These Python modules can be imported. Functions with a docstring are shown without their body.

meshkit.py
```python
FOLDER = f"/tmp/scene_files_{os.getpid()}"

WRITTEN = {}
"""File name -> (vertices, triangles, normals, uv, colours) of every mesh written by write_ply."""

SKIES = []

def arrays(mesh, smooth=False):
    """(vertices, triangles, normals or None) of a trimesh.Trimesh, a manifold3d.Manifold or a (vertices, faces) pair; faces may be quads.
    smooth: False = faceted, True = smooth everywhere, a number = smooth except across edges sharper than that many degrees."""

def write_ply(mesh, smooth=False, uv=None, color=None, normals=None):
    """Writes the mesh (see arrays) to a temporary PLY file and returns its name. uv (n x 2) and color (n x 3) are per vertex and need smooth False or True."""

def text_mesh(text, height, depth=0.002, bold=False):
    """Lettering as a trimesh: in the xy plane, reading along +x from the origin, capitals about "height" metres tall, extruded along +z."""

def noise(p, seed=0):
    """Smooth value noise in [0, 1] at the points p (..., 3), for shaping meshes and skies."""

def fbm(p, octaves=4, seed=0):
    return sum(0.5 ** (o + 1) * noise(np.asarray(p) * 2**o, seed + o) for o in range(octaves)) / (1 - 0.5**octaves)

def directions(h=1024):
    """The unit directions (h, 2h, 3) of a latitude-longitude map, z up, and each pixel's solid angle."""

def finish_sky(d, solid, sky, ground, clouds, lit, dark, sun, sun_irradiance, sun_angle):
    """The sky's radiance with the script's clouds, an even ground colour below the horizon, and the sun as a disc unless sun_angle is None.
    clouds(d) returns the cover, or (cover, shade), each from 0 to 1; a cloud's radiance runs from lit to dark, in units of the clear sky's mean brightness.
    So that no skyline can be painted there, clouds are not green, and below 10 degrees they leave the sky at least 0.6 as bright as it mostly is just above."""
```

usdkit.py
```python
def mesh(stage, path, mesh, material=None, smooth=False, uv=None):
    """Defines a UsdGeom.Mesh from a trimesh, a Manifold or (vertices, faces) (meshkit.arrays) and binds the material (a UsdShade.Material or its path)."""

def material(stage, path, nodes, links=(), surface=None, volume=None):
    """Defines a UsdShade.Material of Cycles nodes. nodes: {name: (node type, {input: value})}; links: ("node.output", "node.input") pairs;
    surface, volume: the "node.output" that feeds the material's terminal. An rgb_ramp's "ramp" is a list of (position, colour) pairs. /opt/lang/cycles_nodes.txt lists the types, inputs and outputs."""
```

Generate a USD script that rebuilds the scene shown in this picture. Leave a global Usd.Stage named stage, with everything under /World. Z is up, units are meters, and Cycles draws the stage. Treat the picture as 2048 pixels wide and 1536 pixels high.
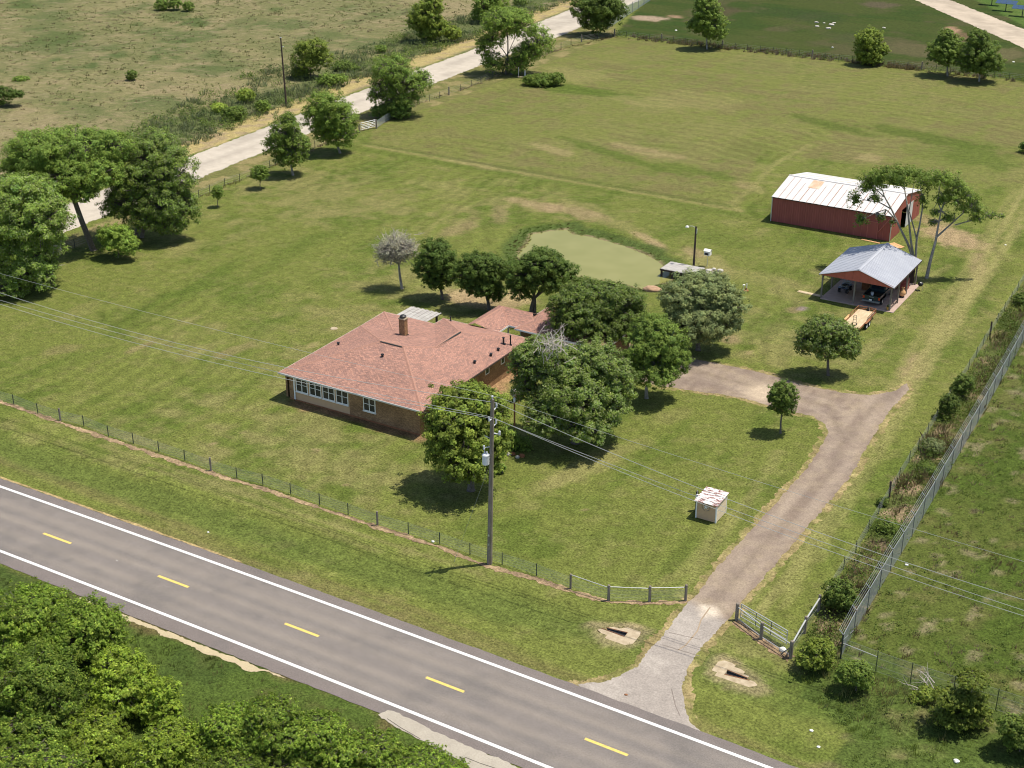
import math
import random
import numpy as np
import trimesh
import shapely
from shapely.geometry import Polygon, LineString, Point
import meshkit
import usdkit
from pxr import Usd, UsdGeom, UsdLux, UsdShade, Sdf, Gf, Vt

stage = Usd.Stage.CreateInMemory()
UsdGeom.SetStageUpAxis(stage, "Z")
UsdGeom.SetStageMetersPerUnit(stage, 1.0)
UsdGeom.Xform.Define(stage, "/World")
UsdGeom.Scope.Define(stage, "/World/Looks")

# ---------------------------------------------------------------- camera
# x runs along the highway, y away from it, the origin is on the lawn beside the house
FPX, PITCH, HEAD = 2840.0, 0.434320, -0.542575
CAM = np.array([64.7225, -107.3456, 58.1439])
_f = np.array([math.sin(HEAD), math.cos(HEAD), 0.0])
RT = np.array([math.cos(HEAD), -math.sin(HEAD), 0.0])
FW = _f * math.cos(PITCH) - np.array([0, 0, math.sin(PITCH)])
UP = _f * math.sin(PITCH) + np.array([0, 0, math.cos(PITCH)])
EXPOSURE = 0.5
cam = UsdGeom.Camera.Define(stage, "/World/camera")
m = Gf.Matrix4d(*RT, 0, *UP, 0, *(-FW), 0, *CAM, 1)
cam.AddTransformOp().Set(m)
cam.CreateHorizontalApertureAttr(36.0)
cam.CreateVerticalApertureAttr(27.0)
cam.CreateFocalLengthAttr(36.0 * FPX / 2048.0)
cam.CreateClippingRangeAttr((1.0, 5000.0))
cam.CreateExposureAttr(EXPOSURE)

# ---------------------------------------------------------------- sky and sun
SUN = np.array([0.275, 0.235, 1.0])
SUN = SUN / np.linalg.norm(SUN)
SUN_EL, SUN_ROT = math.asin(SUN[2]), math.atan2(SUN[0], SUN[1])
sky_mat = usdkit.material(stage, "/World/Looks/sky_look", {
    "sky": ("sky_texture", {"sky_type": "single_scattering", "sun_disc": False, "sun_elevation": SUN_EL, "sun_rotation": SUN_ROT, "aerosol_density": 1.6}),
    "bg": ("background_shader", {"strength": 0.09})}, [("sky.color", "bg.color")], surface="bg.background")
dome = UsdLux.DomeLight.Define(stage, "/World/sky")
UsdShade.MaterialBindingAPI.Apply(dome.GetPrim()).Bind(sky_mat)
dome.GetPrim().SetCustomDataByKey("kind", "structure")
dome.GetPrim().SetCustomDataByKey("label", "bright summer sky above the farmstead")
sun = UsdLux.DistantLight.Define(stage, "/World/sun")
sun.CreateIntensityAttr(1.0)
sun.CreateNormalizeAttr(True)
sun.CreateAngleAttr(0.53)
sun.CreateColorAttr(Gf.Vec3f(1.0, 0.94, 0.82))
_z = SUN
_x = np.cross([0, 0, 1.0], _z); _x /= np.linalg.norm(_x)
_y = np.cross(_z, _x)
sun.AddTransformOp().Set(Gf.Matrix4d(*_x, 0, *_y, 0, *_z, 0, 0, 0, 200, 1))


# ---------------------------------------------------------------- where things stand
def ray(px, py):
    return FW + RT * ((px - 1024) / FPX) + UP * ((768 - py) / FPX)


def P(px, py, z=0.0):
    d = ray(px, py)
    return CAM + d * ((z - CAM[2]) / d[2])


def PY(px, py, Y):
    d = ray(px, py)
    return CAM + d * ((Y - CAM[1]) / d[1])


def PX(px, py, X):
    d = ray(px, py)
    return CAM + d * ((X - CAM[0]) / d[0])


def proj(q):
    v = np.asarray(q, float) - CAM
    w = v @ FW
    w = np.where(w > 1, w, 1)
    return np.stack([1024 + FPX * (v @ RT) / w, 768 - FPX * (v @ UP) / w], -1)


def height(bx, by, ty):
    b = P(bx, by)
    lo, hi = 0.0, 60.0
    for _ in range(40):
        k = (lo + hi) / 2
        if proj(b + [0, 0, k])[1] > ty:
            lo = k
        else:
            hi = k
    return lo


def poly(pts, z=0.0):
    return Polygon([tuple(P(x, y, z)[:2]) for x, y in pts])


# ---------------------------------------------------------------- naming
_used = {}


def numbered(path):
    n = _used.get(path, 0)
    _used[path] = n + 1
    return path if n == 0 else "%s_%03d" % (path, n)


def tag(prim, label=None, cat=None, group=None, kind=None):
    for k, v in (("label", label), ("category", cat), ("group", group), ("kind", kind)):
        if v:
            prim.SetCustomDataByKey(k, v)
    return prim


def thing(name, label, cat, loc=(0, 0, 0), rz=0.0, group=None, kind=None):
    x = UsdGeom.Xform.Define(stage, numbered("/World/" + name))
    x.AddTranslateOp().Set(Gf.Vec3d(*map(float, loc)))
    if rz:
        x.AddRotateZOp().Set(math.degrees(rz))
    p = x.GetPrim()
    tag(p, label, cat, group, kind)
    _origin[str(p.GetPath())] = (np.array(loc, float), rz)
    return p


_origin = {}


def copy_of(src, label, loc, rz=0.0, group=None):
    base = str(src.GetName()).rstrip("0123456789").rstrip("_")
    was = src.GetCustomData()
    x = thing(base, label or was["label"], was["category"], loc, rz, group or was.get("group"))
    x.GetReferences().AddInternalReference(src.GetPath())
    x.SetInstanceable(True)
    return x


def local(prim, v):
    """world points into the frame of a thing made by thing()"""
    o, rz = _origin[str(prim.GetPath())]
    v = np.asarray(v, float) - o
    if rz:
        c, s = math.cos(-rz), math.sin(-rz)
        v = np.stack([v[:, 0] * c - v[:, 1] * s, v[:, 0] * s + v[:, 1] * c, v[:, 2]], 1)
    return v


class MB:
    """collects faces that become one mesh"""

    def __init__(self):
        self.v, self.f, self.n, self.c = [], [], 0, []

    def add(self, v, f, col=None):
        v, f = np.asarray(v, float), np.asarray(f, int)
        if f.shape[1] == 4:
            f = np.vstack([f[:, [0, 1, 2]], f[:, [0, 2, 3]]])
        self.v.append(v)
        self.f.append(f + self.n)
        self.n += len(v)
        if col is not None:
            self.c.append(np.broadcast_to(np.asarray(col, float), (len(v), 3)))
        return self

    def tm(self, m, col=None):
        return self.add(m.vertices, m.faces, col)

    def box(self, lo, hi, col=None):
        x0, y0, z0 = lo
        x1, y1, z1 = hi
        v = [(x0, y0, z0), (x1, y0, z0), (x1, y1, z0), (x0, y1, z0), (x0, y0, z1), (x1, y0, z1), (x1, y1, z1), (x0, y1, z1)]
        return self.add(v, [(0, 3, 2, 1), (4, 5, 6, 7), (0, 1, 5, 4), (1, 2, 6, 5), (2, 3, 7, 6), (3, 0, 4, 7)], col)

    def obox(self, c, size, rz=0.0, tilt=None, col=None):
        """a box round c, turned about z; tilt = rotation matrix applied first"""
        s = np.array(size, float) / 2
        v = np.array([(a, b, d) for d in (-1, 1) for a, b in ((-1, -1), (1, -1), (1, 1), (-1, 1))]) * s
        if tilt is not None:
            v = v @ np.asarray(tilt).T
        cz, sz = math.cos(rz), math.sin(rz)
        v = np.stack([v[:, 0] * cz - v[:, 1] * sz, v[:, 0] * sz + v[:, 1] * cz, v[:, 2]], 1) + np.array(c, float)
        return self.add(v, [(0, 3, 2, 1), (4, 5, 6, 7), (0, 1, 5, 4), (1, 2, 6, 5), (2, 3, 7, 6), (3, 0, 4, 7)], col)

    def tube(self, pts, r, sides=8, col=None, cap=True):
        p = np.asarray(pts, float)
        r = np.broadcast_to(np.asarray(r, float), (len(p),))
        t = np.gradient(p, axis=0)
        t /= np.linalg.norm(t, axis=1, keepdims=True) + 1e-12
        ref = np.array([0, 0, 1.0]) if abs(t[0, 2]) < 0.9 else np.array([1.0, 0, 0])
        a = np.cross(t, ref); a /= np.linalg.norm(a, axis=1, keepdims=True) + 1e-12
        b = np.cross(t, a)
        an = np.arange(sides) * 2 * np.pi / sides
        v = p[:, None] + r[:, None, None] * (np.cos(an)[None, :, None] * a[:, None] + np.sin(an)[None, :, None] * b[:, None])
        i, j = np.meshgrid(np.arange(len(p) - 1), np.arange(sides), indexing="ij")
        q = np.stack([i * sides + j, i * sides + (j + 1) % sides, (i + 1) * sides + (j + 1) % sides, (i + 1) * sides + j], -1).reshape(-1, 4)
        f = np.vstack([q[:, [0, 1, 2]], q[:, [0, 2, 3]]])
        v = v.reshape(-1, 3)
        if cap:
            n = len(v)
            v = np.vstack([v, p[0], p[-1]])
            k = np.arange(sides)
            f = np.vstack([f, np.stack([np.full(sides, n), (k + 1) % sides, k], 1), np.stack([np.full(sides, n + 1), n - sides + k, n - sides + (k + 1) % sides], 1)])
        return self.add(v, f, col)

    def lathe(self, prof, c=(0, 0, 0), sides=16, col=None):
        prof = np.asarray(prof, float)
        an = np.arange(sides) * 2 * np.pi / sides
        v = np.stack([prof[:, None, 0] * np.cos(an), prof[:, None, 0] * np.sin(an), np.broadcast_to(prof[:, None, 1], (len(prof), sides))], -1).reshape(-1, 3) + np.array(c, float)
        i, j = np.meshgrid(np.arange(len(prof) - 1), np.arange(sides), indexing="ij")
        q = np.stack([i * sides + j, i * sides + (j + 1) % sides, (i + 1) * sides + (j + 1) % sides, (i + 1) * sides + j], -1).reshape(-1, 4)
        return self.add(v, q, col)

    def ext(self, pg, z0, z1, col=None):
        for g in getattr(pg, "geoms", [pg]):
            mm = trimesh.creation.extrude_polygon(g, z1 - z0, engine="earcut")
            mm.apply_translation((0, 0, z0))
            self.tm(mm, col)
        return self

    def slab(self, quad, thick, col=None):
        """a flat plate under the given corner points (any polygon, in order)"""
        q = np.asarray(quad, float)
        n = len(q)
        nm = np.cross(q[1] - q[0], q[2] - q[0]); nm /= np.linalg.norm(nm)
        if nm[2] < 0:
            q = q[::-1]; nm = -nm
        v = np.vstack([q, q - nm * thick])
        f = [(0, k, k + 1) for k in range(1, n - 1)] + [(n, n + k + 1, n + k) for k in range(1, n - 1)]
        for k in range(n):
            l = (k + 1) % n
            f += [(k, n + k, n + l), (k, n + l, l)]
        return self.add(v, f, col)

    def build(self, name, mat, parent=None, smooth=False, label=None, cat=None, group=None, kind=None, world=True, uv=None):
        v, f = np.vstack(self.v), np.vstack(self.f)
        root = "/World" if parent is None else str(parent.GetPath())
        if parent is not None and world and root in _origin:
            v = local(parent, v)
        elif parent is not None and world:
            top = "/" + "/".join(root.split("/")[1:3])
            o, rz = _origin[top]
            v = v - o
            if rz:
                c, s = math.cos(-rz), math.sin(-rz)
                v = np.stack([v[:, 0] * c - v[:, 1] * s, v[:, 0] * s + v[:, 1] * c, v[:, 2]], 1)
        col = np.vstack(self.c) if self.c else None
        me = usdkit.mesh(stage, numbered(root + "/" + name), (v, f), mat, smooth=smooth if col is None and uv is None else (False if smooth is False else True), uv=uv)
        if col is not None:
            UsdGeom.PrimvarsAPI(me).CreatePrimvar("col", Sdf.ValueTypeNames.Color3fArray, "vertex").Set(Vt.Vec3fArray.FromNumpy(col.astype(np.float32)))
        return tag(me.GetPrim(), label, cat, group, kind)


def Tbox(lo, hi):
    return MB().box(lo, hi)


# ---------------------------------------------------------------- materials
LK = "/World/Looks/"


def plain(name, col, rough=0.6, metal=0.0, var=0.12, scale=3.0, spec=0.4, bump=0.0):
    """a colour with a little uneven wear"""
    c = np.array(col, float)
    nodes = {"g": ("geometry", {}), "n": ("noise_texture", {"scale": scale, "detail": 5.0, "roughness": 0.6}),
             "r": ("rgb_ramp", {"ramp": [(0.3, tuple(c * (1 - var))), (0.7, tuple(np.minimum(c * (1 + var), 1)))]}),
             "p": ("principled_bsdf", {"roughness": rough, "metallic": metal, "specular_ior_level": spec})}
    links = [("g.position", "n.vector"), ("n.fac", "r.fac"), ("r.color", "p.base_color")]
    if bump:
        nodes["b"] = ("bump", {"strength": bump, "distance": 0.02})
        links += [("n.fac", "b.height"), ("b.normal", "p.normal")]
    return usdkit.material(stage, LK + name, nodes, links, surface="p.BSDF")


def ramped(name, scale, stops, rough=0.8, detail=8.0, mapping=(1, 1, 1), bump=0.0, bdist=0.02, spec=0.3, metal=0.0):
    nodes = {"g": ("geometry", {}), "mp": ("mapping", {"scale": mapping}), "n": ("noise_texture", {"scale": scale, "detail": detail, "roughness": 0.65}),
             "r": ("rgb_ramp", {"ramp": stops}), "p": ("principled_bsdf", {"roughness": rough, "specular_ior_level": spec, "metallic": metal})}
    links = [("g.position", "mp.vector"), ("mp.vector", "n.vector"), ("n.fac", "r.fac"), ("r.color", "p.base_color")]
    if bump:
        nodes["b"] = ("bump", {"strength": bump, "distance": bdist})
        links += [("n.fac", "b.height"), ("b.normal", "p.normal")]
    return usdkit.material(stage, LK + name, nodes, links, surface="p.BSDF")


def grained(name, fine=9.0, mid=1.7, amt=0.45, amt2=0.3, rough=1.0, bump=0.5, bdist=0.06, spec=0.1):
    """the mesh's own colour (primvar col), broken up by two sizes of grain"""
    nodes = {"a": ("attribute", {"attribute": "col"}), "g": ("geometry", {}),
             "n1": ("noise_texture", {"scale": fine, "detail": 4.0, "roughness": 0.7}),
             "n2": ("noise_texture", {"scale": mid, "detail": 5.0, "roughness": 0.65}),
             "m1": ("map_range", {"from_min": 0.3, "from_max": 0.7, "to_min": 1 - amt, "to_max": 1 + amt}),
             "m2": ("map_range", {"from_min": 0.3, "from_max": 0.7, "to_min": 1 - amt2, "to_max": 1 + amt2}),
             "k": ("math", {"math_type": "multiply"}),
             "v": ("vector_math", {"math_type": "scale"}),
             "p": ("principled_bsdf", {"roughness": rough, "specular_ior_level": spec}),
             "b": ("bump", {"strength": bump, "distance": bdist})}
    links = [("g.position", "n1.vector"), ("g.position", "n2.vector"), ("n1.fac", "m1.value"), ("n2.fac", "m2.value"),
             ("m1.result", "k.value1"), ("m2.result", "k.value2"), ("a.color", "v.vector1"), ("k.value", "v.scale"), ("v.vector", "p.base_color"),
             ("n1.fac", "b.height"), ("b.normal", "p.normal")]
    return usdkit.material(stage, LK + name, nodes, links, surface="p.BSDF")


def leafy(name, trans=0.46, rough=0.6, spec=0.12):
    nodes = {"a": ("attribute", {"attribute": "col"}), "o": ("object_info", {}),
             "m": ("map_range", {"from_min": 0.0, "from_max": 1.0, "to_min": 0.58, "to_max": 0.92}),
             "s": ("vector_math", {"math_type": "scale"}),
             "p": ("principled_bsdf", {"roughness": rough, "specular_ior_level": spec}),
             "s2": ("vector_math", {"math_type": "scale", "scale": 0.72}), "t": ("translucent_bsdf", {}), "x": ("add_closure", {})}
    return usdkit.material(stage, LK + name, nodes, [("o.random", "m.value"), ("a.color", "s.vector1"), ("m.result", "s.scale"), ("s.vector", "p.base_color"), ("s.vector", "s2.vector1"), ("s2.vector", "t.color"),
                                                     ("p.BSDF", "x.closure1"), ("t.BSDF", "x.closure2")], surface="x.closure")


M = {}
M["ground"] = grained("grass_ground", fine=5.5, mid=1.3, amt=0.62, amt2=0.26, bump=0.6, bdist=0.08)
M["rough_ground"] = grained("dry_ground", fine=5.0, mid=0.9, amt=0.5, amt2=0.35, bump=0.8, bdist=0.12)
M["asphalt"] = grained("asphalt", fine=11.0, mid=0.6, amt=0.26, amt2=0.08, rough=0.85, bump=0.25, bdist=0.01, spec=0.3)
M["gravel"] = grained("gravel", fine=9.0, mid=0.7, amt=0.13, amt2=0.10, rough=1.0, bump=0.4, bdist=0.03)
M["drive"] = grained("drive_gravel", fine=7.0, mid=1.6, amt=0.22, amt2=0.13, rough=1.0, bump=0.5, bdist=0.04)
M["leaf"] = leafy("leaf")
M["bark"] = ramped("bark", 6.0, [(0.3, (0.08, 0.066, 0.054)), (0.7, (0.20, 0.175, 0.15))], rough=0.95, bump=0.6)
M["pale_bark"] = ramped("pale_bark", 3.0, [(0.3, (0.17, 0.15, 0.13)), (0.7, (0.38, 0.35, 0.31))], rough=0.9, bump=0.5)
M["dead_wood"] = ramped("dead_wood", 5.0, [(0.3, (0.38, 0.33, 0.29)), (0.7, (0.60, 0.54, 0.49))], rough=0.95)
M["old_wood"] = ramped("old_wood", 5.0, [(0.3, (0.14, 0.115, 0.09)), (0.7, (0.27, 0.235, 0.195))], rough=0.9, mapping=(1, 1, 0.15), bump=0.4)
M["dark_wood"] = ramped("dark_wood", 5.0, [(0.3, (0.035, 0.026, 0.02)), (0.7, (0.09, 0.065, 0.05))], rough=0.9, mapping=(1, 1, 0.15))
M["grey_wood"] = ramped("grey_wood", 4.0, [(0.3, (0.28, 0.26, 0.24)), (0.7, (0.48, 0.46, 0.43))], rough=0.9, mapping=(0.3, 1, 1), bump=0.3)
M["tan_wood"] = ramped("tan_wood", 3.0, [(0.3, (0.42, 0.32, 0.19)), (0.7, (0.62, 0.50, 0.33))], rough=0.85, mapping=(1, 0.3, 1))
M["orange_wood"] = ramped("orange_wood", 2.5, [(0.3, (0.50, 0.26, 0.11)), (0.7, (0.66, 0.40, 0.20))], rough=0.8)
M["white_paint"] = plain("white_paint", (0.78, 0.77, 0.73), 0.5, var=0.06)
M["road_paint"] = ramped("road_paint", 7.0, [(0.28, (0.60, 0.59, 0.57)), (0.6, (0.80, 0.80, 0.79))], rough=0.6)
M["yellow_paint"] = ramped("yellow_paint", 7.0, [(0.28, (0.50, 0.36, 0.09)), (0.6, (0.70, 0.53, 0.15))], rough=0.6)
M["steel"] = plain("galvanised_steel", (0.55, 0.57, 0.58), 0.42, 0.75, var=0.1)
M["pipe"] = plain("pale_pipe", (0.45, 0.46, 0.45), 0.45, 0.2, var=0.1)
M["dark_steel"] = plain("dark_steel", (0.05, 0.055, 0.05), 0.6, 0.2)
M["tpost"] = plain("green_post_paint", (0.045, 0.06, 0.04), 0.7)
M["black"] = plain("black_metal", (0.018, 0.018, 0.02), 0.45)
M["rubber"] = plain("rubber", (0.02, 0.02, 0.021), 0.85)
M["rust"] = ramped("rust", 4.0, [(0.3, (0.16, 0.065, 0.03)), (0.7, (0.34, 0.15, 0.07))], rough=0.9)
M["insulator"] = plain("grey_porcelain", (0.56, 0.58, 0.60), 0.2, var=0.03)
M["wire"] = plain("bare_cable", (0.55, 0.55, 0.52), 0.4, 0.5)
M["fence_wire"] = plain("fence_wire", (0.30, 0.31, 0.30), 0.5, 0.4)
M["concrete"] = ramped("concrete", 2.4, [(0.3, (0.30, 0.235, 0.15)), (0.7, (0.47, 0.39, 0.28))], rough=0.95, bump=0.3)
M["stone"] = ramped("pale_stone", 3.0, [(0.3, (0.34, 0.31, 0.28)), (0.7, (0.56, 0.53, 0.49))], rough=0.95, bump=0.5)
M["red_steel"] = ramped("red_wall_steel", 0.8, [(0.3, (0.255, 0.068, 0.055)), (0.7, (0.33, 0.090, 0.074))], rough=0.55, mapping=(1, 1, 0.3))
M["red_seam"] = plain("faded_red_seam", (0.42, 0.13, 0.10), 0.6)
M["red_gable"] = plain("red_gable_steel", (0.40, 0.10, 0.065), 0.5)
M["white_roof"] = ramped("white_roof_steel", 0.9, [(0.3, (0.52, 0.505, 0.495)), (0.7, (0.63, 0.61, 0.60))], rough=0.55)
M["grey_roof"] = ramped("pale_roof_steel", 0.6, [(0.3, (0.36, 0.375, 0.425)), (0.7, (0.43, 0.445, 0.49))], rough=0.45)
M["dark_glass"] = plain("dark_glass", (0.012, 0.014, 0.02), 0.08, spec=0.6, var=0.05)
M["siding"] = plain("tan_siding", (0.53, 0.35, 0.20), 0.7, var=0.05)
M["cream"] = plain("cream_paint", (0.62, 0.52, 0.36), 0.7, var=0.05)
M["screen_net"] = usdkit.material(stage, LK + "chain_link", {
    "g": ("geometry", {}), "d": ("principled_bsdf", {"base_color": (0.42, 0.47, 0.49), "roughness": 0.5, "metallic": 0.3}), "t": ("transparent_bsdf", {"color": (1, 1, 1)}),
    "x": ("mix_closure", {"fac": 0.42})}, [("t.BSDF", "x.closure1"), ("d.BSDF", "x.closure2")], surface="x.closure")
M["thin_net"] = usdkit.material(stage, LK + "woven_wire", {
    "d": ("principled_bsdf", {"base_color": (0.36, 0.40, 0.38), "roughness": 0.5, "metallic": 0.3}), "t": ("transparent_bsdf", {"color": (1, 1, 1)}),
    "x": ("mix_closure", {"fac": 0.10})}, [("t.BSDF", "x.closure1"), ("d.BSDF", "x.closure2")], surface="x.closure")


def brick_look(name, c1, c2, mortar, w, h, msize, bump=0.4, rough=0.9, nscale=0.6, nvar=0.25):
    """courses from the mesh's own uv, in metres"""
    nodes = {"a": ("attribute", {"attribute": "st"}), "g": ("geometry", {}),
             "k": ("brick_texture", {"scale": 1.0, "color1": c1, "color2": c2, "mortar": mortar, "mortar_size": msize, "mortar_smooth": 0.3, "brick_width": w, "row_height": h, "bias": 0.0}),
             "n": ("noise_texture", {"scale": nscale, "detail": 6.0, "roughness": 0.7}), "mr": ("map_range", {"from_min": 0.3, "from_max": 0.7, "to_min": 1 - nvar, "to_max": 1 + nvar}),
             "n2": ("noise_texture", {"scale": 9.0, "detail": 3.0, "roughness": 0.7}), "mr2": ("map_range", {"from_min": 0.3, "from_max": 0.7, "to_min": 0.72, "to_max": 1.28}),
             "mm": ("math", {"math_type": "multiply"}),
             "s": ("vector_math", {"math_type": "scale"}), "p": ("principled_bsdf", {"roughness": rough, "specular_ior_level": 0.2}), "b": ("bump", {"strength": bump, "distance": 0.015, "invert": True})}
    return usdkit.material(stage, LK + name, nodes, [("a.vector", "k.vector"), ("g.position", "n.vector"), ("g.position", "n2.vector"), ("n.fac", "mr.value"), ("n2.fac", "mr2.value"), ("mr.result", "mm.value1"), ("mr2.result", "mm.value2"), ("k.color", "s.vector1"), ("mm.value", "s.scale"),
                                                     ("s.vector", "p.base_color"), ("k.fac", "b.height"), ("b.normal", "p.normal")], surface="p.BSDF")


M["brick"] = brick_look("brown_brick", (0.31, 0.18, 0.085), (0.185, 0.098, 0.046), (0.29, 0.21, 0.13), 0.21, 0.075, 0.008)
M["shingle"] = brick_look("clay_shingle", (0.44, 0.235, 0.175), (0.255, 0.15, 0.125), (0.17, 0.10, 0.08), 0.31, 0.145, 0.014, bump=0.5, nscale=0.35, nvar=0.12)
M["ridge"] = plain("ridge_shingle", (0.33, 0.178, 0.132), 0.9, var=0.22, scale=7)
# ================================================================ the ground
rng = np.random.default_rng(7)


def spread(a, b, s0, s1):
    out, x, s = [], a, s0
    n = max(2, int(abs(b - a) / ((s0 + s1) / 2)))
    t = np.linspace(0, 1, n + 1)[1:]
    k = (s0 * t + (s1 - s0) * t * t / 2)
    return a + (b - a) * k / k[-1]


gx = np.concatenate([-230 - np.geomspace(2, 2300, 22)[::-1], spread(-60, -230, 0.42, 1.3)[::-1], np.arange(-60, 62.01, 0.42), 62 + np.geomspace(2, 2300, 24)])
gy = np.concatenate([-72 - np.geomspace(1.5, 2300, 22)[::-1], np.arange(-72, 60.01, 0.42), spread(60, 260, 0.45, 1.3), 260 + np.geomspace(3, 2300, 22)])
GX, GY = np.meshgrid(gx, gy, indexing="xy")
X, Y = GX.ravel(), GY.ravel()
PXY = proj(np.stack([X, Y, 0 * X], 1))
gpx, gpy = PXY[:, 0], PXY[:, 1]
ok = ((np.stack([X, Y, 0 * X], 1) - CAM) @ FW) > 5


def nz(sx, sy=None, seed=0, octv=4, x=None, y=None):
    x = X if x is None else x
    y = Y if y is None else y
    return meshkit.fbm(np.stack([x * sx, y * (sx if sy is None else sy), 0 * x], -1), octv, seed)


def ss(a, b, t):
    t = np.clip((t - a) / (b - a), 0, 1)
    return t * t * (3 - 2 * t)


wX = X + (nz(0.7, seed=21, octv=3) - 0.5) * 1.6
wY = Y + (nz(0.7, seed=22, octv=3) - 0.5) * 1.6


def inside(pts, warp=True, z=0.0):
    g = pts if isinstance(pts, Polygon) else poly(pts, z)
    return shapely.contains_xy(g, wX if warp else X, wY if warp else Y)


def away(geom, sel=None, warp=False):
    """distance of ground points to a shape (0 inside a polygon)"""
    out = np.full(len(X), 99.0)
    b = np.array(geom.bounds)
    s = (X > b[0] - 12) & (X < b[2] + 12) & (Y > b[1] - 12) & (Y < b[3] + 12)
    out[s] = shapely.distance(shapely.points(wX[s] if warp else X[s], wY[s] if warp else Y[s]), geom)
    return out


GREEN, RICH, DRY, TAN, DARK = (np.array(c) for c in ((0.116, 0.134, 0.031), (0.074, 0.104, 0.018), (0.180, 0.164, 0.064), (0.29, 0.215, 0.12), (0.045, 0.062, 0.014)))
STRAW, BROWN, DULL = (np.array(c) for c in ((0.36, 0.28, 0.14), (0.115, 0.088, 0.042), (0.078, 0.092, 0.036)))
C = np.tile(GREEN, (len(X), 1))


def lay(col, mask):
    global C
    mk = np.clip(mask, 0, 1)[:, None]
    C = C * (1 - mk) + np.asarray(col) * mk


def blot(cx, cy, rx, ry, col, amt=1.0, ang=0.0, rag=0.5, seed=0):
    """an uneven patch of another grass round the ground seen at (cx, cy)"""
    a = math.radians(ang)
    dx, dy = gpx - cx, gpy - cy
    u, v = dx * math.cos(a) + dy * math.sin(a), -dx * math.sin(a) + dy * math.cos(a)
    d = np.sqrt((u / rx) ** 2 + (v / ry) ** 2)
    near = ok & (d < 2.2)
    if not near.any():
        return
    mk = np.zeros(len(X))
    x, y = X[near], Y[near]
    w = (nz(0.45, seed=50 + seed, octv=4, x=x, y=y) - 0.5) * 2.2 * rag + (nz(1.6, seed=90 + seed, octv=3, x=x, y=y) - 0.5) * 1.2 * rag
    mk[near] = (1 - ss(0.55, 1.15, d[near] + w)) * amt
    lay(col, mk)


N1, N2, N3 = nz(0.05, seed=1), nz(0.16, seed=2), nz(0.55, seed=3)
NA, NB = nz(0.05, 0.5, seed=4), nz(0.5, 0.045, seed=5)          # streaks along x, along y
NF = nz(1.3, seed=6, octv=3)

LAWN = poly([(-500, 620), (0, 806), (1371, 1201), (1474, 1241), (1583, 1317), (1640, 1222), (1778, 993), (1952, 714), (2048, 560), (2240, 250), (2260, 190), (2048, 164), (1230, 73), (960, 178), (740, 258), (385, 385), (0, 548), (-500, 760)])
inl = shapely.contains_xy(LAWN, X, Y)
# mown lawn and pasture
lay(RICH, inl * ss(0.47, 0.62, 0.5 * N2 + 0.3 * NB + 0.2 * N1) * 0.75)
lay(DRY, inl * ss(0.50, 0.66, 0.45 * N1 + 0.35 * N3 + 0.2 * NA) * 0.70)
lay(DRY, inl * ss(0.55, 0.7, NF) * 0.30)
past = inside([(735, 293), (1480, 421), (1520, 300), (2300, 420), (2300, 180), (2048, 164), (1230, 73), (960, 178), (745, 262)], warp=False)
lay(DRY * 0.92, past * (0.22 + 0.38 * ss(0.42, 0.62, 0.5 * N2 + 0.5 * N3)))
lay(np.array((0.105, 0.095, 0.036)), past * ss(0.45, 0.65, 0.6 * N3 + 0.4 * N1) * 0.5)
lawn_near = inl & ~past
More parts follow.
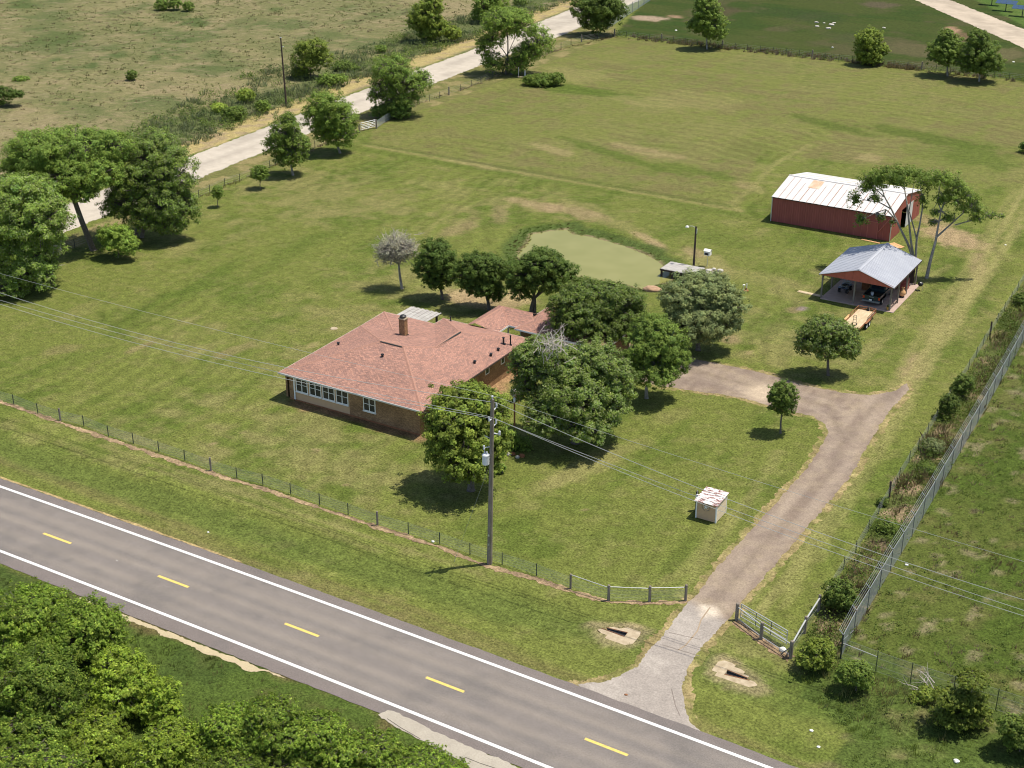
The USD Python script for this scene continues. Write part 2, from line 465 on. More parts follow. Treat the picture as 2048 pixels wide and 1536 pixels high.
# the verge in front, with streaks left by the mower along the road
verge = shapely.contains_xy(poly([(-600, 560), (0, 808), (1371, 1203), (1450, 1235), (1590, 1320), (1760, 1420), (2048, 1500), (2400, 1640), (2400, 1900), (1640, 1560), (1024, 1325), (0, 957), (-600, 740)]), X, Y)
lay(GREEN * 1.05, verge * 1.0)
lay(RICH, verge * ss(0.47, 0.62, 0.6 * NA + 0.4 * N2) * 0.65)
lay(DRY, verge * ss(0.49, 0.66, 0.5 * NA + 0.3 * N3 + 0.2 * NF) * 0.6)
lay(BROWN * 1.2, verge * ss(0.5, 0.62, nz(0.035, 0.6, seed=8)) * (gpy > gpx * 0.365 + 905) * 0.45)
# the dry field beyond the gravel road
field = inside([(-900, 700), (375, 313), (700, 188), (960, 93), (1145, 18), (1300, -60), (1000, -300), (-900, -300)], warp=False)
FT, FP = np.array((0.178, 0.160, 0.076)), np.array((0.210, 0.172, 0.095))
lay(FT, field)
lay(FP, field * ss(0.48, 0.62, N2) * 0.6)
lay(np.array((0.112, 0.120, 0.046)), field * ss(0.42, 0.58, 0.6 * N1 + 0.4 * N3) * 0.75)
lay(np.array((0.080, 0.100, 0.035)), field * ss(0.55, 0.68, nz(0.09, seed=12)) * 0.8)
lay(np.array((0.26, 0.205, 0.13)), field * ss(0.58, 0.7, NF) * 0.4)
for i, (cx, cy, rx, ry, k) in enumerate([(125, 75, 60, 17, .8), (95, 50, 45, 10, .5), (240, 108, 22, 7, .7), (185, 130, 18, 7, .9), (308, 116, 18, 7, .9), (350, 116, 16, 6, .7), (390, 45, 38, 10, .9), (370, 82, 26, 6, .7), (275, 50, 14, 6, .7), (480, 45, 40, 14, .5), (420, 115, 50, 12, .5), (110, 118, 14, 6, .7), (130, 207, 12, 5, .7), (40, 158, 22, 9, .8), (80, 135, 25, 14, .5), (45, 10, 38, 10, .9), (550, 20, 16, 6, .7), (525, 42, 20, 6, .6), (650, 75, 60, 16, .6), (745, 32, 30, 8, .6), (705, 45, 24, 6, .6), (350, 30, 40, 14, .7), (320, 168, 30, 9, .4), (460, 130, 60, 12, .5), (560, 100, 50, 16, .4), (170, 225, 60, 20, .4)]):
    blot(cx, cy, rx, ry, (0.062, 0.088, 0.026), k, -4, .55, i)
fstrip = LineString([tuple(P(x, y)[:2]) for x, y in [(-500, 650), (375, 300), (700, 172), (960, 78), (1150, 0)]])
dfs = away(fstrip)
lay(np.array((0.085, 0.105, 0.038)), field * ss(16, 9, dfs + (N2 - .5) * 14) * 0.9)
lay(np.array((0.33, 0.265, 0.115)), field * ss(3.4, 2.2, dfs + (N3 - .5) * 2.5) * 0.95)
lay(np.array((0.24, 0.18, 0.12)), field * ss(0.52, 0.62, N3) * ss(6.5, 4.0, dfs) * 0.6)
# grass between the gravel road and its fence
gstrip = inside([(-500, 760), (385, 362), (960, 130), (1130, 62), (1230, 20), (1230, 73), (960, 178), (740, 258), (385, 385), (-500, 800)], warp=False)
lay(np.array((0.125, 0.125, 0.042)), gstrip * 1.0)
lay(STRAW * .8, gstrip * ss(0.5, 0.64, N3) * 0.5)
# the far field behind the back fence, cloud shade painted into its grass colour
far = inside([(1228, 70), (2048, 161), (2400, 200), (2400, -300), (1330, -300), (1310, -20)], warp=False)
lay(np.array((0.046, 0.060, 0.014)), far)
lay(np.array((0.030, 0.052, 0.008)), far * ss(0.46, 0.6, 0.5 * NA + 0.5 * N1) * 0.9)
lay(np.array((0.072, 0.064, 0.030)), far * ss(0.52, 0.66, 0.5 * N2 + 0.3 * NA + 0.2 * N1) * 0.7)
for i, (cx, cy, rx, ry, c, k) in enumerate([(1300, 37, 42, 5, (.30, .225, .16), .9), (1350, 33, 22, 4, (.26, .17, .11), .8), (1905, 60, 18, 8, (.27, .17, .11), .9), (1925, 72, 20, 10, (.14, .09, .055), .7), (1560, 25, 70, 12, (.026, .048, .009), .8), (1640, 35, 60, 14, (.028, .046, .012), .7), (1760, 10, 40, 8, (.085, .065, .045), .7), (1830, 100, 60, 16, (.085, .075, .036), .8), (1450, 20, 40, 10, (.06, .048, .026), .6), (2010, 110, 50, 16, (.10, .088, .042), .8), (1345, 46, 30, 5, (.03, .055, .008), .8), (1700, 75, 60, 10, (.05, .056, .022), .6)]):
    blot(cx, cy, rx, ry, c, k, 4, .4, 30 + i)
solar_side = inside([(1915, -20), (2048, 52), (2400, 250), (2400, -300), (1800, -300)], warp=False)
lay(np.array((0.060, 0.105, 0.020)), solar_side)
lay(np.array((0.090, 0.125, 0.030)), solar_side * ss(0.48, 0.6, N3) * 0.6)
# the corridor and the land by the chain link fence
wild = inside([(1583, 1320), (1640, 1224), (1778, 995), (1952, 716), (2050, 560), (2240, 250), (2260, 190), (2700, 190), (2900, 1500), (2048, 1500), (1760, 1425)], warp=False)
lay(np.array((0.074, 0.092, 0.020)), wild)
lay(np.array((0.052, 0.080, 0.013)), wild * ss(0.46, 0.58, N2) * 0.8)
lay(np.array((0.105, 0.100, 0.035)), wild * ss(0.50, 0.64, 0.7 * N3 + 0.3 * N1) * 0.6)
lay(np.array((0.20, 0.165, 0.10)), wild * ss(0.63, 0.72, nz(0.8, 0.6, seed=15)) * 0.6)
corr = inside([(1590, 1320), (1645, 1224), (1783, 995), (1957, 716), (2055, 560), (2260, 250), (2330, 250), (2048, 680), (1780, 1143), (1683, 1317)], warp=False)
lay(np.array((0.110, 0.096, 0.045)), corr * (0.25 + 0.5 * ss(0.45, 0.6, N3)))
lay(np.array((0.060, 0.082, 0.020)), corr * ss(0.47, 0.6, N2) * 0.7)
lay(np.array((0.30, 0.205, 0.14)), corr * ss(0.58, 0.68, nz(0.6, 0.5, seed=16)) * 0.6)
blot(1812, 975, 20, 26, (.30, .21, .14), .7, -50, .7, 70)
blot(1760, 1090, 20, 14, (.14, .10, .07), .8, 0, .5, 71)
ditch_wild = inside([(1590, 1322), (1683, 1317), (2048, 1440), (2400, 1560), (2400, 1800), (2048, 1640), (1640, 1545), (1700, 1460), (1620, 1380)], warp=True)
lay(np.array((0.064, 0.090, 0.020)), ditch_wild * 1.0)
lay(np.array((0.10, 0.11, 0.034)), ditch_wild * ss(0.5, 0.62, N3) * 0.6)
lay(np.array((0.15, 0.125, 0.06)), ditch_wild * ss(0.60, 0.70, N3) * 0.45)
# below the highway
near = inside([(-700, 860), (0, 1126), (512, 1328), (760, 1428), (1024, 1540), (1300, 1650), (1300, 2600), (-700, 2600)], warp=False)
lay(np.array((0.062, 0.092, 0.018)), near)
lay(np.array((0.105, 0.085, 0.036)), near * ss(0.48, 0.6, 0.5 * N3 + 0.5 * NA) * (1 - ss(0.5, 3.5, shapely.distance(shapely.points(X, Y), LineString([tuple(P(x, y)[:2]) for x, y in [(-200, 1062), (0, 1130), (512, 1335), (760, 1435)]])))) * 0.9)
lay(np.array((0.045, 0.070, 0.016)), near * ss(0.5, 0.6, N2) * 0.7)
# patches that can be told apart
for i, (cx, cy, rx, ry, a, c, k) in enumerate([
        (1215, 188, 120, 9, 9, RICH, .9), (1130, 180, 70, 8, 6, RICH, .8), (1240, 312, 150, 9, 17, RICH, .8), (1380, 340, 60, 9, 12, RICH, .7), (1440, 352, 35, 9, 15, RICH, .7), (1660, 250, 90, 10, 14, RICH * .9, .75), (1850, 275, 150, 11, 11, RICH * .9, .8),
        (1960, 310, 80, 28, 12, RICH, .75), (1870, 310, 70, 16, 10, RICH, .4), (1500, 300, 60, 20, 8, GREEN * .8, .4), (1070, 410, 60, 12, 8, TAN * .9, .7), (1150, 425, 80, 12, 12, TAN * .85, .65), (1240, 450, 60, 12, 15, DRY, .6),
        (1110, 300, 50, 8, 14, TAN, .38), (1280, 300, 60, 10, 14, TAN, .34), (1340, 310, 40, 8, 14, TAN, .3), (1500, 375, 40, 10, 14, TAN, .28), (1300, 205, 90, 12, 8, DRY * 1.1, .55), (1150, 150, 90, 16, 3, DRY * 1.1, .5), (1735, 315, 40, 9, 8, TAN, .4), (1400, 200, 100, 20, 6, DRY, .5),
        (1900, 472, 70, 24, 18, TAN * .95, .95), (1960, 490, 40, 14, 14, TAN * .85, .8), (1955, 530, 22, 34, 10, TAN * .75, .8), (1850, 440, 40, 12, 12, TAN * .8, .6), (1935, 580, 16, 40, 20, DRY * 1.15, .7), (1880, 665, 30, 22, -40, DRY * 1.2, .7), (1830, 735, 40, 26, -45, TAN * .85, .8),
        (1900, 540, 44, 34, 0, RICH * .9, .8), (1850, 600, 40, 22, 0, RICH, .5), (985, 600, 85, 22, 6, TAN * .9, .85), (925, 592, 40, 16, 6, TAN, .8), (1040, 590, 30, 18, 0, STRAW * .8, .7), (1460, 680, 26, 12, 0, TAN * .8, .7), (1590, 620, 16, 6, 0, TAN * .8, .6), (1604, 617, 12, 5, 0, (.2, .15, .15), .8),
        (1420, 525, 60, 20, 20, DRY * 1.1, .8), (1390, 505, 30, 9, 20, TAN * .8, .6), (1440, 545, 40, 14, 10, DRY, .7), (1300, 480, 40, 7, 22, TAN, .7), (1320, 492, 26, 5, 22, TAN, .7),
        (1180, 930, 120, 22, -24, DRY * 1.15, .6), (1120, 960, 80, 16, -24, DRY * 1.1, .5), (640, 830, 60, 16, 10, DRY * 1.05, .4), (290, 690, 40, 7, -22, TAN * .8, .5), (400, 700, 60, 10, -20, DRY * 1.1, .5), (470, 700, 50, 8, -20, TAN * .75, .4), (160, 620, 60, 12, -25, DRY, .4), (120, 700, 40, 10, -10, TAN * .7, .35),
        (340, 590, 40, 10, -10, RICH, .8), (260, 640, 70, 12, -35, RICH * .9, .6), (420, 560, 110, 14, -32, RICH, .5), (560, 520, 130, 16, -30, RICH, .45), (660, 560, 50, 10, -10, RICH, .4), (560, 640, 70, 14, -30, RICH, .4), (150, 720, 80, 14, -20, RICH, .35), (620, 480, 90, 16, -14, RICH, .35),
        (700, 420, 90, 12, -6, DRY, .4), (480, 470, 60, 10, -20, DRY * 1.05, .4), (360, 500, 60, 12, -20, DRY * 1.1, .45), (880, 370, 60, 10, 4, DRY * 1.1, .4), (960, 330, 70, 9, 12, TAN * .8, .4), (900, 390, 50, 12, 0, DRY, .4), (920, 455, 60, 14, -20, TAN * .75, .55), (1000, 430, 30, 20, -40, TAN * .8, .5),
        (1350, 830, 60, 16, -10, DRY, .4), (1370, 905, 60, 16, -20, RICH * .9, .5), (1150, 1010, 70, 26, 0, RICH, .4), (1250, 1060, 90, 20, -10, RICH, .35), (1360, 1110, 60, 20, -40, RICH * .95, .5), (1050, 1130, 60, 16, 15, RICH, .4), (1060, 1010, 30, 9, 0, DRY, .35), (700, 850, 70, 12, 10, RICH, .3), (600, 880, 60, 14, 20, RICH, .35), (880, 920, 40, 14, 10, RICH, .3),
        (633, 900, 9, 4, 0, TAN, .5), (425, 888, 6, 3, 0, TAN, .7), (487, 863, 6, 3, 0, TAN, .5), (692, 970, 7, 3, 0, TAN, .6), (668, 657, 9, 4, 0, STRAW, .6), (625, 690, 14, 5, -20, STRAW * .8, .5), (1170, 1018, 10, 4, 0, TAN * .7, .6), (1990, 668, 16, 7, -40, TAN * .8, .7), (1480, 620, 10, 5, 0, TAN * .7, .6), (1500, 705, 9, 5, 0, TAN, .6),
        (1640, 690, 40, 12, -30, DRY, .4), (1660, 655, 20, 12, -30, DRY * 1.1, .5), (1740, 700, 60, 14, -40, DRY * 1.1, .5), (1770, 660, 40, 12, -45, RICH, .4), (1860, 720, 50, 10, -55, RICH, .5), (1960, 600, 70, 10, -58, RICH, .6), (1540, 540, 40, 14, 0, RICH, .4), (1600, 470, 90, 14, 12, RICH, .5), (1450, 480, 70, 14, 10, RICH, .4), (1480, 560, 70, 20, 0, GREEN * 1.05, .4), (1530, 660, 50, 16, 0, RICH, .35)]):
    blot(cx, cy, rx, ry, c, k, a, .45, 100 + i)


def track(pts, w, col, amt, rag=0.8, seed=0, soft=0.5):
    d = away(LineString([tuple(P(x, y)[:2]) for x, y in pts]))
    s = d < w * 2 + 1
    mk = np.zeros(len(X))
    mk[s] = (1 - ss(w * (1 - soft), w * (1 + soft), d[s] + (nz(0.8, seed=200 + seed, octv=3, x=X[s], y=Y[s]) - .5) * 2 * rag * w)) * amt
    lay(col, mk)


track([(735, 291), (1000, 338), (1250, 381), (1480, 421)], 0.5, DRY * 1.15, .6, .6, 1)
track([(728, 300), (1000, 346), (1250, 389), (1470, 429)], 0.9, RICH, .55, .5, 2)
track([(735, 287), (1000, 333), (1250, 376), (1460, 412)], 0.6, DARK * 1.2, .45, .5, 3)
track([(1480, 421), (1462, 405), (1500, 380), (1545, 330), (1620, 290)], 0.5, DRY * 1.15, .5, .6, 4)
for i, (pts, k) in enumerate([([(1806, 780), (1850, 700), (1910, 610), (1990, 480), (2060, 360)], .75), ([(1780, 790), (1815, 710), (1880, 620), (1955, 500), (2030, 380)], .45), ([(1475, 1225), (1560, 1110), (1660, 970), (1760, 830), (1850, 720), (2000, 500), (2060, 400)], .5),
                              ([(1520, 1225), (1620, 1085), (1700, 965), (1790, 835), (1880, 700), (2040, 450)], .6), ([(1560, 1215), (1660, 1060), (1740, 935), (1830, 800)], .4), ([(1360, 1190), (1430, 1090), (1520, 965), (1560, 905)], .35), ([(1300, 1180), (1370, 1140), (1460, 1030)], .3),
                              ([(1790, 640), (1850, 560), (1900, 530)], .4), ([(845, 470), (880, 440), (940, 412), (1000, 405)], .5), ([(870, 480), (900, 455), (950, 430)], .5)]):
    track(pts, 0.45, DRY * 1.2 if i < 8 else DRY, k, .8, 10 + i)
for i, pts in enumerate([[(200, 890), (480, 985), (700, 1062), (960, 1150)], [(300, 935), (560, 1030), (760, 1100)], [(190, 870), (420, 945), (640, 1020)]]):
    track(pts, 0.22, DRY, .55, .6, 30 + i)
for i, pts in enumerate([[(230, 650), (250, 640), (310, 610)], [(270, 655), (310, 630), (360, 600)], [(200, 625), (210, 640), (260, 680)], [(640, 380), (660, 360), (668, 340)]]):
    track(pts, 0.5, RICH * .85, .5, .6, 40 + i)
# soil worn bare along the house
track([(590, 806), (700, 832), (838, 874)], 0.8, (.20, .115, .07), .8, .7, 50)
track([(955, 800), (1000, 762), (1035, 735)], 1.3, (.33, .19, .11), .8, .7, 51)

sl = np.sin(2 * np.pi * (X + .22 * Y + (N1 - .5) * 14) / 2.3) * lawn_near + np.sin(2 * np.pi * (Y + .04 * X + (N1 - .5) * 10) / 2.4) * (verge + past)
C = C * (1 + .10 * sl * ss(.35, .6, nz(.06, seed=88)))[:, None]
# ---- relief: the pond basin and the roadside ditch
POND_Z = -0.45
POND = poly([(1036, 512), (1045, 498), (1058, 482), (1063, 469), (1080, 466), (1100, 462), (1133, 459), (1142, 468), (1175, 473), (1200, 479), (1250, 493), (1290, 509), (1315, 523), (1330, 536), (1350, 548), (1345, 558), (1328, 566), (1310, 569), (1300, 574), (1284, 578), (1272, 575), (1255, 568), (1240, 565), (1200, 560), (1160, 553), (1120, 546), (1080, 537), (1048, 527)], POND_Z)
Z = np.zeros(len(X))
dp = away(POND)
inp = shapely.contains_xy(POND, X, Y)
din = np.zeros(len(X))
din[inp] = shapely.distance(shapely.points(X[inp], Y[inp]), POND.exterior)
Z -= np.where(dp < 3.2, (1 - ss(0.0, 3.2, dp)) * (-POND_Z - 0.02), 0)
Z -= np.where(inp, np.clip(din, 0, 2.5) * 0.35 + 0.02, 0)
lay(np.array((0.060, 0.088, 0.022)), (1 - ss(1.6, 2.9, dp + (N3 - .5) * 2.2)) * 0.92)
lay(np.array((0.24, 0.18, 0.11)), (1 - ss(0.12, 0.5, dp + (NF - .5) * .8)) * 0.75)
lay(np.array((0.16, 0.14, 0.06)), inp * 1.0)

DRIVE = poly([(1149, 1369), (1200, 1365), (1240, 1352), (1275, 1335), (1300, 1300), (1330, 1265), (1360, 1225), (1385, 1200), (1430, 1140), (1480, 1085), (1530, 1030), (1580, 975), (1615, 935), (1645, 890), (1656, 865), (1650, 848), (1625, 832), (1590, 826), (1555, 815), (1480, 795), (1400, 783), (1340, 775), (1300, 768), (1262, 752), (1190, 730), (1150, 700), (1200, 672), (1260, 690), (1330, 700), (1370, 715), (1440, 728), (1520, 745), (1600, 768), (1680, 785), (1740, 790), (1790, 782), (1813, 766), (1818, 780), (1785, 815), (1760, 850), (1735, 890), (1715, 930), (1690, 965), (1650, 1015), (1600, 1070), (1550, 1130), (1500, 1185), (1470, 1225), (1440, 1255), (1400, 1300), (1375, 1340), (1365, 1375), (1370, 1420), (1380, 1445), (1411, 1468), (1280, 1425)])
ditch = LineString([tuple(P(x, y)[:2]) for x, y in [(-400, 760), (600, 1090), (1000, 1210), (1235, 1271), (1475, 1350), (1800, 1465), (2300, 1640)]])
dd, ddr = away(ditch), away(DRIVE)
Z -= 0.32 * (1 - ss(0.2, 3.4, dd)) * ss(0.6, 3.0, ddr)
CULVERTS = [[(1181, 1247), (1200, 1250), (1225, 1252), (1262, 1251), (1284, 1256), (1279, 1270), (1264, 1289), (1240, 1291), (1214, 1278), (1200, 1262)],
            [(1424, 1333), (1438, 1316), (1464, 1324), (1494, 1345), (1524, 1378), (1500, 1381), (1478, 1371), (1446, 1358), (1424, 1347)]]
for pts in CULVERTS:
    lay((0.33, 0.25, 0.15), (1 - ss(.15, .75, away(poly(pts)) + (NF - .5) * .9)) * .9)
    dc = away(poly(pts))
    Z = np.where(dc < 1.4, Z * ss(0, 1.4, dc) - 0.50 * (1 - ss(0.0, 0.8, dc)) * (away(poly(pts).buffer(-0.35)) < 0.05), Z)
lay(np.array((0.060, 0.092, 0.020)), verge * (1 - ss(0.8, 2.6, dd + (N3 - .5) * 2)) * 0.45)
Z -= (0.03 * nz(0.9, seed=60)) * (Z > -0.01) * (ddr > 1)
for a in (poly([(-300, 850), (0, 957), (512, 1138), (1024, 1324), (1411, 1466), (1700, 1575), (1500, 1700), (1024, 1532), (512, 1327), (0, 1126), (-300, 1010)]),):
    da = away(a)
    Z = np.where(da < 0.6, -0.02, Z)
NGX, NGY = len(gx), len(gy)
ii, jj = np.meshgrid(np.arange(NGY - 1), np.arange(NGX - 1), indexing="ij")
q = (ii * NGX + jj).ravel()
quads = np.stack([q, q + 1, q + NGX + 1, q + NGX], 1)
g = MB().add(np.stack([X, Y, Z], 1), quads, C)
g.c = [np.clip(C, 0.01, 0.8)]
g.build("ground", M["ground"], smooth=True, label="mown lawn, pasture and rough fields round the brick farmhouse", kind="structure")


def ground_z(x, y):
    i = np.clip(np.searchsorted(gx, x) - 1, 0, NGX - 2)
    j = np.clip(np.searchsorted(gy, y) - 1, 0, NGY - 2)
    return Z.reshape(NGY, NGX)[j, i]


# ---------------------------------------------------------------- flat sheets on the ground
def sheet(name, pg, z, col, mat, kind="structure", label=None, parent=None, step=1.0, colfun=None, rag=0.0, seed=0):
    """a level sheet over a polygon, cut fine enough to carry uneven colour; rag makes its edge ragged"""
    r = np.random.default_rng(seed + 900)
    if rag:
        ext = pg.exterior.segmentize(0.22)
        xy = np.array(ext.coords)[:-1]
        k = (nz(1.1, seed=seed + 3, octv=3, x=xy[:, 0], y=xy[:, 1]) - .5) * 2 * rag + r.normal(0, rag * .25, len(xy))
        t = np.roll(xy, -1, 0) - np.roll(xy, 1, 0)
        t /= np.linalg.norm(t, axis=1, keepdims=True) + 1e-9
        pg = Polygon(xy + np.stack([t[:, 1], -t[:, 0]], 1) * k[:, None]).buffer(0)
        if pg.geom_type != "Polygon":
            pg = max(pg.geoms, key=lambda gg: gg.area)
    b = pg.bounds
    xs = np.arange(b[0] - step, b[2] + step, step)
    ys = np.arange(b[1] - step, b[3] + step, step)
    gxx, gyy = np.meshgrid(xs, ys)
    o = gxx.ravel(), gyy.ravel()
    inn = shapely.contains_xy(pg.buffer(-step * .35), *o)
    pts = np.stack([o[0][inn], o[1][inn]], 1)
    bd = [np.array(rr.segmentize(step if not rag else 0.3).coords)[:-1] for rr in [pg.exterior, *pg.interiors]]
    allp = np.vstack([pts] + bd) if len(pts) else np.vstack(bd)
    from scipy.spatial import Delaunay
    tri = Delaunay(allp).simplices
    cen = allp[tri].mean(1)
    tri = tri[shapely.contains_xy(pg, cen[:, 0], cen[:, 1])]
    e1, e2 = allp[tri[:, 1]] - allp[tri[:, 0]], allp[tri[:, 2]] - allp[tri[:, 0]]
    fl = e1[:, 0] * e2[:, 1] - e1[:, 1] * e2[:, 0] < 0
    tri[fl] = tri[fl][:, ::-1]
    cc = np.tile(np.asarray(col, float), (len(allp), 1))
    if colfun is not None:
        cc = colfun(allp[:, 0], allp[:, 1], cc)
    mb = MB().add(np.column_stack([allp, np.full(len(allp), z)]), tri, cc)
    mb.c = [np.clip(cc, 0.01, 0.9)]
    return mb.build(name, mat, parent, smooth=True, label=label, kind=kind)


def mixc(c, col, mk):
    mk = np.clip(mk, 0, 1)[:, None]
    return c * (1 - mk) + np.asarray(col) * mk


# gravel road beyond the left fence and the far one
def gravel_col(ax):
    def fn(x, y, c):
        k = nz(0.08, 1.2, seed=70, x=x * ax[0] + y * ax[1], y=-x * ax[1] + y * ax[0])
        c = mixc(c, np.array(c[0]) * .78, ss(.46, .62, k) * .9)
        return mixc(c, np.array(c[0]) * 1.1, ss(.55, .7, nz(.3, seed=71, x=x, y=y)) * .5)
    return fn


a0, a1 = P(375, 315)[:2], P(700, 190)[:2]
ax = (a1 - a0) / np.linalg.norm(a1 - a0)
GRAVEL = poly([(-900, 806), (375, 315), (700, 190), (960, 94), (1060, 52), (1145, 17), (1200, -10), (1300, -60), (1400, -45), (1262, 8), (1190, 42), (1130, 68), (960, 131), (720, 226), (530, 303), (385, 362), (-900, 880)])
sheet("gravel_road", GRAVEL, 0.004, (0.44, 0.39, 0.325), M["gravel"], label="pale gravel road running past the pasture fence", colfun=gravel_col(ax), rag=0.35, step=1.6, seed=1)
b0, b1 = P(1830, 0)[:2], P(2048, 97)[:2]
bx = (b1 - b0) / np.linalg.norm(b1 - b0)
sheet("gravel_road", poly([(1640, -80), (1760, -80), (1900, 0), (2048, 59), (2400, 205), (2400, 260), (2048, 96), (1830, 0)]), 0.004, (0.44, 0.37, 0.29), M["gravel"], label="broad gravel track in the far corner beside the solar panels", colfun=gravel_col(bx), rag=0.4, step=2.0, seed=2)

# the drive, with a fringe of dry grass
FRINGE = np.array((0.235, 0.19, 0.085))
sheet("dry_grass_fringe", DRIVE.buffer(0.55), 0.002, FRINGE, M["rough_ground"], label="ragged straw coloured grass edge along the drive", rag=0.35, step=0.9, seed=3,
      colfun=lambda x, y, c: mixc(mixc(c, GREEN * 1.1, ss(.5, .62, nz(.9, seed=72, x=x, y=y)) * .7), STRAW, ss(.55, .7, nz(1.5, seed=73, x=x, y=y)) * .7))


DC = [LineString([tuple(P(x, y)[:2]) for x, y in pts]) for pts in ([(1260, 1420), (1330, 1300), (1430, 1200), (1560, 1055), (1660, 945), (1690, 880), (1660, 815), (1560, 785), (1400, 745), (1250, 725)], [(1690, 880), (1730, 830), (1800, 775)])]


def drive_col(x, y, c):
    dl = np.min([shapely.distance(shapely.points(x, y), l) for l in DC], 0)
    q = proj(np.stack([x, y, 0 * x], 1))
    apron = ss(-12, 12, (q[:, 1] - 1225) + (q[:, 0] - 1420) * -0.55)
    g1, g2 = nz(.5, seed=74, x=x, y=y), nz(1.6, seed=75, x=x, y=y)
    ln = nz(2.2, 0.12, seed=76, x=x + .12 * y, y=y)
    c = mixc(c, (0.185, 0.14, 0.112), ss(.45, .6, ln) * .75)
    c = mixc(c, (0.30, 0.24, 0.165), ss(.5, .62, g2) * .5)
    c = mixc(c, (0.17, 0.132, 0.115), ss(.5, .65, g1) * .4)
    for w0 in (.75, 1.25):
        c = mixc(c, (0.31, 0.25, 0.195), np.exp(-((dl - w0 - (g1 - .5) * .5) / .22) ** 2) * .55)
    c = mixc(c, (0.19, 0.15, 0.115), np.exp(-((dl - (g2 - .5) * .4) / .3) ** 2) * .5)
    d = np.hypot((q[:, 0] - 1520) / 45, (q[:, 1] - 785) / 24)
    c = mixc(c, (0.46, 0.37, 0.27), (1 - ss(.3, 1.1, d + (g2 - .5))) * .8)
    d2 = np.hypot((q[:, 0] - 1420) / 34, (q[:, 1] - 1222) / 15)
    c = mixc(c, (0.30, 0.265, 0.235), apron)
    c = mixc(c, (0.37, 0.33, 0.29), apron * ss(.5, .62, g1) * .6)
    return mixc(c, (0.58, 0.50, 0.40), (1 - ss(.3, 1.0, d2 + (g2 - .5) * 1.4)) * .8)


sheet("driveway", DRIVE, 0.008, (0.25, 0.195, 0.15), M["drive"], label="brown gravel drive with a concrete apron meeting the highway", colfun=drive_col, rag=0.16, step=0.5, seed=4)

# ---- the highway
Ue = np.array([P(x, y)[:2] for x, y in [(0, 957), (185, 1020.5), (310, 1065.5), (512, 1138), (569, 1152), (762, 1229.5), (912, 1282), (1024, 1324.5), (1149, 1369.5), (1411, 1466), (1536, 1512)]])
Le = np.array([P(x, y)[:2] for x, y in [(0, 1125.5), (67, 1152), (112, 1176), (250, 1229.5), (425, 1297), (512, 1327), (762, 1427), (902, 1477), (1024, 1532)]])
Uw = np.array([P(x, y)[:2] for x, y in [(0, 973), (250, 1062), (500, 1150.5), (700, 1224), (1024, 1344.5), (1300, 1446), (1536, 1534.5)]])
Lw = np.array([P(x, y)[:2] for x, y in [(0, 1101.75), (132, 1153), (512, 1301), (768, 1402), (1024, 1505.75)]])


def along(pts, deg=2):
    k = np.polyfit(pts[:, 0], pts[:, 1], deg)
    a, b = pts[:, 0].min(), pts[:, 0].max()
    dk = np.polyder(k)

    def fn(x):
        x = np.asarray(x, float)
        xc = np.clip(x, a, b)
        return np.polyval(k, xc) + np.polyval(dk, xc) * (x - xc) * 1.0
    return fn


fUe, fLe, fUw, fLw = along(Ue), along(Le), along(Uw), along(Lw)
ROAD_Z = 0.014
road = thing("highway", "two lane asphalt highway with white edge lines and yellow dashes", "road", kind="structure")
rx = np.concatenate([np.arange(-300, -45, 4.0), np.arange(-45, 70, 0.5), np.arange(70, 300, 4.0)])
nv = 44
V = np.linspace(0, 1, nv)
RX, RV = np.meshgrid(rx, V, indexing="ij")
jit = lambda s: (nz(1.4, seed=s, octv=3, x=rx, y=0 * rx) - .5) * .16
yu, yl = fUe(rx) + jit(80), fLe(rx) + jit(81)
RY = yl[:, None] * (1 - RV) + yu[:, None] * RV
mid = (fUw(rx) + fLw(rx)) / 2
off = (RY - mid[:, None]).ravel()
x_, y_ = RX.ravel(), RY.ravel()
cc = np.tile((0.172, 0.152, 0.140), (len(x_), 1))
strk = nz(0.05, 1.6, seed=82, x=x_, y=off)
for c0, w0, k0 in ((0.45, .42, .8), (1.75, .55, .75), (-1.35, .5, .75), (-2.6, .42, .6), (2.9, .35, .35)):
    cc = mixc(cc, (0.262, 0.225, 0.185), np.exp(-((off - c0 + (strk - .5) * .5) / w0) ** 2) * k0 * .8 * (0.75 + .5 * (strk - .5)))
cc = mixc(cc, (0.130, 0.120, 0.117), np.exp(-((off - 1.05) / .35) ** 2) * .3 + np.exp(-((off + 2.0) / .35) ** 2) * .2)
cc = mixc(cc, (0.16, 0.135, 0.125), (np.abs(off) > 3.75) * .8)
cc = mixc(cc, (0.12, 0.11, 0.105), ss(.55, .7, nz(.4, seed=83, x=x_, y=y_)) * .4)
a, b = np.meshgrid(np.arange(len(rx) - 1), np.arange(nv - 1), indexing="ij")
qq = (a * nv + b).ravel()
mb = MB().add(np.column_stack([x_, y_, np.full(len(x_), ROAD_Z)]), np.stack([qq, qq + nv, qq + nv + 1, qq + 1], 1), cc)
mb.c = [cc]
mb.build("asphalt", M["asphalt"], road, smooth=True)


def stripe(x0, x1, fy, w, mat, name):
    xs = np.arange(x0, x1 + 1e-6, (x1 - x0) / max(2, round((x1 - x0) / 1.0)))
    yy = fy(xs)
    v = np.vstack([np.column_stack([xs, yy - w / 2, np.full(len(xs), ROAD_Z + .004)]), np.column_stack([xs, yy + w / 2, np.full(len(xs), ROAD_Z + .004)])])
    n = len(xs)
    k = np.arange(n - 1)
    MB().add(v, np.stack([k, k + 1, n + k + 1, n + k], 1)).build(name, mat, road)


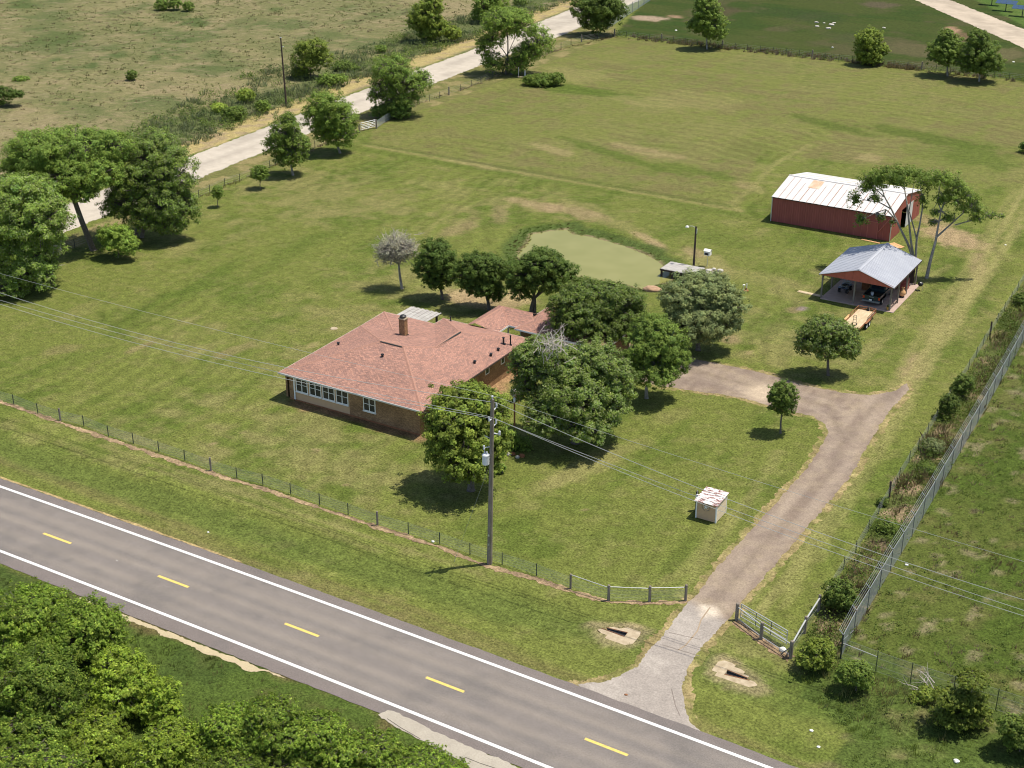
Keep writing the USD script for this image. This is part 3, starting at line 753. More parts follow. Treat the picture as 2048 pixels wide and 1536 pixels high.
stripe(-300, 300, fUw, 0.25, M["road_paint"], "edge_line")
stripe(-300, 300, fLw, 0.25, M["road_paint"], "edge_line")
d0 = P(86.25, 1067.25)[0]
for k in range(-6, 12):
    stripe(d0 + 12.19 * k, d0 + 12.19 * k + 3.05, lambda x: (fUw(x) + fLw(x)) / 2, 0.23, M["yellow_paint"], "centre_dash")
# sandy edges of the highway
ed = [(x, fLe(x) - .12) for x in np.arange(-60, 16.5, .5)]
wid = lambda x: max(.06, .02 + .55 * ss(-18, 8, x) * (x < 9.5) + .10 * math.sin(x * 1.7) + .08 * math.sin(x * 3.1))
low = [(x, y - max(.06, wid(x))) for x, y in ed][::-1]
sheet("gravel_shoulder", Polygon(ed + low).buffer(0), 0.004, (0.42, 0.35, 0.225), M["gravel"], label="sandy gravel shoulder on the near edge of the highway", rag=.12, step=.6, seed=6)
up_ = [(x, fUe(x) + .02) for x in np.arange(-60, 24, .5)]
sheet("gravel_shoulder", Polygon(up_ + [(x, y + .22) for x, y in up_][::-1]).buffer(0), 0.004, (0.33, 0.25, 0.12), M["rough_ground"], label="thin line of dry grit on the farm edge of the highway", rag=.1, step=.6, seed=7)
APRON2 = poly([(757, 1430), (775, 1422), (787, 1423), (902, 1477), (1024, 1530), (1100, 1562), (1300, 1650), (1150, 1650), (1010, 1600), (960, 1556), (930, 1527), (880, 1502), (840, 1480), (795, 1455)])
sheet("concrete_turnout", APRON2, 0.020, (0.36, 0.325, 0.27), M["gravel"], label="pale worn turnout beside the near lane of the highway", rag=.12, step=.6, seed=8)
for pts in ([(775, 1438), (800, 1455), (840, 1478)], [(930, 1515), (960, 1527), (1000, 1540)]):
    LS = LineString([tuple(P(x, y)[:2]) for x, y in pts]).segmentize(.4)
    sheet("crack", LS.buffer(.025), 0.0245, (0.06, 0.05, 0.045), M["gravel"], step=.5, label="dark crack across the worn turnout")
APRON1 = [(1299, 1298), (1340, 1284), (1376, 1330)]
for i, pts in enumerate([[(1338, 1265), (1400, 1279)], [(1325, 1290), (1398, 1312)], [(1420, 1215), (1402, 1240), (1395, 1262), (1372, 1290), (1357, 1300)], [(1343, 1378), (1351, 1412), (1360, 1432)]]):
    LS = LineString([tuple(P(x, y)[:2]) for x, y in pts]).segmentize(.4)
    sheet("crack", LS.buffer(.03 if i != 2 else .05), 0.0125, (0.19, 0.16, 0.14) if i != 2 else (0.31, 0.24, 0.17), M["gravel"], step=.5, label="thin seam across the drive apron" if i < 2 else ("tan crack wandering down the drive apron" if i == 2 else "fine crack along the apron edge"))

# the strip of dead grass under the front fence
FF = [(-420, 668), (0, 804), (28, 812), (120, 845), (217, 878), (318, 912), (422, 946), (526, 978), (640, 1016), (755, 1054), (880, 1095), (975, 1133), (1073, 1158), (1141, 1182), (1217, 1203), (1299, 1206), (1378, 1204)]


def dead_col(x, y, c):
    c = mixc(c, (0.20, 0.14, 0.09), ss(.45, .6, nz(1.2, seed=85, x=x, y=y)) * .8)
    return mixc(c, (0.40, 0.29, 0.17), ss(.55, .68, nz(2.0, seed=86, x=x, y=y)) * .8)


sheet("dead_grass_strip", LineString([tuple(P(x, y)[:2]) for x, y in FF]).buffer(.24, cap_style="flat"), 0.004, (0.27, 0.195, 0.115), M["rough_ground"], label="strip of dead brown grass under the front wire fence", rag=.22, step=.35, colfun=dead_col, seed=9)
sheet("dead_grass_strip", LineString([tuple(P(x, y)[:2]) for x, y in [(1468, 1243), (1523, 1280), (1560, 1304), (1583, 1318)]]).buffer(.42, cap_style="flat"), 0.004, (0.25, 0.175, 0.105), M["rough_ground"], label="strip of dead reddish grass under the pipe gate", rag=.2, step=.35, colfun=dead_col, seed=10)

# pond water
water = usdkit.material(stage, LK + "pond_water", {"g": ("geometry", {}), "n": ("noise_texture", {"scale": 0.25, "detail": 3.0}), "n2": ("noise_texture", {"scale": 3.0, "detail": 3.0}),
                                                   "r": ("rgb_ramp", {"ramp": [(0.35, (0.212, 0.210, 0.066)), (0.65, (0.240, 0.232, 0.080))]}), "b": ("bump", {"strength": 0.08, "distance": 0.02}),
                                                   "p": ("principled_bsdf", {"roughness": 0.12, "specular_ior_level": 0.35, "ior": 1.33})},
                        [("g.position", "n.vector"), ("g.position", "n2.vector"), ("n.fac", "r.fac"), ("r.color", "p.base_color"), ("n2.fac", "b.height"), ("b.normal", "p.normal")], surface="p.BSDF")
MB().ext(POND.buffer(0.9), POND_Z - .01, POND_Z).build("pond_water", water, label="murky olive green pond behind the oaks", kind="structure")
# ================================================================ the brick house
EAVE = 2.75
HV = dict(A=(-17.2, -14.2, EAVE), B=(-0.8, -14.2, EAVE), C=(-1.0, 5.05, EAVE), D=(-11.3, 5.05, EAVE), E=(-11.3, 3.4, EAVE), F=(-17.6, 3.4, EAVE), K=(-17.4, -1.0, EAVE),
          P1=(-10.3, -7.1, 4.88), P2=(-7.75, -7.1, 4.88), R1=(-5.85, -4.4, 4.25), R2=(-6.05, 0.0, 4.25), Q=(-12.9, -1.6, 3.45))
HV = {k: np.array(v, float) for k, v in HV.items()}
FACES = ["A B P2 P1", "A P1 K", "B C R2 R1 P2", "C D R2", "D E R1 R2", "P1 P2 Q", "P2 R1 Q", "R1 E Q", "E F Q", "F K Q", "K P1 Q"]


def roof_faces(V, faces, name, parent, mat, lift=0.0):
    mb, uvs = MB(), []
    for fc in faces:
        q = np.array([V[k] for k in fc.split()]) + [0, 0, lift]
        n = np.cross(q[1] - q[0], q[2] - q[0])
        if n[2] < 0:
            q = q[::-1]; n = -n
        n /= np.linalg.norm(n)
        h = np.cross([0, 0, 1.0], n); h /= np.linalg.norm(h) + 1e-9
        s = np.cross(n, h)
        mb.add(q, [(0, k, k + 1) for k in range(1, len(q) - 1)])
        uvs.append(np.stack([q @ h, q @ s], 1))
    return mb.build(name, mat, parent, uv=np.vstack(uvs))


def cap_strip(a, b, mat, parent, w=0.16, name="ridge_cap"):
    a, b = np.asarray(a), np.asarray(b)
    d = b - a
    L = np.linalg.norm(d); d /= L
    s = np.cross(d, [0, 0, 1.0]); s /= np.linalg.norm(s)
    up = np.cross(s, d)
    v = [a + s * w - up * .035, a + up * .045, a - s * w - up * .035, b + s * w - up * .035, b + up * .045, b - s * w - up * .035]
    return MB().add(v, [(0, 1, 4), (0, 4, 3), (1, 2, 5), (1, 5, 4)]).build(name, mat, parent)


def uvwall(mb, name, mat, parent):
    v = np.vstack(mb.v)
    return mb.build(name, mat, parent, uv=np.stack([v[:, 0] + v[:, 1], v[:, 2]], 1))


house = thing("brick_house", "low brown brick house with a broad clay coloured hip roof and chimney", "house", (-9, -5, 0))
WALLS = [((-16.4, -13.7), (-15.8, -13.7)), ((-9.3, -13.7), (-1.4, -13.7)), ((-1.4, -13.7), (-1.4, 4.5)), ((-1.4, 4.5), (-10.8, 4.5)), ((-10.8, 4.5), (-10.8, 2.9)), ((-10.8, 2.9), (-17.0, 2.9)), ((-17.0, 2.9), (-16.6, -13.7))]
for (p0, p1) in WALLS:
    x0, x1 = sorted((p0[0], p1[0])); y0, y1 = sorted((p0[1], p1[1]))
    dx, dy = (0.0, .2) if x1 - x0 > y1 - y0 else (.2, 0.0)
    iny = 1 if y0 < -10 and dy else -1
    inx = -1 if x0 > -5 else 1
    lo = (x0 if not dx else min(x0, x0 + inx * dx), y0 if not dy else min(y0, y0 + iny * dy), -.05)
    hi = (x1 if not dx else max(x0, x0 + inx * dx), y1 if not dy else max(y0, y0 + iny * dy), 2.62)
    if dx:
        lo, hi = (lo[0], lo[1] + .2, lo[2]), (hi[0], hi[1] - .2 if hi[1] > 0 else hi[1], hi[2])
    uvwall(MB().box(lo, hi), "wall", M["brick"], house)
MB().box((-15.8, -13.66, -.05), (-9.3, -13.5, 2.62)).build("siding_panel", M["siding"], house)
MB().box((-15.83, -13.76, 0), (-15.68, -13.68, 2.6)).build("corner_trim", M["white_paint"], house)


def window_y(x0, x1, z0, z1, yf, parent, cols=2, name="window"):
    """a white framed window in a wall facing the road; its panes are sub-parts"""
    mb = MB()
    fw = .085
    mb.box((x0, yf - .07, z0), (x1, yf, z0 + fw)).box((x0, yf - .07, z1 - fw), (x1, yf, z1))
    xs = np.linspace(x0, x1, cols + 1)
    for k, x in enumerate(xs):
        a = x if k == 0 else (x - fw if k == cols else x - fw / 2)
        mb.box((a, yf - .07, z0 + fw), (a + fw, yf, z1 - fw))
    zm = z0 + (z1 - z0) * .53
    for k in range(cols):
        mb.box((xs[k] + fw * .9, yf - .055, zm - .025), (xs[k + 1] - fw * .9, yf, zm + .025))
    w = mb.build(name, M["white_paint"], parent)
    for k in range(cols):
        for (a, b) in ((z0 + fw, zm - .025), (zm + .025, z1 - fw)):
            MB().box((xs[k] + fw * .5, yf - .025, a), (xs[k + 1] - fw * .5, yf + .01, b)).build("pane", M["dark_glass"], w)
    MB().box((x0 - .05, yf - .13, z0 - .07), (x1 + .05, yf, z0 - .003)).build("sill", M["white_paint"], w)
    return w


for x0, x1 in ((-15.56, -14.17), (-13.96, -12.56), (-12.4, -10.98), (-10.82, -9.42)):
    window_y(x0, x1, 0.98, 2.42, -13.66, house)
window_y(-7.66, -6.28, 0.98, 2.36, -13.7, house)
for y0, y1 in ((-2.66, -1.98), (0.2, 0.82)):
    w = MB().box((-1.4, y0, 1.65), (-1.34, y1, 1.72)).box((-1.4, y0, 2.37), (-1.34, y1, 2.44)).box((-1.4, y0, 1.72), (-1.34, y0 + .07, 2.37)).box((-1.4, y1 - .07, 1.72), (-1.34, y1, 2.37)).build("window", M["white_paint"], house)
    MB().box((-1.42, y0 + .07, 1.72), (-1.37, y1 - .07, 2.37)).build("pane", M["dark_glass"], w)
roof = roof_faces(HV, FACES, "roof", house, M["shingle"])
for a, b in (("A", "P1"), ("B", "P2"), ("P2", "R1"), ("C", "R2"), ("D", "R2"), ("P1", "K"), ("F", "Q")):
    cap_strip(HV[a], HV[b], M["ridge"], roof)
cap_strip(HV["P1"] + [-.1, 0, .02], HV["P2"] + [.1, 0, .02], M["ridge"], roof, .2, "ridge_cap")
cap_strip(HV["R1"] + [0, -.1, .02], HV["R2"] + [0, .1, .02], M["ridge"], roof, .2, "ridge_cap")
MB().obox((HV["P1"] + HV["P2"]) / 2 + [0, -.12, .0], (2.5, .14, .07)).build("ridge_vent", M["dark_steel"], roof)
MB().obox((HV["R1"] + HV["R2"]) / 2 + [.12, 0, .0], (.14, 4.3, .07)).build("ridge_vent", M["dark_steel"], roof)
EP = ["A", "B", "C", "D", "E", "F", "K"]
sof = Polygon([tuple(HV[k][:2]) for k in EP])
MB().ext(sof, EAVE - .14, EAVE - .11).build("soffit", M["white_paint"], house)
for i in range(len(EP)):
    a, b = HV[EP[i]], HV[EP[(i + 1) % len(EP)]]
    d = (b - a)[:2]; L = np.hypot(*d)
    MB().obox(((a + b) / 2 - [0, 0, .085]), (L + .02, .05, .16), math.atan2(d[1], d[0])).build("fascia", M["white_paint"] if EP[i] != "B" else M["dark_wood"], house)
for a, b in (("A", "B"), ("B", "C")):
    a, b = HV[a], HV[b]
    d = b - a; L = np.linalg.norm(d); n = np.array([d[1], -d[0], 0]) / L
    c = (a + b) / 2 + n * .09 - [0, 0, .05]
    MB().obox(c, (L, .10, .015), math.atan2(d[1], d[0])).obox(c + n * .055 + [0, 0, .035], (L, .012, .09), math.atan2(d[1], d[0])).build("gutter", M["pipe"] if a[0] < -10 else M["dark_wood"], house)


def roof_z(x, y):
    best = None
    for fc in FACES:
        ks = fc.split()
        q = np.array([HV[k] for k in ks])
        if shapely.contains_xy(Polygon(q[:, :2]).buffer(.01), x, y):
            n = np.cross(q[1] - q[0], q[2] - q[0])
            return q[0, 2] - ((x - q[0, 0]) * n[0] + (y - q[0, 1]) * n[1]) / n[2]
    return EAVE


def on_roof(px, py):
    z = 3.6
    for _ in range(12):
        p = P(px, py, z)
        z = .5 * z + .5 * roof_z(p[0], p[1])
    return P(px, py, z)


z3 = lambda x, y: (560 + x / 5.909, 600 + y / 5.909)
z4 = lambda x, y: (820 + x / 5.909, 590 + y / 5.909)
for q in (z3(690, 530), z3(1212, 668), z4(765, 805), z4(957, 720), z4(1044, 656)):
    p = on_roof(*q)
    MB().lathe([(0, .30), (.13, .28), (.17, .2), (.15, .17), (.11, .16), (.11, -.05)], p, 10).build("roof_vent", M["black"], roof)
for q, h, r in ((z4(1105, 575), .62, .09), (z4(1187, 588), .95, .06), (z4(479, 305), .42, .05)):
    p = on_roof(*q)
    MB().lathe([(0, h + .06), (r * 1.5, h + .05), (r * 1.5, h - .02), (r, h - .04), (r, 0), (r * 2.6, .03), (r * 2.8, -.05)], p, 10).build("vent_pipe", M["black"], roof)
cx, cy = -10.95, -2.5
cz = roof_z(cx, cy)
ch = uvwall(MB().box((cx - .33, cy - .27, cz - .5), (cx + .33, cy + .27, 5.42)), "chimney", M["brick"], house)
MB().box((cx - .38, cy - .32, 5.42), (cx + .38, cy + .32, 5.53)).build("chimney_crown", M["concrete"], ch)
cp = MB()
for sx in (-1, 1):
    for sy in (-1, 1):
        cp.box((cx + sx * .24 - .02, cy + sy * .18 - .02, 5.55), (cx + sx * .24 + .02, cy + sy * .18 + .02, 5.72))
cp.lathe([(0, 5.86), (.16, 5.84), (.33, 5.72), (.33, 5.68), (0, 5.68)], (cx, cy, 0), 12)
cp.build("chimney_cap", M["black"], ch)
MB().box((cx - .38, cy - .32, cz - .05), (cx + .40, cy + .32, cz + .05)).build("flashing", M["black"], ch)
# concrete footing seen under the walls
MB().box((-16.42, -13.76, -.1), (-1.38, -13.71, .10)).build("footing", M["rust"], house)

# ---- slatted patio roof behind
pg = thing("pergola", "grey slatted patio roof behind the house beside the chimney", "pergola", (-14.3, 5, 0))
for x in (-16.0, -12.75):
    MB().box((x - .08, 5.85, 0), (x + .08, 6.05, 2.42)).build("post", M["dark_wood"], pg)
for y in (3.75, 5.9):
    MB().box((-16.2, y, 2.4), (-12.5, y + .09, 2.58)).build("beam", M["grey_wood"], pg)
for k in range(20):
    x = -16.2 + k * .19
    zz = 2.585 + .012 * ((k * 7) % 3)
    MB().box((x, 3.5, zz), (x + .165, 6.3 + .06 * ((k * 5) % 3), zz + .035)).build("slat", M["grey_wood"], pg)

# ---- covered walk and garage
walk = thing("covered_walk", "bent shingled roof of the covered walk between house and garage", "walkway", (-6, 7.5, 0))
WV = dict(a=(-7.15, 4.6, 3.25), b=(-7.15, 9.95, 3.25), c=(-4.8, 7.3, 2.58), d=(-4.75, 4.9, 2.58), e=(-3.5, 9.95, 3.25), f=(-1.6, 7.3, 2.58), g=(-8.3, 4.6, 2.75), h=(-8.3, 11.1, 2.75), i=(-3.5, 11.1, 2.75))
WV = {k: np.array(v, float) for k, v in WV.items()}
wr = roof_faces(WV, ["a d c b", "b c f e", "g a b h", "b e i h"], "roof", walk, M["shingle"])
cap_strip(WV["b"], WV["c"], M["ridge"], wr, .12)
cap_strip(WV["a"], WV["b"], M["ridge"], wr, .14)
cap_strip(WV["b"], WV["e"], M["ridge"], wr, .14)
for a, b in (("d", "c"), ("c", "f")):
    a, b = WV[a], WV[b]
    d = b - a; L = np.linalg.norm(d)
    MB().obox((a + b) / 2 - [0, 0, .1], (L, .05, .17), math.atan2(d[1], d[0])).build("fascia", M["white_paint"], walk)
for x, y in ((-4.95, 7.45), (-3.3, 7.4), (-8.1, 7.5), (-8.1, 10.9), (-5.5, 10.9)):
    MB().box((x - .06, y - .06, 0), (x + .06, y + .06, 2.6)).build("post", M["white_paint"], walk)
gar = thing("garage", "detached garage with clay shingle roof half hidden by the oaks", "garage", (1.5, 10, 0))
GV = dict(A=(-3.7, 6.6, 2.7), B=(6.6, 6.6, 2.7), C=(6.6, 13.6, 2.7), D=(-3.7, 13.6, 2.7), R1=(-0.2, 10.1, 3.75), R2=(3.1, 10.1, 3.75))
GV = {k: np.array(v, float) for k, v in GV.items()}
gr = roof_faces(GV, ["A B R2 R1", "B C R2", "C D R1 R2", "D A R1"], "roof", gar, M["shingle"])
for a, b in (("A", "R1"), ("B", "R2"), ("C", "R2"), ("D", "R1"), ("R1", "R2")):
    cap_strip(GV[a], GV[b], M["ridge"], gr)
MB().ext(Polygon([tuple(GV[k][:2]) for k in "ABCD"]), 2.56, 2.6).build("soffit", M["white_paint"], gar)
for a, b in ("AB", "BC", "CD", "DA"):
    a, b = GV[a], GV[b]
    d = b - a
    MB().obox((a + b) / 2 - [0, 0, .085], (np.linalg.norm(d), .05, .16), math.atan2(d[1], d[0])).build("fascia", M["white_paint"], gar)
uvwall(MB().box((-3.2, 7.1, 0), (6.1, 7.3, 2.56)), "wall", M["brick"], gar)
uvwall(MB().box((-3.2, 7.3, 0), (-3.0, 13.1, 2.56)), "wall", M["brick"], gar)
uvwall(MB().box((5.9, 7.3, 0), (6.1, 13.1, 2.56)), "wall", M["brick"], gar)
uvwall(MB().box((-3.0, 12.9, 0), (5.9, 13.1, 2.56)), "wall", M["brick"], gar)
for k in range(2):
    dr = MB().box((.2 + k * 2.9, 7.04, 0), (2.7 + k * 2.9, 7.095, 2.1)).build("garage_door", M["white_paint"], gar)
    for j in range(4):
        MB().box((.25 + k * 2.9, 7.02, .05 + j * .52), (2.65 + k * 2.9, 7.038, .5 + j * .52)).build("panel", M["white_paint"], dr)

# ================================================================ the red barn
barn = thing("metal_barn", "long red metal barn with a white rust streaked roof", "barn", (10.6, 66.4, 0))
BX0, BX1, BY0, BY1, BH, BR, BRY = 2.8, 18.4, 60.2, 72.7, 3.35, 4.65, 66.0
NP = 17
pw = (BX1 - BX0) / NP


def ribbed(x0, x1, y, z0, z1, face=-1, n=3):
    """a wall sheet facing the road, with shallow ribs"""
    mb = MB().box((x0 + .012, min(y, y - face * .03), z0), (x1 - .012, max(y, y - face * .03), z1))
    for k in range(n):
        x = x0 + (k + .5) * (x1 - x0) / n
        mb.box((x - .03, min(y, y + face * .02), z0 + .01), (x + .03, max(y, y + face * .02), z1 - .01))
    return mb


for k in range(NP):
    x0 = BX0 + k * pw
    ribbed(x0, x0 + pw, BY0, 0.02, BH - .06).build("wall_panel", M["red_steel"], barn)
    if k:
        MB().box((x0 - .018, BY0 - .016, .03), (x0 + .018, BY0 + .0, BH - .08)).build("seam", M["red_seam"], barn)
for X0, sg in ((BX0, 1), (BX1, -1)):
    n = 12
    for k in range(n):
        y0, y1 = BY0 + .05 + k * (BY1 - BY0 - .05) / n, BY0 + .05 + (k + 1) * (BY1 - BY0 - .05) / n
        zt = lambda y: BH + (BR - BH) * (1 - abs(y - BRY) / (BRY - BY0 if y < BRY else BY1 - BRY)) - .06
        v = [(X0, y0 + .01, .02), (X0, y1 - .01, .02), (X0, y1 - .01, zt(y1)), (X0, y0 + .01, zt(y0))]
        if 4 <= k <= 7 and sg == -1:
            v[0] = (X0, y0 + .01, 2.9); v[1] = (X0, y1 - .01, 2.9)
        v = np.array(v)
        MB().add(np.vstack([v, v + [sg * .03, 0, 0]]), [(0, 1, 2), (0, 2, 3), (4, 6, 5), (4, 7, 6), (0, 4, 5), (0, 5, 1), (1, 5, 6), (1, 6, 2), (2, 6, 7), (2, 7, 3), (3, 7, 4), (3, 4, 0)]).build("gable_panel", M["red_steel"], barn)
MB().box((BX0, BY1 - .03, .02), (BX1, BY1, BH - .06)).build("back_wall", M["red_steel"], barn)
MB().box((BX0 - .09, BY0 - .06, 0), (BX0 + .03, BY0 + .1, BH)).build("corner_trim", M["steel"], barn, label="pale grey corner trim")
MB().box((BX1 - .03, BY0 - .05, 0), (BX1 + .05, BY0 + .1, BH)).build("corner_trim", M["steel"], barn)
for side in (0, 1):
    ya, yb = (BY0 - .18, BRY) if side == 0 else (BY1 + .18, BRY)
    za = BH - .04
    for k in range(NP):
        x0, x1 = BX0 - .12 + k * (BX1 - BX0 + .24) / NP, BX0 - .12 + (k + 1) * (BX1 - BX0 + .24) / NP
        MB().slab([(x0 + .008, ya, za), (x1 - .008, ya, za), (x1 - .008, yb, BR), (x0 + .008, yb, BR)], .03).build("roof_panel", M["white_roof"], barn)
        if k:
            w = .022 if (k * 5) % 4 else .035
            MB().slab([(x0 - w, ya, za + .018), (x0 + w, ya, za + .018), (x0 + w, ya + (yb - ya) * (.93 if k % 3 else .75), za + (BR - za) * (.93 if k % 3 else .75) + .018), (x0 - w, ya + (yb - ya) * (.93 if k % 3 else .75), za + (BR - za) * (.93 if k % 3 else .75) + .018)], .03).build("seam", M["rust"] if side == 0 else M["tan_wood"], barn, label="rusty lap seam" if side == 0 else None)
MB().obox(((BX0 + BX1) / 2, BRY, BR + .012), (BX1 - BX0 + .24, .34, .03)).build("ridge_cap", M["white_roof"], barn)
f0, f1 = .60, .94
xa, xb = BX0 + 4 * pw - .3, BX0 + 5 * pw + .25
za = BH - .04
MB().slab([(xa, BY0 - .18 + (BRY - BY0 + .18) * f0, za + (BR - za) * f0 + .026), (xb, BY0 - .18 + (BRY - BY0 + .18) * f0, za + (BR - za) * f0 + .026), (xb, BY0 - .18 + (BRY - BY0 + .18) * f1, za + (BR - za) * f1 + .026), (xa, BY0 - .18 + (BRY - BY0 + .18) * f1, za + (BR - za) * f1 + .026)], .02).build("patch_sheet", ramped("rusty_sheet", 3.0, [(.35, (.62, .50, .38)), (.65, (.50, .30, .18))], mapping=(1, .2, 1)), barn, label="rust stained patch sheet on the roof")
MB().box((BX0 - .12, BY0 - .22, BH - .13), (BX1 + .12, BY0 - .17, BH - .05)).build("eave_trim", M["dark_steel"], barn)
dr = MB().box((15.55, BY0 - .06, .03), (16.75, BY0 - .022, 2.15)).build("door", M["red_steel"], barn)
MB().box((15.48, BY0 - .075, .03), (15.55, BY0 - .02, 2.22)).box((16.75, BY0 - .075, .03), (16.82, BY0 - .02, 2.22)).box((15.55, BY0 - .075, 2.15), (16.75, BY0 - .02, 2.22)).build("door_frame", M["red_seam"], dr)
MB().tube([(16.9, BY0 - .1, 1.0), (18.2, BY0 - .25, 2.95)], .045, 6).build("brace", M["red_seam"], barn)
MB().slab([(BX1 + .02, 66.6, .05), (BX1 + .02, 69.2, .05), (BX1 + .02, 69.2, 2.9), (BX1 + .02, 66.6, 2.9)], .05).build("end_door", M["white_roof"], barn, label="white sliding end door")

# ---- the carport and what stands in it
cpt = thing("carport", "open pole carport with pale metal roof and red gable", "carport", (21.8, 42, 0))
CX0, CX1, CY0, CY1, CE, CR, CRX = 17.45, 25.95, 37.1, 47.3, 2.95, 4.25, 21.85
MB().box((17.8, 37.2, -.1), (26.1, 47.1, .055)).build("slab", ramped("dusty_slab", 1.5, [(.3, (.36, .26, .22)), (.7, (.46, .35, .29))], rough=.95), cpt)
NC = 11
ph = (CY1 - CY0) / NC
for side in (0, 1):
    xe = CX0 if side == 0 else CX1
    for k in range(NC):
        y0, y1 = CY0 + k * ph, CY0 + (k + 1) * ph
        mb = MB().slab([(xe, y0 + .006, CE), (CRX, y0 + .006, CR), (CRX, y1 - .006, CR), (xe, y1 - .006, CE)], .025)
        for j in range(3):
            y = y0 + (j + .5) * ph / 3
            mb.slab([(xe, y - .03, CE + .022), (CRX, y - .03, CR + .022), (CRX, y + .03, CR + .022), (xe, y + .03, CE + .022)], .02)
        mb.build("roof_panel", M["grey_roof"], cpt)
MB().slab([(CRX - .2, CY0 - .02, CR + .0), (CRX, CY0 - .02, CR + .06), (CRX, CY1 + .02, CR + .06), (CRX - .2, CY1 + .02, CR)], .02).slab([(CRX + .2, CY0 - .02, CR), (CRX, CY0 - .02, CR + .06), (CRX, CY1 + .02, CR + .06), (CRX + .2, CY1 + .02, CR)], .02).build("ridge_cap", M["grey_roof"], cpt)
for yg in (CY0 + .06, CY1 - .1):
    n = 9
    for k in range(n):
        x0, x1 = CX0 + .15 + k * (CX1 - CX0 - .3) / n, CX0 + .15 + (k + 1) * (CX1 - CX0 - .3) / n
        zt = lambda x: CE + (CR - CE) * (1 - abs(x - CRX) / (CRX - CX0)) - .06
        zb = CE - .12
        v = np.array([(x0 + .008, yg, zb), (x1 - .008, yg, zb), (x1 - .008, yg, max(zb + .02, zt(x1))), (x0 + .008, yg, max(zb + .02, zt(x0)))])
        MB().add(np.vstack([v, v + [0, .03, 0]]), [(0, 1, 2), (0, 2, 3), (4, 6, 5), (4, 7, 6), (0, 4, 5), (0, 5, 1), (1, 5, 6), (1, 6, 2), (2, 6, 7), (2, 7, 3), (3, 7, 4), (3, 4, 0)]).build("gable_panel", M["red_gable"], cpt)
for xe in (CX0, CX1):
    a, b = np.array((xe, CY0 - .03, CE - .05)), np.array((CRX, CY0 - .03, CR - .03))
    MB().tube([a, b], .055, 4).build("rake_trim", M["grey_roof"], cpt)
    MB().box((xe - .04, CY0, CE - .16), (xe + .04, CY1, CE - .03)).build("eave_beam", M["dark_wood"], cpt)
for x, y in ((17.75, 37.6), (21.45, 37.6), (25.55, 37.6), (25.6, 40.2), (25.6, 43.4), (25.6, 46.9), (17.75, 41.0), (17.75, 44.2), (17.75, 46.9), (21.45, 46.9)):
    MB().box((x - .08, y - .08, 0), (x + .08, y + .08, CE - .1)).build("post", M["old_wood"], cpt)
MB().box((25.57, 37.65, .35), (25.63, 40.15, .45)).build("side_rail", M["dark_wood"], cpt)
MB().box((17.9, 46.95, .1), (25.4, 47.0, 2.2)).build("back_panel", M["dark_wood"], cpt)

truck_paint = plain("dark_green_car_paint", (0.016, 0.030, 0.036), 0.22, 0.3, var=.05, spec=.6)
M["trim_grey"] = plain("grey_trim", (0.17, 0.18, 0.18), 0.5)
M["tail_red"] = plain("tail_lamp_red", (0.50, 0.05, 0.02), 0.2)
tk = thing("pickup_truck", "dark green pickup truck parked under the carport, tailgate outward", "pickup truck", (23.35, 37.75, .055))
TW = .98


def prof(pts, x0, x1, bev=.05):
    """a side outline (y, z) drawn across the width, edges eased"""
    pg_ = Polygon(pts).buffer(-bev).buffer(bev, quad_segs=3)
    m_ = trimesh.creation.extrude_polygon(pg_, x1 - x0, engine="earcut")
    v = m_.vertices
    return np.stack([v[:, 2] + x0, v[:, 0], v[:, 1]], 1), m_.faces


def off(mb, o):
    mb.v = [v + np.asarray(o) for v in mb.v]
    return mb


TO = (23.35, 37.75, .055)
off(MB().add(*prof([(.15, .55), (5.5, .5), (5.6, .75), (5.5, 1.08), (4.1, 1.16), (2.2, 1.2), (2.2, .95), (.15, .95)], -TW, TW)), TO).build("body", truck_paint, tk)
for s in (-1, 1):
    off(MB().box((s * TW - .07 * (s > 0), .1, .6), (s * TW + .07 * (s < 0), 2.25, 1.22)), TO).build("bed_side", truck_paint, tk)
off(MB().box((-TW + .05, .08, .62), (TW - .05, .16, 1.2)), TO).build("tailgate", truck_paint, tk)
off(MB().box((-TW + .08, .2, .955), (TW - .08, 2.2, .965)), TO).build("bed_liner", M["black"], tk)
cabv = MB().add(*prof([(2.2, 1.1), (4.35, 1.1), (3.75, 1.72), (3.5, 1.8), (2.5, 1.8), (2.3, 1.74)], -TW + .1, TW - .1, .08))
off(cabv, TO).build("cab", truck_paint, tk)
off(MB().box((-TW + .28, 2.17, 1.28), (TW - .28, 2.26, 1.68)), TO).build("rear_window", M["dark_glass"], tk)
off(MB().slab([(-TW + .22, 4.33, 1.18), (TW - .22, 4.33, 1.18), (TW - .3, 3.83, 1.70), (-TW + .3, 3.83, 1.70)], .03), (TO[0], TO[1] + .02, TO[2] + .02)).build("windscreen", M["dark_glass"], tk)
for s in (-1, 1):
    for y0, y1 in ((2.45, 3.1), (3.2, 3.85)):
        off(MB().box((s * (TW - .1) - .015, y0, 1.25), (s * (TW - .1) + .015, y1 - (.12 if y1 > 3.5 else 0), 1.66)), TO).build("side_window", M["dark_glass"], tk)
    off(MB().box((s * (TW - .11) - .1, .05, .82), (s * (TW - .11) + .1, .12, 1.12)), TO).build("tail_lamp", M["tail_red"], tk)
    off(MB().obox((s * (TW + .12), 3.75, 1.25), (.16, .1, .2)), TO).build("mirror", M["black"], tk)
off(MB().box((-TW, -.08, .5), (TW, .08, .68)), TO).build("rear_bumper", M["trim_grey"], tk)
off(MB().box((-.2, -.1, .7), (.14, -.04, .84)), TO).build("licence_plate", M["white_paint"], tk)
off(MB().box((-.25, .04, 1.02), (.25, .075, 1.1)), TO).build("badge_strip", M["trim_grey"], tk)


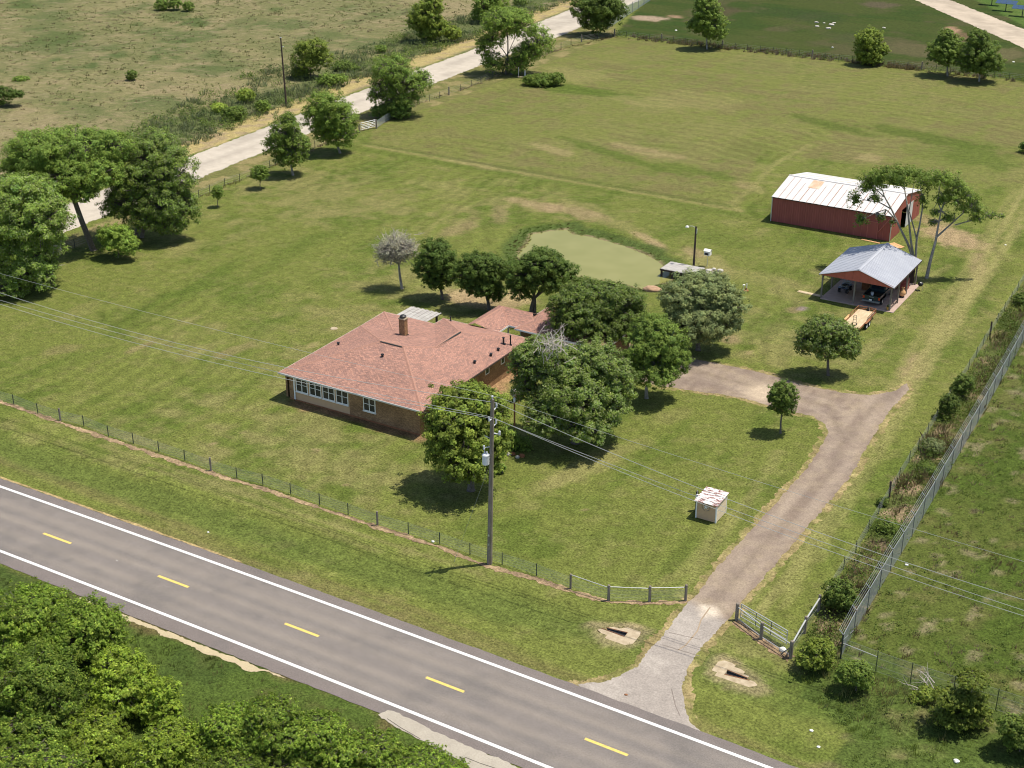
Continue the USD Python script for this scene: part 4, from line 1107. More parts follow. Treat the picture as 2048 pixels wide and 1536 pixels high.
def wheel(mb_c, r, w, parent, axis="x", hub=None):
    """tyre lying on the x axis with its rim as a sub-part"""
    t = np.linspace(0, 1, 9)
    pr = [(r * .62, -w / 2), (r * .9, -w / 2), (r, -w * .32), (r, w * .32), (r * .9, w / 2), (r * .62, w / 2)]
    rm = [(0, -w * .2), (r * .3, -w * .28), (r * .64, -w * .42), (r * .64, w * .42), (r * .3, w * .28), (0, w * .2)]
    c = np.asarray(mb_c, float)
    out = []
    for q in (pr, rm):
        mb = MB().lathe(q, (0, 0, 0), 18)
        mb.v = [np.stack([v[:, 2], v[:, 0], v[:, 1]], 1) + c for v in mb.v]
        out.append(mb)
    wp = out[0].build("wheel", M["rubber"], parent, smooth=40)
    out[1].build("rim", hub or M["steel"], wp, smooth=40)


for s in (-1, 1):
    for y in (1.15, 4.6):
        wheel((TO[0] + s * (TW - .11), TO[1] + y, TO[2] + .38), .38, .25, tk)
bk = thing("bucket", "small pale bucket standing in the truck bed", "bucket", (23.2, 38.5, 1.02))
MB().lathe([(0, .0), (.13, 0), (.17, .36), (.15, .36), (.12, .03), (0, .03)], (23.2, 38.5, 1.03), 12).build("pail", M["insulator"], bk)
MB().tube([(23.03, 38.5, 1.38), (23.1, 38.5, 1.5), (23.2, 38.5, 1.54), (23.3, 38.5, 1.5), (23.37, 38.5, 1.38)], .012, 5).build("handle", M["steel"], bk)

atv = thing("quad_bike", "dark quad bike with chrome bars under the carport", "quad bike", (19.4, 40.8, .055))
AO = np.array((19.4, 40.8, .055))
for sx in (-1, 1):
    for sy in (-.62, .62):
        wheel(AO + (sx * .45, sy, .27), .27, .24, atv)
off(MB().add(*prof([(-.75, .45), (.8, .45), (.85, .62), (.3, .72), (.1, .78), (-.7, .78)], -.2, .2, .06)), AO).build("body", M["black"], atv)
off(MB().add(*prof([(-.72, .78), (.1, .78), (.0, .90), (-.6, .93)], -.17, .17, .04)), AO).build("seat", M["rubber"], atv)
for sy in (-.62, .62):
    off(MB().box((-.55, sy - .3, .60), (.55, sy + .3, .64)), AO).build("fender", plain("fender_blue_grey", (.10, .13, .2), .35), atv)
    mb = MB()
    for k in range(4):
        mb.tube([(-.4, sy - .24 + k * .16, .82), (.4, sy - .24 + k * .16, .82)], .018, 5)
    for sx in (-.4, .4):
        mb.tube([(sx, sy - .26, .82), (sx, sy + .26, .82)], .02, 5).tube([(sx * .5, sy, .6), (sx, sy, .82)], .018, 5)
    off(mb, AO).build("rack", M["steel"], atv)
off(MB().tube([(-.4, .2, 1.1), (-.2, .28, 1.08), (.2, .28, 1.08), (.4, .2, 1.1)], .02, 6).tube([(0, .45, .7), (0, .27, 1.08)], .03, 6), AO).build("handlebar", M["steel"], atv)
mow = thing("push_mower", "push mower with bent chrome handle behind the quad bike", "mower", (19.0, 42.9, .055))
MO = np.array((19.0, 42.9, .055))
for sx in (-.26, .26):
    for sy in (-.3, .3):
        wheel(MO + (sx, sy, .11), .11, .06, mow)
off(MB().lathe([(0, .24), (.24, .22), (.3, .14), (.31, .06)], (0, 0, 0), 14), MO).build("deck", M["dark_steel"], mow)
off(MB().lathe([(0, .45), (.12, .44), (.14, .26), (.16, .24)], (0, 0, 0), 12), MO).build("engine", M["black"], mow)
off(MB().tube([(-.2, -.25, .2), (-.2, -.95, .95), (.2, -.95, .95), (.2, -.25, .2)], .016, 6), MO).build("handle", M["steel"], mow)


def crate(name, label, cat, c, size, mat, slats=5, group=None):
    t = thing(name, label, cat, c, group=group)
    x, y, z = c
    w, d, h = size
    for sx in (-1, 1):
        for sy in (-1, 1):
            MB().box((x + sx * (w / 2 - .03) - .03, y + sy * (d / 2 - .03) - .03, z), (x + sx * (w / 2 - .03) + .03, y + sy * (d / 2 - .03) + .03, z + h)).build("corner_post", mat, t)
    for k in range(slats):
        z0, z1 = z + .02 + k * (h - .04) / slats, z + .02 + (k + .86) * (h - .04) / slats
        for sy in (-1, 1):
            MB().box((x - w / 2, y + sy * d / 2 - .01, z0), (x + w / 2, y + sy * d / 2 + .01, z1)).build("slat", mat, t)
        for sx in (-1, 1):
            MB().box((x + sx * w / 2 - .01, y - d / 2 + .012, z0), (x + sx * w / 2 + .01, y + d / 2 - .012, z1)).build("slat", mat, t)
    MB().box((x - w / 2 + .015, y - d / 2 + .015, z + h - .06), (x + w / 2 - .015, y + d / 2 - .015, z + h - .03)).build("lid", mat, t)
    return t


crate("wooden_crate", "brown slatted crate behind the middle carport post", "crate", (21.3, 42.6, .055), (.9, .7, .8), M["rust"])
crate("wooden_crate", "smaller dusty crate stacked on the brown crate in the carport", "crate", (21.25, 42.6, .86), (.7, .55, .5), M["tan_wood"], 4)
crate("tool_chest", "tall dark red chest against the open side of the carport", "chest", (25.0, 44.8, .055), (.7, 1.1, 1.3), M["red_steel"], 6)
chm = thing("clay_chiminea", "round terracotta chiminea on the open slab side of the carport", "chiminea", (25.5, 42.3, .055))
MB().lathe([(0, .12), (.2, .14), (.36, .35), (.38, .52), (.3, .72), (.16, .86), (.13, 1.1), (.17, 1.16), (.1, 1.14), (.1, .9)], (25.5, 42.3, .055), 16).build("pot", M["orange_wood"], chm, smooth=50)
MB().lathe([(.26, 0), (.28, .03), (.2, .16), (.18, .16)], (25.5, 42.3, .055), 12).build("stand", M["black"], chm)
pot = thing("flower_pot", "yellow flower pot with a leafy plant at the carport corner post", "pot", (25.35, 37.75, .055))
MB().lathe([(0, 0), (.15, 0), (.22, .34), (.2, .35), (.17, .3), (0, .28)], (25.35, 37.75, .055), 14).build("pot", plain("yellow_glaze", (.62, .36, .07), .4), pot)
MB().lathe([(0, .62), (.12, .56), (.17, .42), (.1, .3)], (25.35, 37.75, .055), 8).build("plant", plain("pot_plant_green", (.07, .10, .03), .8), pot)
gl = thing("kettle_grill", "black kettle grill with white lid mark by the last carport post", "grill", (26.55, 45.6, 0))
MB().lathe([(0, .48), (.2, .52), (.3, .66), (.31, .76), (.29, .76), (.2, .6)], (26.55, 45.6, 0), 16).build("bowl", M["black"], gl, smooth=50)
MB().lathe([(0, 1.0), (.14, .97), (.26, .88), (.31, .775), (.29, .775)], (26.55, 45.6, 0), 16).build("lid", M["black"], gl, smooth=50)
MB().obox((26.6, 45.4, .95), (.14, .14, .06)).build("lid_vent", M["white_paint"], gl)
for k in range(3):
    an = k * 2.094
    MB().tube([(26.55 + .2 * math.cos(an), 45.6 + .2 * math.sin(an), .56), (26.55 + .36 * math.cos(an), 45.6 + .36 * math.sin(an), 0)], .014, 5).build("leg", M["steel"], gl)

# ---- trailer behind the truck
tr = thing("utility_trailer", "flat utility trailer with pale plank deck and brown rails", "trailer", (23.85, 32.3, 0))
TX0, TX1, TY0, TY1, TZ = 22.9, 24.85, 29.5, 34.9, .66
for k in range(8):
    x0 = TX0 + .06 + k * (TX1 - TX0 - .12) / 8
    MB().box((x0 + .008, TY0 + .04, TZ - .045), (x0 + (TX1 - TX0 - .12) / 8 - .008, TY1 - .04, TZ)).build("plank", M["tan_wood"], tr)
for x in (TX0, TX1):
    MB().box((x - .04, TY0, TZ - .14), (x + .04, TY1, TZ - .0)).build("side_beam", M["rust"], tr)
    MB().box((x - .03, TY0 + 2.6, TZ + .32), (x + .03, TY1, TZ + .38)).build("side_rail", M["rust"], tr)
    for y in (TY0 + 2.65, TY0 + 4.0, TY1 - .05):
        MB().box((x - .03, y - .03, TZ), (x + .03, y + .03, TZ + .32)).build("rail_post", M["rust"], tr)
for y in (TY0, TY1):
    MB().box((TX0 + .04, y - .04, TZ - .14), (TX1 - .04, y + .04, TZ - .0)).build("end_beam", M["rust"], tr)
MB().box((TX0, TY1 - .03, TZ + .33), (TX1, TY1 + .03, TZ + .39)).box((TX0, TY1 - .02, TZ + .15), (TX1, TY1 + .02, TZ + .19)).build("front_rail", M["rust"], tr)
MB().tube([(TX0 + .1, TY1, TZ - .1), (23.87, TY1 + 1.3, .5), (TX1 - .1, TY1, TZ - .1)], .05, 6).build("tow_frame", M["rust"], tr)
for s, x in ((-1, TX0 - .16), (1, TX1 + .16)):
    for y in (31.3, 32.15):
        wheel((x, y, .34), .34, .2, tr, hub=M["white_paint"])
    MB().slab([(x - .13, 30.75, .60), (x - .13, 31.0, .76), (x - .13, 32.45, .76), (x - .13, 32.7, .60), (x + .13, 32.7, .60), (x + .13, 32.45, .76), (x + .13, 31.0, .76), (x + .13, 30.75, .60)][:0] or [(x - .13, 30.9, .75), (x + .13, 30.9, .75), (x + .13, 32.55, .75), (x - .13, 32.55, .75)], .02).build("fender", M["orange_wood"] if s < 0 else M["rust"], tr)
sp = MB()
wheel((24.0, TY1 + .15, .8), .33, .2, tr)
ht = thing("hand_truck", "black hand truck standing on the rear of the trailer deck", "hand truck", (24.05, 30.2, TZ))
hb = MB()
for s in (-.17, .17):
    hb.tube([(24.05 + s, 30.15, TZ + .05), (24.05 + s, 30.15, TZ + .95), (24.05 + s * .7, 30.22, TZ + 1.08)], .022, 6)
hb.build("frame", M["black"], ht)
for z in (.3, .6, .9, 1.08):
    MB().tube([(23.9, 30.15 + (.07 if z > 1 else 0), TZ + z), (24.2, 30.15 + (.07 if z > 1 else 0), TZ + z)], .02, 5).build("rung", M["black"], ht)
MB().box((23.87, 29.92, TZ + .0), (24.23, 30.15, TZ + .02)).build("toe_plate", M["black"], ht)
for s in (-.22, .22):
    wheel((24.05 + s, 30.26, TZ + .11), .11, .06, ht)

# ---- loose boards
def boards(name, label, c, n, L, W, rz, mat, z=0.0):
    t = thing(name, label, "boards", (c[0], c[1], z), rz)
    for k in range(n):
        MB().box((-L / 2 + .05 * (k % 2), -W / 2 + k * W / n, .005 + .012 * (k % 2)), (L / 2 - .07 * ((k + 1) % 3), -W / 2 + (k + .93) * W / n, .045 + .012 * (k % 2))).build("plank", mat, t, world=False)


boards("plank_pile", "pale orange planks on the grass beside the carport slab", (16.3, 38.05), 3, 2.9, .55, -.05, M["tan_wood"])
p = P(1742, 483)
boards("plank_pile", "two long tan boards lying before the barn door", p, 2, 2.6, .3, -.12, M["orange_wood"])
p = P(1790, 492)
boards("plank_pile", "orange boards lying between carport and barn", p, 4, 2.0, 1.5, -.55, M["orange_wood"])

# ================================================================ the little pump house
sh = thing("pump_house", "small tan pump house with a rust patched white roof", "shed", (26.85, -13.3, 0))
SX0, SX1, SY0, SY1, SH = 25.96, 27.74, -14.3, -12.3, 1.62
n = 11
for k in range(n):
    z0, z1 = .06 + k * (SH - .08) / n, .06 + (k + 1) * (SH - .08) / n
    MB().slab([(SX0 + .06, SY0 - .02, z0), (SX1 - .08, SY0 - .02, z0), (SX1 - .08, SY0 - .0, z1 - .004), (SX0 + .06, SY0 - .0, z1 - .004)], .02).build("siding_board", M["siding"], sh)
    MB().slab([(SX1 + .02, SY0 + .06, z0), (SX1 + .02, SY1 - .05, z0), (SX1, SY1 - .05, z1 - .004), (SX1, SY0 + .06, z1 - .004)], .02).build("siding_board", M["cream"], sh)
MB().box((SX0, SY0 + .02, 0), (SX1 - .02, SY1, SH)).build("wall", M["siding"], sh)
for x, y in ((SX0, SY0), (SX1 - .06, SY0), (SX1 - .06, SY1 - .05), (SX0, SY1 - .05)):
    MB().box((x - .02, y - .035, 0), (x + .09, y + .075, SH - .02)).build("corner_trim", M["white_paint"], sh)
rp = ramped("peeling_roof", 2.2, [(.44, (.74, .72, .70)), (.50, (.66, .62, .6)), (.53, (.22, .08, .07)), (.60, (.14, .06, .06)), (.66, (.60, .50, .45))], mapping=(.7, 2.6, 1), rough=.7)
for k in range(7):
    y0, y1 = SY0 - .22 + k * .345, SY0 - .22 + (k + 1) * .345
    zf = lambda y: SH + .04 + (y - SY0 + .22) * .055
    MB().slab([(SX0 - .12, y0 + .006, zf(y0)), (SX1 + .12, y0 + .006, zf(y0)), (SX1 + .12, y1 - .006, zf(y1) + .01), (SX0 - .12, y1 - .006, zf(y1) + .01)], .03).build("roof_sheet", rp, sh)
star = MB()
cx, cz = 26.82, 1.22
for k in range(5):
    an = math.radians(20 + 72 * k)
    a = np.array((cx, SY0 - .05, cz)); tip = a + np.array((math.cos(an) * .3, 0, math.sin(an) * .3))
    s = np.array((-math.sin(an) * .055, 0, math.cos(an) * .055))
    star.add([a + s, a - s, tip, a + [0, -.03, 0]], [(0, 3, 2), (3, 1, 2), (0, 2, 1)])
st = star.build("star", M["white_paint"], sh)
ring = MB()
an = np.linspace(0, 2 * np.pi, 25)
ring.tube(np.stack([cx + .34 * np.cos(an), np.full(25, SY0 - .04), cz + .34 * np.sin(an)], 1), .012, 5)
ring.build("ring", M["trim_grey"], st)
mp = thing("meter_post", "dark timber post with a white meter box beside the pump house", "meter post", (25.55, -13.2, 0))
MB().box((25.45, -13.3, 0), (25.62, -13.12, 1.75)).build("post", M["dark_wood"], mp)
MB().box((25.49, -13.42, 1.22), (25.73, -13.302, 1.56)).build("meter_box", M["white_paint"], mp)
MB().tube([(25.58, -13.33, 1.56), (25.58, -13.33, 1.95)], .03, 6).build("conduit", M["steel"], mp)
# ================================================================ trees and shrubs
OAK, MID_G, BRIGHT, GREY_G, DEEP = (np.array(c) * 2.1 for c in ((0.064, 0.092, 0.017), (0.080, 0.114, 0.020), (0.118, 0.152, 0.024), (0.110, 0.130, 0.052), (0.052, 0.080, 0.015)))
HOR = np.array([_f[0], _f[1], 0.0])


def blob_at(base, b):
    """(centre, radii) of a crown lobe outlined in the photograph, standing at the depth of its tree"""
    cx, cy, rx, ry = b[:4]
    d = ray(cx, cy)
    t = ((base - CAM) @ HOR + (b[4] if len(b) > 4 else 0.0)) / (d @ HOR)
    c = CAM + d * t
    k = ((c - CAM) @ FW) / FPX
    el = math.atan2(CAM[2] - c[2], (c - CAM) @ HOR)
    a = rx * k
    rz2 = ((ry * k) ** 2 - (a * math.sin(el)) ** 2) / math.cos(el) ** 2
    return c, np.array([a, a, math.sqrt(max(rz2, (0.42 * ry * k) ** 2))])


def leaves(lobes, r, leaf, col, cover=2.0, sub=0.17, clump=0.11, hue=0.05, shell=(0.70, 1.05), inner=0.16, flat=0.75, zmin=0.12, second=None):
    """leaf faces gathered in clumps through the lobes: vertices, triangles, colours and the clump centres"""
    VV, CC, cent = [], [], []
    tot = 0
    for c, R in lobes:
        area = 4 * np.pi * (((R[0] * R[1]) ** 1.6 + 2 * (R[0] * R[2]) ** 1.6) / 3) ** (1 / 1.6)
        nl = int(cover * area / (leaf * .8) ** 2)
        rs0 = sub * (R[0] * R[2]) ** .5
        K = max(6, int(area / (rs0 ** 2 * 2.0)))
        d = r.normal(size=(K, 3)); d /= np.linalg.norm(d, axis=1, keepdims=True)
        lowm = (d[:, 2] < -0.55) & (r.random(K) < .5)
        d[lowm, 2] *= -1
        f = r.uniform(shell[0], shell[1], K)
        inn = r.random(K) < inner
        f[inn] = r.uniform(.15, shell[0], inn.sum())
        cc = c + d * R * f[:, None] * (1 + .10 * r.normal(size=(K, 1)))
        rs = rs0 * r.uniform(.65, 1.4, K)
        cent.append(cc)
        w = rs ** 2; w /= w.sum()
        idx = r.choice(K, nl, p=w)
        o = r.normal(size=(nl, 3)); o /= np.linalg.norm(o, axis=1, keepdims=True)
        rad = r.random(nl) ** .45
        pos = cc[idx] + o * (rs[idx] * rad)[:, None] * [1, 1, flat]
        n = .65 * d[idx] + .45 * o + .38 * r.normal(size=(nl, 3)) + [0, 0, .55]
        n /= np.linalg.norm(n, axis=1, keepdims=True)
        t = np.cross(n, r.normal(size=(nl, 3))); t /= np.linalg.norm(t, axis=1, keepdims=True)
        bb = np.cross(n, t)
        L = leaf * .8 * r.uniform(.6, 1.35, nl)[:, None]
        v = np.stack([pos - t * L, pos + bb * L * .52 + n * L * .12, pos + t * L, pos - bb * L * .52 + n * L * .12], 1)
        kc = 1 + clump * r.normal(size=K)
        hc = r.normal(size=K) * hue
        base = np.tile(col, (nl, 1))
        if second is not None:
            pick = r.random(nl) < second[1]
            base[pick] = second[0]
        kk = np.clip(kc[idx] * (1 + .16 * r.normal(size=nl)), .45, 1.9)
        hh = (hc[idx] + .06 * r.normal(size=nl))[:, None]
        cl = base * kk[:, None] * (1 + hh * [1.0, .35, -.3])
        keep = pos[:, 2] > zmin
        VV.append(v[keep]); CC.append(np.repeat(cl[keep, None], 4, 1))
    v = np.concatenate(VV).reshape(-1, 3); cl = np.clip(np.concatenate(CC).reshape(-1, 3), .006, .5)
    k = np.arange(len(v) // 4) * 4
    f = np.concatenate([np.stack([k, k + 1, k + 3], 1), np.stack([k + 1, k + 2, k + 3], 1)])
    return v, f, cl, np.concatenate(cent)


def limb(mb, a, b, r0, r1, r, sag=0.12, n=5, sides=6):
    a, b = np.asarray(a, float), np.asarray(b, float)
    L = np.linalg.norm(b - a)
    t = np.linspace(0, 1, n)[:, None]
    p = a + (b - a) * t + (np.sin(t * np.pi) * r.normal(size=3) * sag * L * .5) + np.sin(t * np.pi) * np.array([0, 0, sag * L * .3])
    mb.tube(p, np.linspace(r0, r1, n), sides, cap=False)


def tree(name, label, cat, foot, blobs, col=OAK, leaf=.14, tr=.2, seed=0, group=None, bark="bark", stems=None, twigs=.35, fork=.45, dead=None, bare=False, **kw):
    r = np.random.default_rng(1000 + seed)
    base = P(*foot)
    lobes = [blob_at(base, b) for b in blobs]
    base[2] = min(0.0, float(ground_z(base[0], base[1]))) - .05
    t = thing(name, label, cat, base, group=group)
    v, f, cl, cen = leaves(lobes, r, leaf, col, **kw)
    tb = MB()
    lowest = min(c[2] - R[2] for c, R in lobes)
    big = max(lobes, key=lambda q: q[1][0])
    mean = np.mean([c for c, R in lobes], 0)
    roots = stems or [(0, 0, 1.0)]
    for k, (sx, sy, sc) in enumerate(roots):
        b0 = base + np.array([sx, sy, 0])
        top = b0 * (1 - fork) + mean * fork
        top[2] = max(lowest + .1, base[2] + .7, base[2] + fork * (mean[2] - base[2]))
        top[:2] += r.normal(size=2) * .12 * (k > 0)
        rr = tr * sc
        p = np.array([b0, b0 + [0, 0, .12], b0 + (top - b0) * .5 + np.append(r.normal(size=2) * .05, 0), top])
        tb.tube(p, [rr * 1.55, rr * 1.05, rr * .9, rr * .75], 9, cap=False)
        mine = [q for i, q in enumerate(lobes) if i % len(roots) == k] or [big]
        for c, R in mine:
            hub = c - [0, 0, R[2] * .25]
            limb(tb, top, hub, rr * .62, rr * .3, r)
            near = cen[np.linalg.norm((cen - c) / R, axis=1) < 1.15]
            for q in near[r.random(len(near)) < twigs]:
                limb(tb, hub + (q - hub) * r.uniform(0, .3), q, rr * .2, rr * .05 + .008, r, n=4, sides=4)
    tb.build("trunk", M[bark], t)
    mb = MB().add(v, f, cl)
    mb.build("crown", M["leaf"], t, kind="stuff")
    if dead:
        db = MB()
        for (px_, py_, n_, L_) in dead:
            c0 = blob_at(P(*foot), (px_, py_, 1, 1))[0]
            for _ in range(n_):
                dd = r.normal(size=3) * [1, 1, .5] + [0, 0, .9]
                dd /= np.linalg.norm(dd)
                a = c0 + r.normal(size=3) * .5
                e = a + dd * L_ * r.uniform(.5, 1.1)
                limb(db, a - dd * L_ * .4, e, .035, .010, r, n=4, sides=4)
                for _ in range(3):
                    m_ = a + (e - a) * r.uniform(.2, .9)
                    limb(db, m_, m_ + (dd + r.normal(size=3) * .6) * L_ * .3, .016, .006, r, n=3, sides=3)
        db.build("dead_branches", M["dead_wood"], t, label="bare grey branches standing out of the leaves")
    return t


G1 = "trees along the gravel road"
# --- beside the gravel road, nearest the edge of the view first
tree("oak_tree", "large oak at the edge of the lawn, its crown cut by the photo's side", "tree", (22, 572), [(30, 420, 85, 70), (75, 440, 62, 60, -1), (10, 500, 80, 60), (60, 530, 55, 48, -2), (-40, 430, 90, 90), (85, 480, 45, 40, 1), (20, 570, 40, 34, -3), (90, 560, 22, 18, -3), (105, 425, 34, 40), (60, 385, 50, 36)], col=OAK * 1.25, leaf=.15, tr=.42, seed=1, cover=1.6, dead=[(110, 500, 8, 1.6), (95, 535, 8, 1.4), (70, 395, 6, 1.6)], second=(GREY_G, .2))
tree("oak_tree", "spreading oak with a bare dark trunk showing under its wide crown", "tree", (186, 500), [(75, 300, 65, 42), (150, 290, 72, 38, 2), (55, 325, 48, 30), (215, 292, 48, 34, 3), (130, 350, 58, 36, -2), (190, 345, 55, 34), (165, 385, 34, 20, -2), (110, 375, 44, 28, 1), (30, 345, 34, 30, 1)], col=OAK * 1.35, leaf=.15, tr=.36, seed=2, cover=1.5, fork=.72, twigs=.25)
tree("oak_tree", "rounded oak with twin trunks beside the spreading oak", "tree", (270, 474), [(305, 305, 60, 44, 2), (345, 345, 52, 52), (280, 360, 55, 44), (330, 400, 58, 50, -1), (255, 400, 40, 40, -1), (365, 420, 34, 36, -1), (295, 435, 40, 28, -2), (240, 345, 44, 40, 1), (235, 410, 34, 28), (340, 450, 34, 22, -2)], col=OAK * 1.45, leaf=.15, tr=.3, seed=3, cover=1.5, stems=[(0, 0, 1), (.9, .3, .8)], fork=.5, second=(GREY_G * .9, .25))
tree("sapling", "leafy young tree growing in the shade under the big oaks", "tree", (236, 515), [(235, 478, 34, 28), (215, 470, 22, 20), (255, 490, 22, 20, -1)], col=MID_G, leaf=.13, tr=.08, seed=4)
tree("sapling", "tiny thin sapling alone on the lawn before the pasture fence", "tree", (436, 414), [(436, 385, 12, 13), (434, 378, 8, 7)], col=OAK, leaf=.10, tr=.05, seed=5, fork=.6, group=None)
tree("sapling", "young round sapling between the lone thin one and the road trees", "tree", (521, 377), [(519, 347, 18, 16), (524, 340, 12, 10)], col=MID_G, leaf=.12, tr=.06, seed=6)
tree("road_tree", "pointed green tree with a white painted trunk foot nearest the oaks", "tree", (586, 350), [(570, 262, 34, 30), (590, 290, 32, 30), (560, 290, 34, 24), (580, 315, 34, 20), (575, 238, 18, 14)], col=MID_G * .9, leaf=.16, tr=.16, seed=7, group=None, bark="pale_bark", cover=1.35, inner=.12)
tree("road_tree", "tall oval green tree left of the white pasture gate", "tree", (680, 306), [(655, 215, 44, 32), (675, 240, 42, 38), (640, 235, 34, 30), (680, 268, 36, 26), (650, 260, 30, 24)], col=MID_G * .95, leaf=.16, tr=.17, seed=8, bark="pale_bark", cover=1.4, inner=.12)
tree("road_tree", "ragged wide tree just beyond the white pasture gate", "tree", (806, 232), [(785, 135, 42, 26), (770, 165, 34, 26), (815, 165, 44, 30), (800, 195, 40, 28), (845, 160, 22, 20), (752, 192, 18, 18), (790, 215, 28, 18)], col=OAK * 1.1, leaf=.18, tr=.2, seed=9, cover=1.0, inner=.12, dead=[(775, 180, 4, 1.8)])
tree("road_tree", "open two stemmed tree with the road showing through its middle", "tree", (1012, 148), [(1010, 38, 46, 24), (985, 70, 30, 28), (1040, 50, 36, 28), (1075, 85, 34, 30), (968, 95, 18, 24), (985, 125, 24, 22), (1050, 110, 30, 22), (1030, 128, 28, 18)], col=MID_G * .95, leaf=.2, tr=.24, seed=10, stems=[(0, 0, 1), (1.2, 0, .7), (-1.0, .4, .5)], cover=1.05, inner=.1, fork=.4)
tree("road_tree", "dense dark tree at the pasture corner by the gravel road", "tree", (1185, 70), [(1170, 15, 32, 26), (1205, 10, 40, 28), (1190, 42, 34, 24), (1228, 20, 26, 22)], col=OAK * .95, leaf=.21, tr=.24, seed=11)
tree("fallen_limb_bush", "low bushy heap of green limbs before the open two stemmed tree", "bush", (1092, 170), [(1085, 160, 28, 13), (1110, 158, 20, 13), (1062, 160, 18, 10)], col=MID_G, leaf=.16, tr=.06, seed=12)
tree("bush", "dark leafy bush in the shade beside the pasture gate tree", "bush", (765, 236), [(765, 222, 24, 14), (800, 222, 24, 16)], col=DEEP, leaf=.16, tr=.06, seed=13)
# --- back fence
tree("field_tree", "upright tree with a pale trunk standing on the back fence line", "tree", (1414, 98), [(1412, 22, 28, 24), (1420, 45, 34, 24), (1400, 50, 24, 18), (1428, 65, 26, 16), (1410, 2, 20, 14)], col=MID_G * .9, leaf=.2, tr=.17, seed=14, bark="pale_bark")
tree("field_bush", "round bushy tree growing to the ground on the back fence", "tree", (1741, 130), [(1738, 78, 26, 20), (1735, 100, 28, 22), (1742, 115, 26, 14), (1762, 100, 16, 14)], col=BRIGHT * .85, leaf=.19, tr=.12, seed=15, fork=.2)
tree("field_tree", "pointed dark tree, first of the pair near the far gravel track", "tree", (1895, 152), [(1893, 75, 18, 18), (1888, 98, 32, 20), (1892, 115, 36, 16), (1905, 92, 24, 20)], col=OAK, leaf=.2, tr=.16, seed=16, bark="pale_bark")
tree("field_tree", "broad dark tree, second of the pair near the far gravel track", "tree", (1958, 163), [(1955, 78, 24, 18), (1960, 102, 40, 24), (1970, 125, 36, 24), (1940, 125, 26, 20), (1992, 130, 16, 14)], col=OAK * .92, leaf=.2, tr=.17, seed=17, bark="pale_bark")
tree("field_bush", "bush at the far side of the mown strip, cut by the photo's edge", "bush", (2052, 305), [(2062, 294, 22, 14), (2085, 290, 26, 20)], col=DEEP, leaf=.2, tr=.08, seed=18)
# --- beyond the gravel road
tree("roadside_tree", "bushy light green tree on the far verge of the gravel road", "tree", (862, 84), [(850, 30, 32, 26), (865, 10, 22, 22), (838, 42, 24, 18), (875, 55, 28, 18), (905, 66, 18, 14), (858, 65, 24, 16)], col=BRIGHT * .8, leaf=.22, tr=.15, seed=19)
tree("roadside_tree", "leafy tree on the far verge where the gravel road meets the sky edge", "tree", (972, 45), [(970, 10, 26, 20), (995, 0, 24, 18), (960, 28, 18, 12)], col=MID_G, leaf=.24, tr=.15, seed=20)
tree("roadside_tree", "shrubby pale green tree behind the lone dark pole", "tree", (622, 155), [(625, 98, 34, 20), (612, 120, 32, 24), (640, 118, 26, 22), (600, 145, 20, 12)], col=BRIGHT * .72, leaf=.2, tr=.1, seed=21, stems=[(0, 0, 1), (.8, .2, .8), (-.8, 0, .7)], cover=1.25, inner=.1)
for i, (foot, bl, lb, c) in enumerate([
        ((263, 160), [(263, 150, 12, 10)], "single round bush alone in the dry field", OAK), ((338, 20), [(325, 10, 16, 12), (350, 6, 14, 10)], "dark bush at the top of the dry field, first of two", OAK), ((378, 22), [(376, 12, 12, 9)], "smaller dark bush at the top of the dry field", OAK * .9),
        ((12, 212), [(5, 190, 24, 18), (30, 188, 18, 8)], "dark thicket at the field's side above the oaks", DEEP), ((45, 160), [(42, 158, 16, 6)], "flat green thicket in the dry field", OAK), ((490, 205), [(492, 190, 18, 13)], "yellow green bush in the weeds along the gravel road", BRIGHT), ((475, 240), [(472, 226, 20, 14), (455, 224, 14, 10)], "dark bush in the weeds along the gravel road", OAK * .9),
        ((440, 225), [(438, 216, 16, 10)], "lime bush beside the dark weeds along the gravel road", BRIGHT * 1.05), ((520, 225), [(525, 212, 16, 12)], "green bush near the lone dark pole", MID_G), ((690, 140), [(686, 132, 20, 10), (705, 138, 16, 8)], "dark bush beyond the road between pole tree and ragged tree", OAK), ((655, 172), [(655, 160, 22, 12), (680, 158, 16, 10)], "leafy bush on the gravel road verge below the shrubby tree", MID_G),
        ((765, 105), [(762, 97, 12, 7)], "small bush in the field above the ragged tree", OAK), ((1045, 12), [(1040, 4, 14, 8)], "bush at the far verge near the top of the photo", OAK), ((905, 75), [(912, 64, 12, 9)], "rounded bush at the foot of the bushy light tree", OAK)]):
    tree("bush", lb, "bush", foot, bl, col=c, leaf=.19, tr=.04, seed=60 + i, twigs=.15, fork=.2, zmin=.02)
